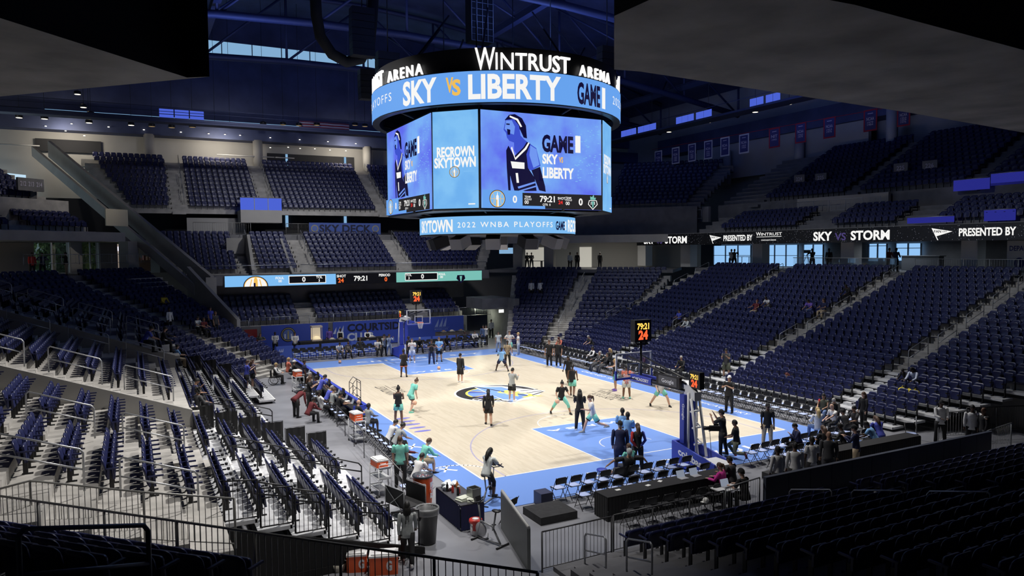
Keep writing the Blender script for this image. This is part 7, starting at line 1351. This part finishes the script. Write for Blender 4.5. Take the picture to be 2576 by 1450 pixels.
sl('person in dark top seated in upper left bleachers', 502, 882, 90, 'sit', 'b', 'k', 'k', 'j', slv=1)
sl('person in black seated low on left terrace reaching forward', 412, 862, 90, 'sitreach', 't', 'k', 'k', 'k', slv=1)
sl('person bending in royal blue on the left terrace', 362, 862, 90, 'sitf', 't', 'k', 'u', 'k', slv=.5)
def surfC(fr, v0, z0, dv, dz): return lambda x, y: z0+dz*((x*fr.c+y*fr.s)-v0)/dv
SFL, SFR = surfC(FFL, 16.9, .2, .8, .29), surfC(FFR, 16.9, .2, .8, .29)
def sc(lab, px, py, S, hd, pose, skn, hr, tp, bt, stand=False, **kw):
    p = march(px, py, S, 0 if stand else .5); z = S(p.x, p.y); pp(lab, (p.x, p.y, z), hd, pose, skn, hr, tp, bt, kw.pop('h', 1.75), sitz=None if stand else .45, **kw)
sc('person in yellow hooded top alone in the far left corner seats', 408, 765, SFL, 150, 'sitf', 'b', 'k', 'y', 'k', slv=1); sc('guard in white shirt standing in the far left corner seats', 427, 838, SFL, 140, 'stand', 'd', 'k', 'w', 'k', True, slv=1)
for i, (px, py, c, lab) in enumerate(((497, 826, 'c', 'pale top'), (512, 830, 'm', 'maroon top'), (530, 832, 'u', 'blue shirt'), (543, 845, 'd', 'charcoal top'))): sc('spectator in %s in the small group by the far left gate' % lab, px, py, SFL, 140, 'sit' if i < 2 else 'stand', 't', 'kb'[i % 2], c, 'k', i > 1)
for i, (px, py, c) in enumerate(((566, 868, 'k'), (581, 880, 'n'), (590, 885, 'w'))): p = at(px, py, z=.6); pp('spectator in %s near the far left crowd barrier' % ('black', 'navy', 'white')[i], (p.x, p.y, 0), 120, 'stand', 't', 'k', c, 'k', 1.72, .5, 1)
# far end
for lab, px, py, hd, pose, skn, hr, tp, bt, kw in (
    ('guard in white shirt, left of two before the blue boards', 693, 889, 190, 'front', 'd', 'k', 'w', 'k', dict(slv=1, bulk=1.1)), ('guard in white shirt, right of two before the blue boards', 743, 890, 190, 'front', 't', 'k', 'w', 'k', dict(slv=1, bulk=1.12)), ('man in olive shirt and jeans near the left blue board', 656, 893, 200, 'hips', 't', 'b', 'q', 'e', dict(bulk=1.1)),
    ('woman in blue shirt by the red door', 625, 876, 150, 'stand', 'l', 'b', 'u', 'k', {}), ('photographer in grey shirt beside the far hoop base', 966, 897, 160, 'cam', 't', 'kk', 'g', 'k', dict(slv=.5)), ('photographer in denim shirt beside the far hoop base', 979, 896, 170, 'cam', 't', 'k', 'e', 'e', dict(slv=1)),
    ('server in black vest under the sails emblem', 857, 878, 200, 'stand', 'd', 'k', 'w', 'k', dict(slv=1, vest='k')), ('server in dark purple by the popcorn machine', 829, 876, 190, 'stand', 't', 'k', 'v', 'k', dict(slv=1)), ('server in dark vest before the word CLUB', 925, 880, 190, 'front', 'b', 'k', 'w', 'k', dict(slv=1, vest='k')),
    ('staff in white shirt walking at right end of the far seats', 1223, 868, 250, 'armup', 't', 'k', 'w', 'k', dict(slv=1)), ('staff in white shirt deeper in the far corner by the tunnel', 1236, 850, 220, 'stand', 'b', 'k', 'w', 'k', dict(slv=1)), ('woman in blue denim at the right end of the far seats', 1216, 868, 210, 'stand', 't', 'k', 'j', 'j', dict(slv=1)),
    ('man in white shirt standing by the far tunnel mouth', 1284, 862, 200, 'stand', 'd', 'k', 'w', 'k', dict(slv=1)), ('man in white tee standing just right of the tunnel', 1296, 872, 210, 'stand', 'b', 'k', 'w', 'k', {}), ('man in dark tee with a round chest print by the corner seats', 1323, 862, 215, 'stand', 'b', 'k', 'k', 'k', dict(h=1.85)),
    ('tall man in printed black tee standing before the sideline chairs', 1382, 922, 230, 'stand', 't', 'b', 'k', 'k', dict(h=1.92, bulk=1.15, shoes='w')), ('tall man in plain black tee beside him at the sideline chairs', 1405, 923, 230, 'stand', 't', 'b', 'k', 'k', dict(h=1.93, bulk=1.12, shoes='w'))):
    q_ = at(px, py, z=.02); pp(lab, (q_.x, q_.y, .0), hd, pose, skn, hr, tp, bt, **{**dict(h=1.78), **kw})
for lab, x, y, hd, pose, skn, hr, tp, bt, kw in (
    ('man in white tee seated in front row left of the far hoop', -4.6, 18.6, 180, 'sitf', 't', 'k', 'w', 'd', {}), ('man in striped top seated beside the white tee at far end', -3.9, 18.6, 185, 'sitf', 't', 'b', 'd', 'k', dict(slv=1, vest='h')), ('person in dark jacket in back row left of the far hoop', -2.6, 19.6, 185, 'lounge', 'b', 'k', 'k', 'k', dict(slv=1)),
    ('woman in white top and black skirt at the end of the far row', -1.5, 18.6, 180, 'sit', 't', 'k', 'w', 'k', dict(slv=.5)), ('man in black seated just right of the far hoop', 2.0, 18.6, 190, 'sitf', 't', 'g', 'k', 'k', dict(slv=1)), ('player in black and gold seated right of the far hoop', 4.4, 18.6, 190, 'sitf', 'd', 'k', 'k', 'k', dict(slv=.4, shoes='w', h=1.9)),
    ('man in dark suit lounging in back row right of the far hoop', 6.6, 19.7, 190, 'sprawl', 'd', 'k', 'k', 'k', dict(slv=1)), ('man in white shirt at right end of the far back row', 7.5, 19.7, 190, 'sit', 't', 'k', 'w', 'k', dict(slv=1)),
    ('man in grey seated lounging in the sideline chairs', 9.4, 3.6, 285, 'lounge', 't', 'g', 'd', 'd', dict(slv=1)), ('man in dark clothes lounging next to the grey-clad man', 9.4, 2.7, 285, 'lounge', 't', 'k', 'k', 'd', dict(slv=1)), ('usher in black vest and white shirt seated behind the sideline row', 10.4, 5.6, 275, 'sit', 'b', 'k', 'w', 'k', dict(slv=1, vest='k')),
    ('woman in black with pale hair seated behind the sideline row', 10.9, 4.2, 275, 'sit', 'l', 'y', 'k', 'k', dict(slv=1, hs='long')), ('person in dark coat seated by the near backboard chairs', 9.5, -6.2, 275, 'sit', 'l', 'g', 'c', 'k', dict(slv=1)), ('woman in coral red seated at far end of the right bleachers', 12.0, 12.6, 250, 'sitf', 't', 'r', 'o', 'k', dict(slv=1)), ('woman in black crouching by the far corner seats', 11.5, 14.8, 240, 'sitf', 't', 'b', 'k', 'k', dict(slv=1))):
    pp(lab, (x, y, .02), hd, pose, skn, hr, tp, bt, **{**dict(h=1.78, sitz=SEATH), **kw})
# scattered in the right stand
for lab, px, py, pose, skn, hr, tp, bt, kw in (
    ('man in grey tee seated low in the far right bleachers', 1490, 866, 'sitf', 'l', 'g', 'd', 'k', {}), ('woman in royal blue seated beside an aisle rail in right stand', 1709, 805, 'sit', 't', 'k', 'u', 'k', {}), ('person in pale grey bent over beside the aisle rail', 1738, 820, 'sitf', 't', 'g', 'c', 'i', dict(slv=1)),
    ('pair member in dark top leaning over in right stand middle', 1908, 776, 'lounge', 't', 'r', 'm', 'h', {}), ('pair member in white top in right stand middle', 1924, 776, 'sitf', 'b', 'k', 'w', 'd', {}), ('man in violet tee seated in right stand', 2032, 784, 'sitf', 't', 'k', 'v', 'j', dict(bulk=1.1)), ('woman in dark print top seated near the aisle rail', 2064, 786, 'sit', 't', 'b', 'n', 'h', dict(hs='long')),
    ('person in black high in the right stand by the aisle', 2141, 738, 'sitf', 'b', 'k', 'k', 'k', dict(slv=1)), ('woman in pale blue shirt bent over yellow bags on bleacher aisle', 2306, 958, 'sitf', 'd', 'k', 'i', 'k', dict(slv=1, hs='long')), ('child in black beside the woman with yellow bags', 2287, 950, 'sitf', 'd', 'k', 'k', 'k', dict(slv=1, h=1.35)),
    ('spectator in white and blue high in the far corner seats', 1524, 714, 'sit', 't', 'k', 'i', 'u', {}), ('spectator in black high in far seats beside the aisle rail', 1546, 716, 'sit', 'b', 'k', 'k', 'w', {})):
    kw = dict(kw); pp(lab, seatR(px, py), 270, pose, skn, hr, tp, bt, kw.pop('h', 1.72), sitz=SEATH, **kw)
for i, (dx, dy) in enumerate(((0, 0), (.05, -.35), (-.05, -.7))):
    p = seatR(2292, 966); t = thing('yellow_bag', 'bright yellow bag on the bleacher step, %s of three' % ('leftmost', 'middle', 'rightmost')[i], 'bag', (p[0]-.7+dx, p[1]+dy+.2, p[2]-.05)); m = MB(); m.ell((0, 0, .15), (.2, .22, .17), 12, 8); m.build('bag', mat('yellow_cloth', (.75, .6, .04), .7), t); MB().path([(-.1, 0, .28), (0, 0, .4), (.1, 0, .28)], .012).build('handle', mat('yellow_cloth', (.75, .6, .04), .7), t)
sc('usher in white shirt standing in the far right corner, left one', 1337, 752, SFR, 215, 'stand', 'd', 'k', 'w', 'k', True, slv=1, h=1.8); sc('usher in white shirt pointing in the far right corner, right one', 1360, 752, SFR, 240, 'point', 'd', 'k', 'w', 'k', True, slv=1, h=1.8)
# concourse figures
for lab, px, py, x, hd, tp, bt, pose, skn in (('person in white top against the blue windows on right concourse', 1839, 681, 30.2, 200, 'w', 'k', 'phone', 'b'), ('person in black against the blue windows on right concourse', 1847, 681, 30.2, 200, 'k', 'k', 'cam', 'd'), ('camera operator in black before the concourse window', 2043, 686, 30.0, 250, 'k', 'k', 'cam', 'd'), ('crew member in black beside the concourse camera operator', 2085, 690, 30.0, 250, 'k', 'k', 'stand', 'd'), ('person in dark blue at the concourse bar', 2253, 688, 31.0, 90, 'n', 'k', 'front', 'b'), ('person in brown at the concourse bar', 2236, 688, 31.5, 90, 'm', 'k', 'front', 't')):
    q_ = at(px, py, x=x); pp(lab, (x, q_.y, 6.51), hd, pose, skn, 'k', tp, bt, 1.75, 1, 1)
for lab, px, fr, v, z, hd, tp, bt, pose in (('person in red shirt silhouetted at far left window', 80, FFL, 35.6, 6.7, 150, 'r', 'k', 'stand'), ('person in dark jacket at the far left window', 106, FFL, 35.6, 6.7, 160, 'n', 'k', 'hips'), ('man in black tee and light trousers pointing at far left window', 166, FFL, 35.4, 6.7, 250, 'k', 'h', 'point'),
                                        ('person in white seated group on the far right concourse', 1434, FFR, 34.6, 6.3, 200, 'c', 'k', 'stand'), ('person in black by lit door on the far right concourse', 1452, FFR, 34.6, 6.3, 200, 'k', 'k', 'stand'), ('person in black at the counter of far right concourse', 1509, FFR, 36.2, 6.3, 60, 'k', 'k', 'stand'), ('figure in black at the dark table, left one', 1326, FFR, 37.2, 6.3, 200, 'k', 'k', 'front'), ('figure in black at the dark table, right one', 1337, FFR, 37.3, 6.3, 200, 'k', 'k', 'front')):
    q_ = atp(px, 650, fr, v); pp(lab, (q_.x, q_.y, z), hd, pose, 'b', 'k', tp, bt, 1.74, 1, 1)
# wheelchair, camera tripod on the concourse
t = thing('wheelchair', 'black wheelchair parked behind the far scorer table', 'wheelchair', (-10.95, 9.4, 0), -1.9); m = MB(); m.box((0, 0, .47), (.42, .42, .04)); m.box((0, -.22, .72), (.42, .04, .42)); m.build('seat', BLACK, t)
for s in (-1, 1): m = MB(); m.path([(s*.28, .28*math.cos(2*PI*i/18)-.05, .3+.28*math.sin(2*PI*i/18)) for i in range(19)], .018, 6); [m.bar((s*.28, -.05, .3), (s*.28, -.05+.27*math.cos(i*PI/3), .3+.27*math.sin(i*PI/3)), .004, 4) for i in range(6)]; m.build('wheel', BLKP, t); MB().bar((s*.22, .4, .1), (s*.22, .2, .47), .014).bar((s*.22, -.22, .93), (s*.22, -.34, .93), .014).build('side_frame', GREY, t)
q_ = at(2030, 686, x=29.9); t = thing('camera_tripod', 'black broadcast camera on a tripod at the right concourse rail', 'camera', (29.9, q_.y, 6.51)); m = MB(); [m.bar((0, 0, 1.3), (.5*math.cos(a), .5*math.sin(a), 0), .02) for a in (0, 2.1, 4.2)]; m.build('leg', BLKM, t); MB().box((0, 0, 1.5), (.6, .2, .25)).build('camera_body', BLKP, t)
for kd, nm, what, grp, rest in (('fixed', 'stadium_seat', 'navy flip-up stadium seat', 'navy flip-up seats of the fixed stands', 'navy flip-up seats filling the far stands'),
                                ('tele', 'bleacher_chair', 'navy bleacher seat', 'navy seats of the retractable stands', 'navy seats on the far rows of the retractable stands')):
    vis, others = split(kd)
    P = seat_parts(kd); t = None
    for s in vis:
        lab = seat_label(s, what)
        if t is None:
            t = thing(nm, lab, 'seat', s[:3], s[3], grp)
            P['backrest'].build('backrest', SM[kd], t); P['seat_pan'].build('seat_pan', SM[kd], t); P['leg'].build('leg', BLKM, t)
            for a in P['armrest']: a.build('armrest', SM[kd] if kd == 'fixed' else BLKP, t)
        else: dup(t, s[:3], s[3], lab, grp)
    if others: merged(nm, LOWP[kd], [SM[kd], BLKM], [s[:4] for s in others], rest, 'seat')
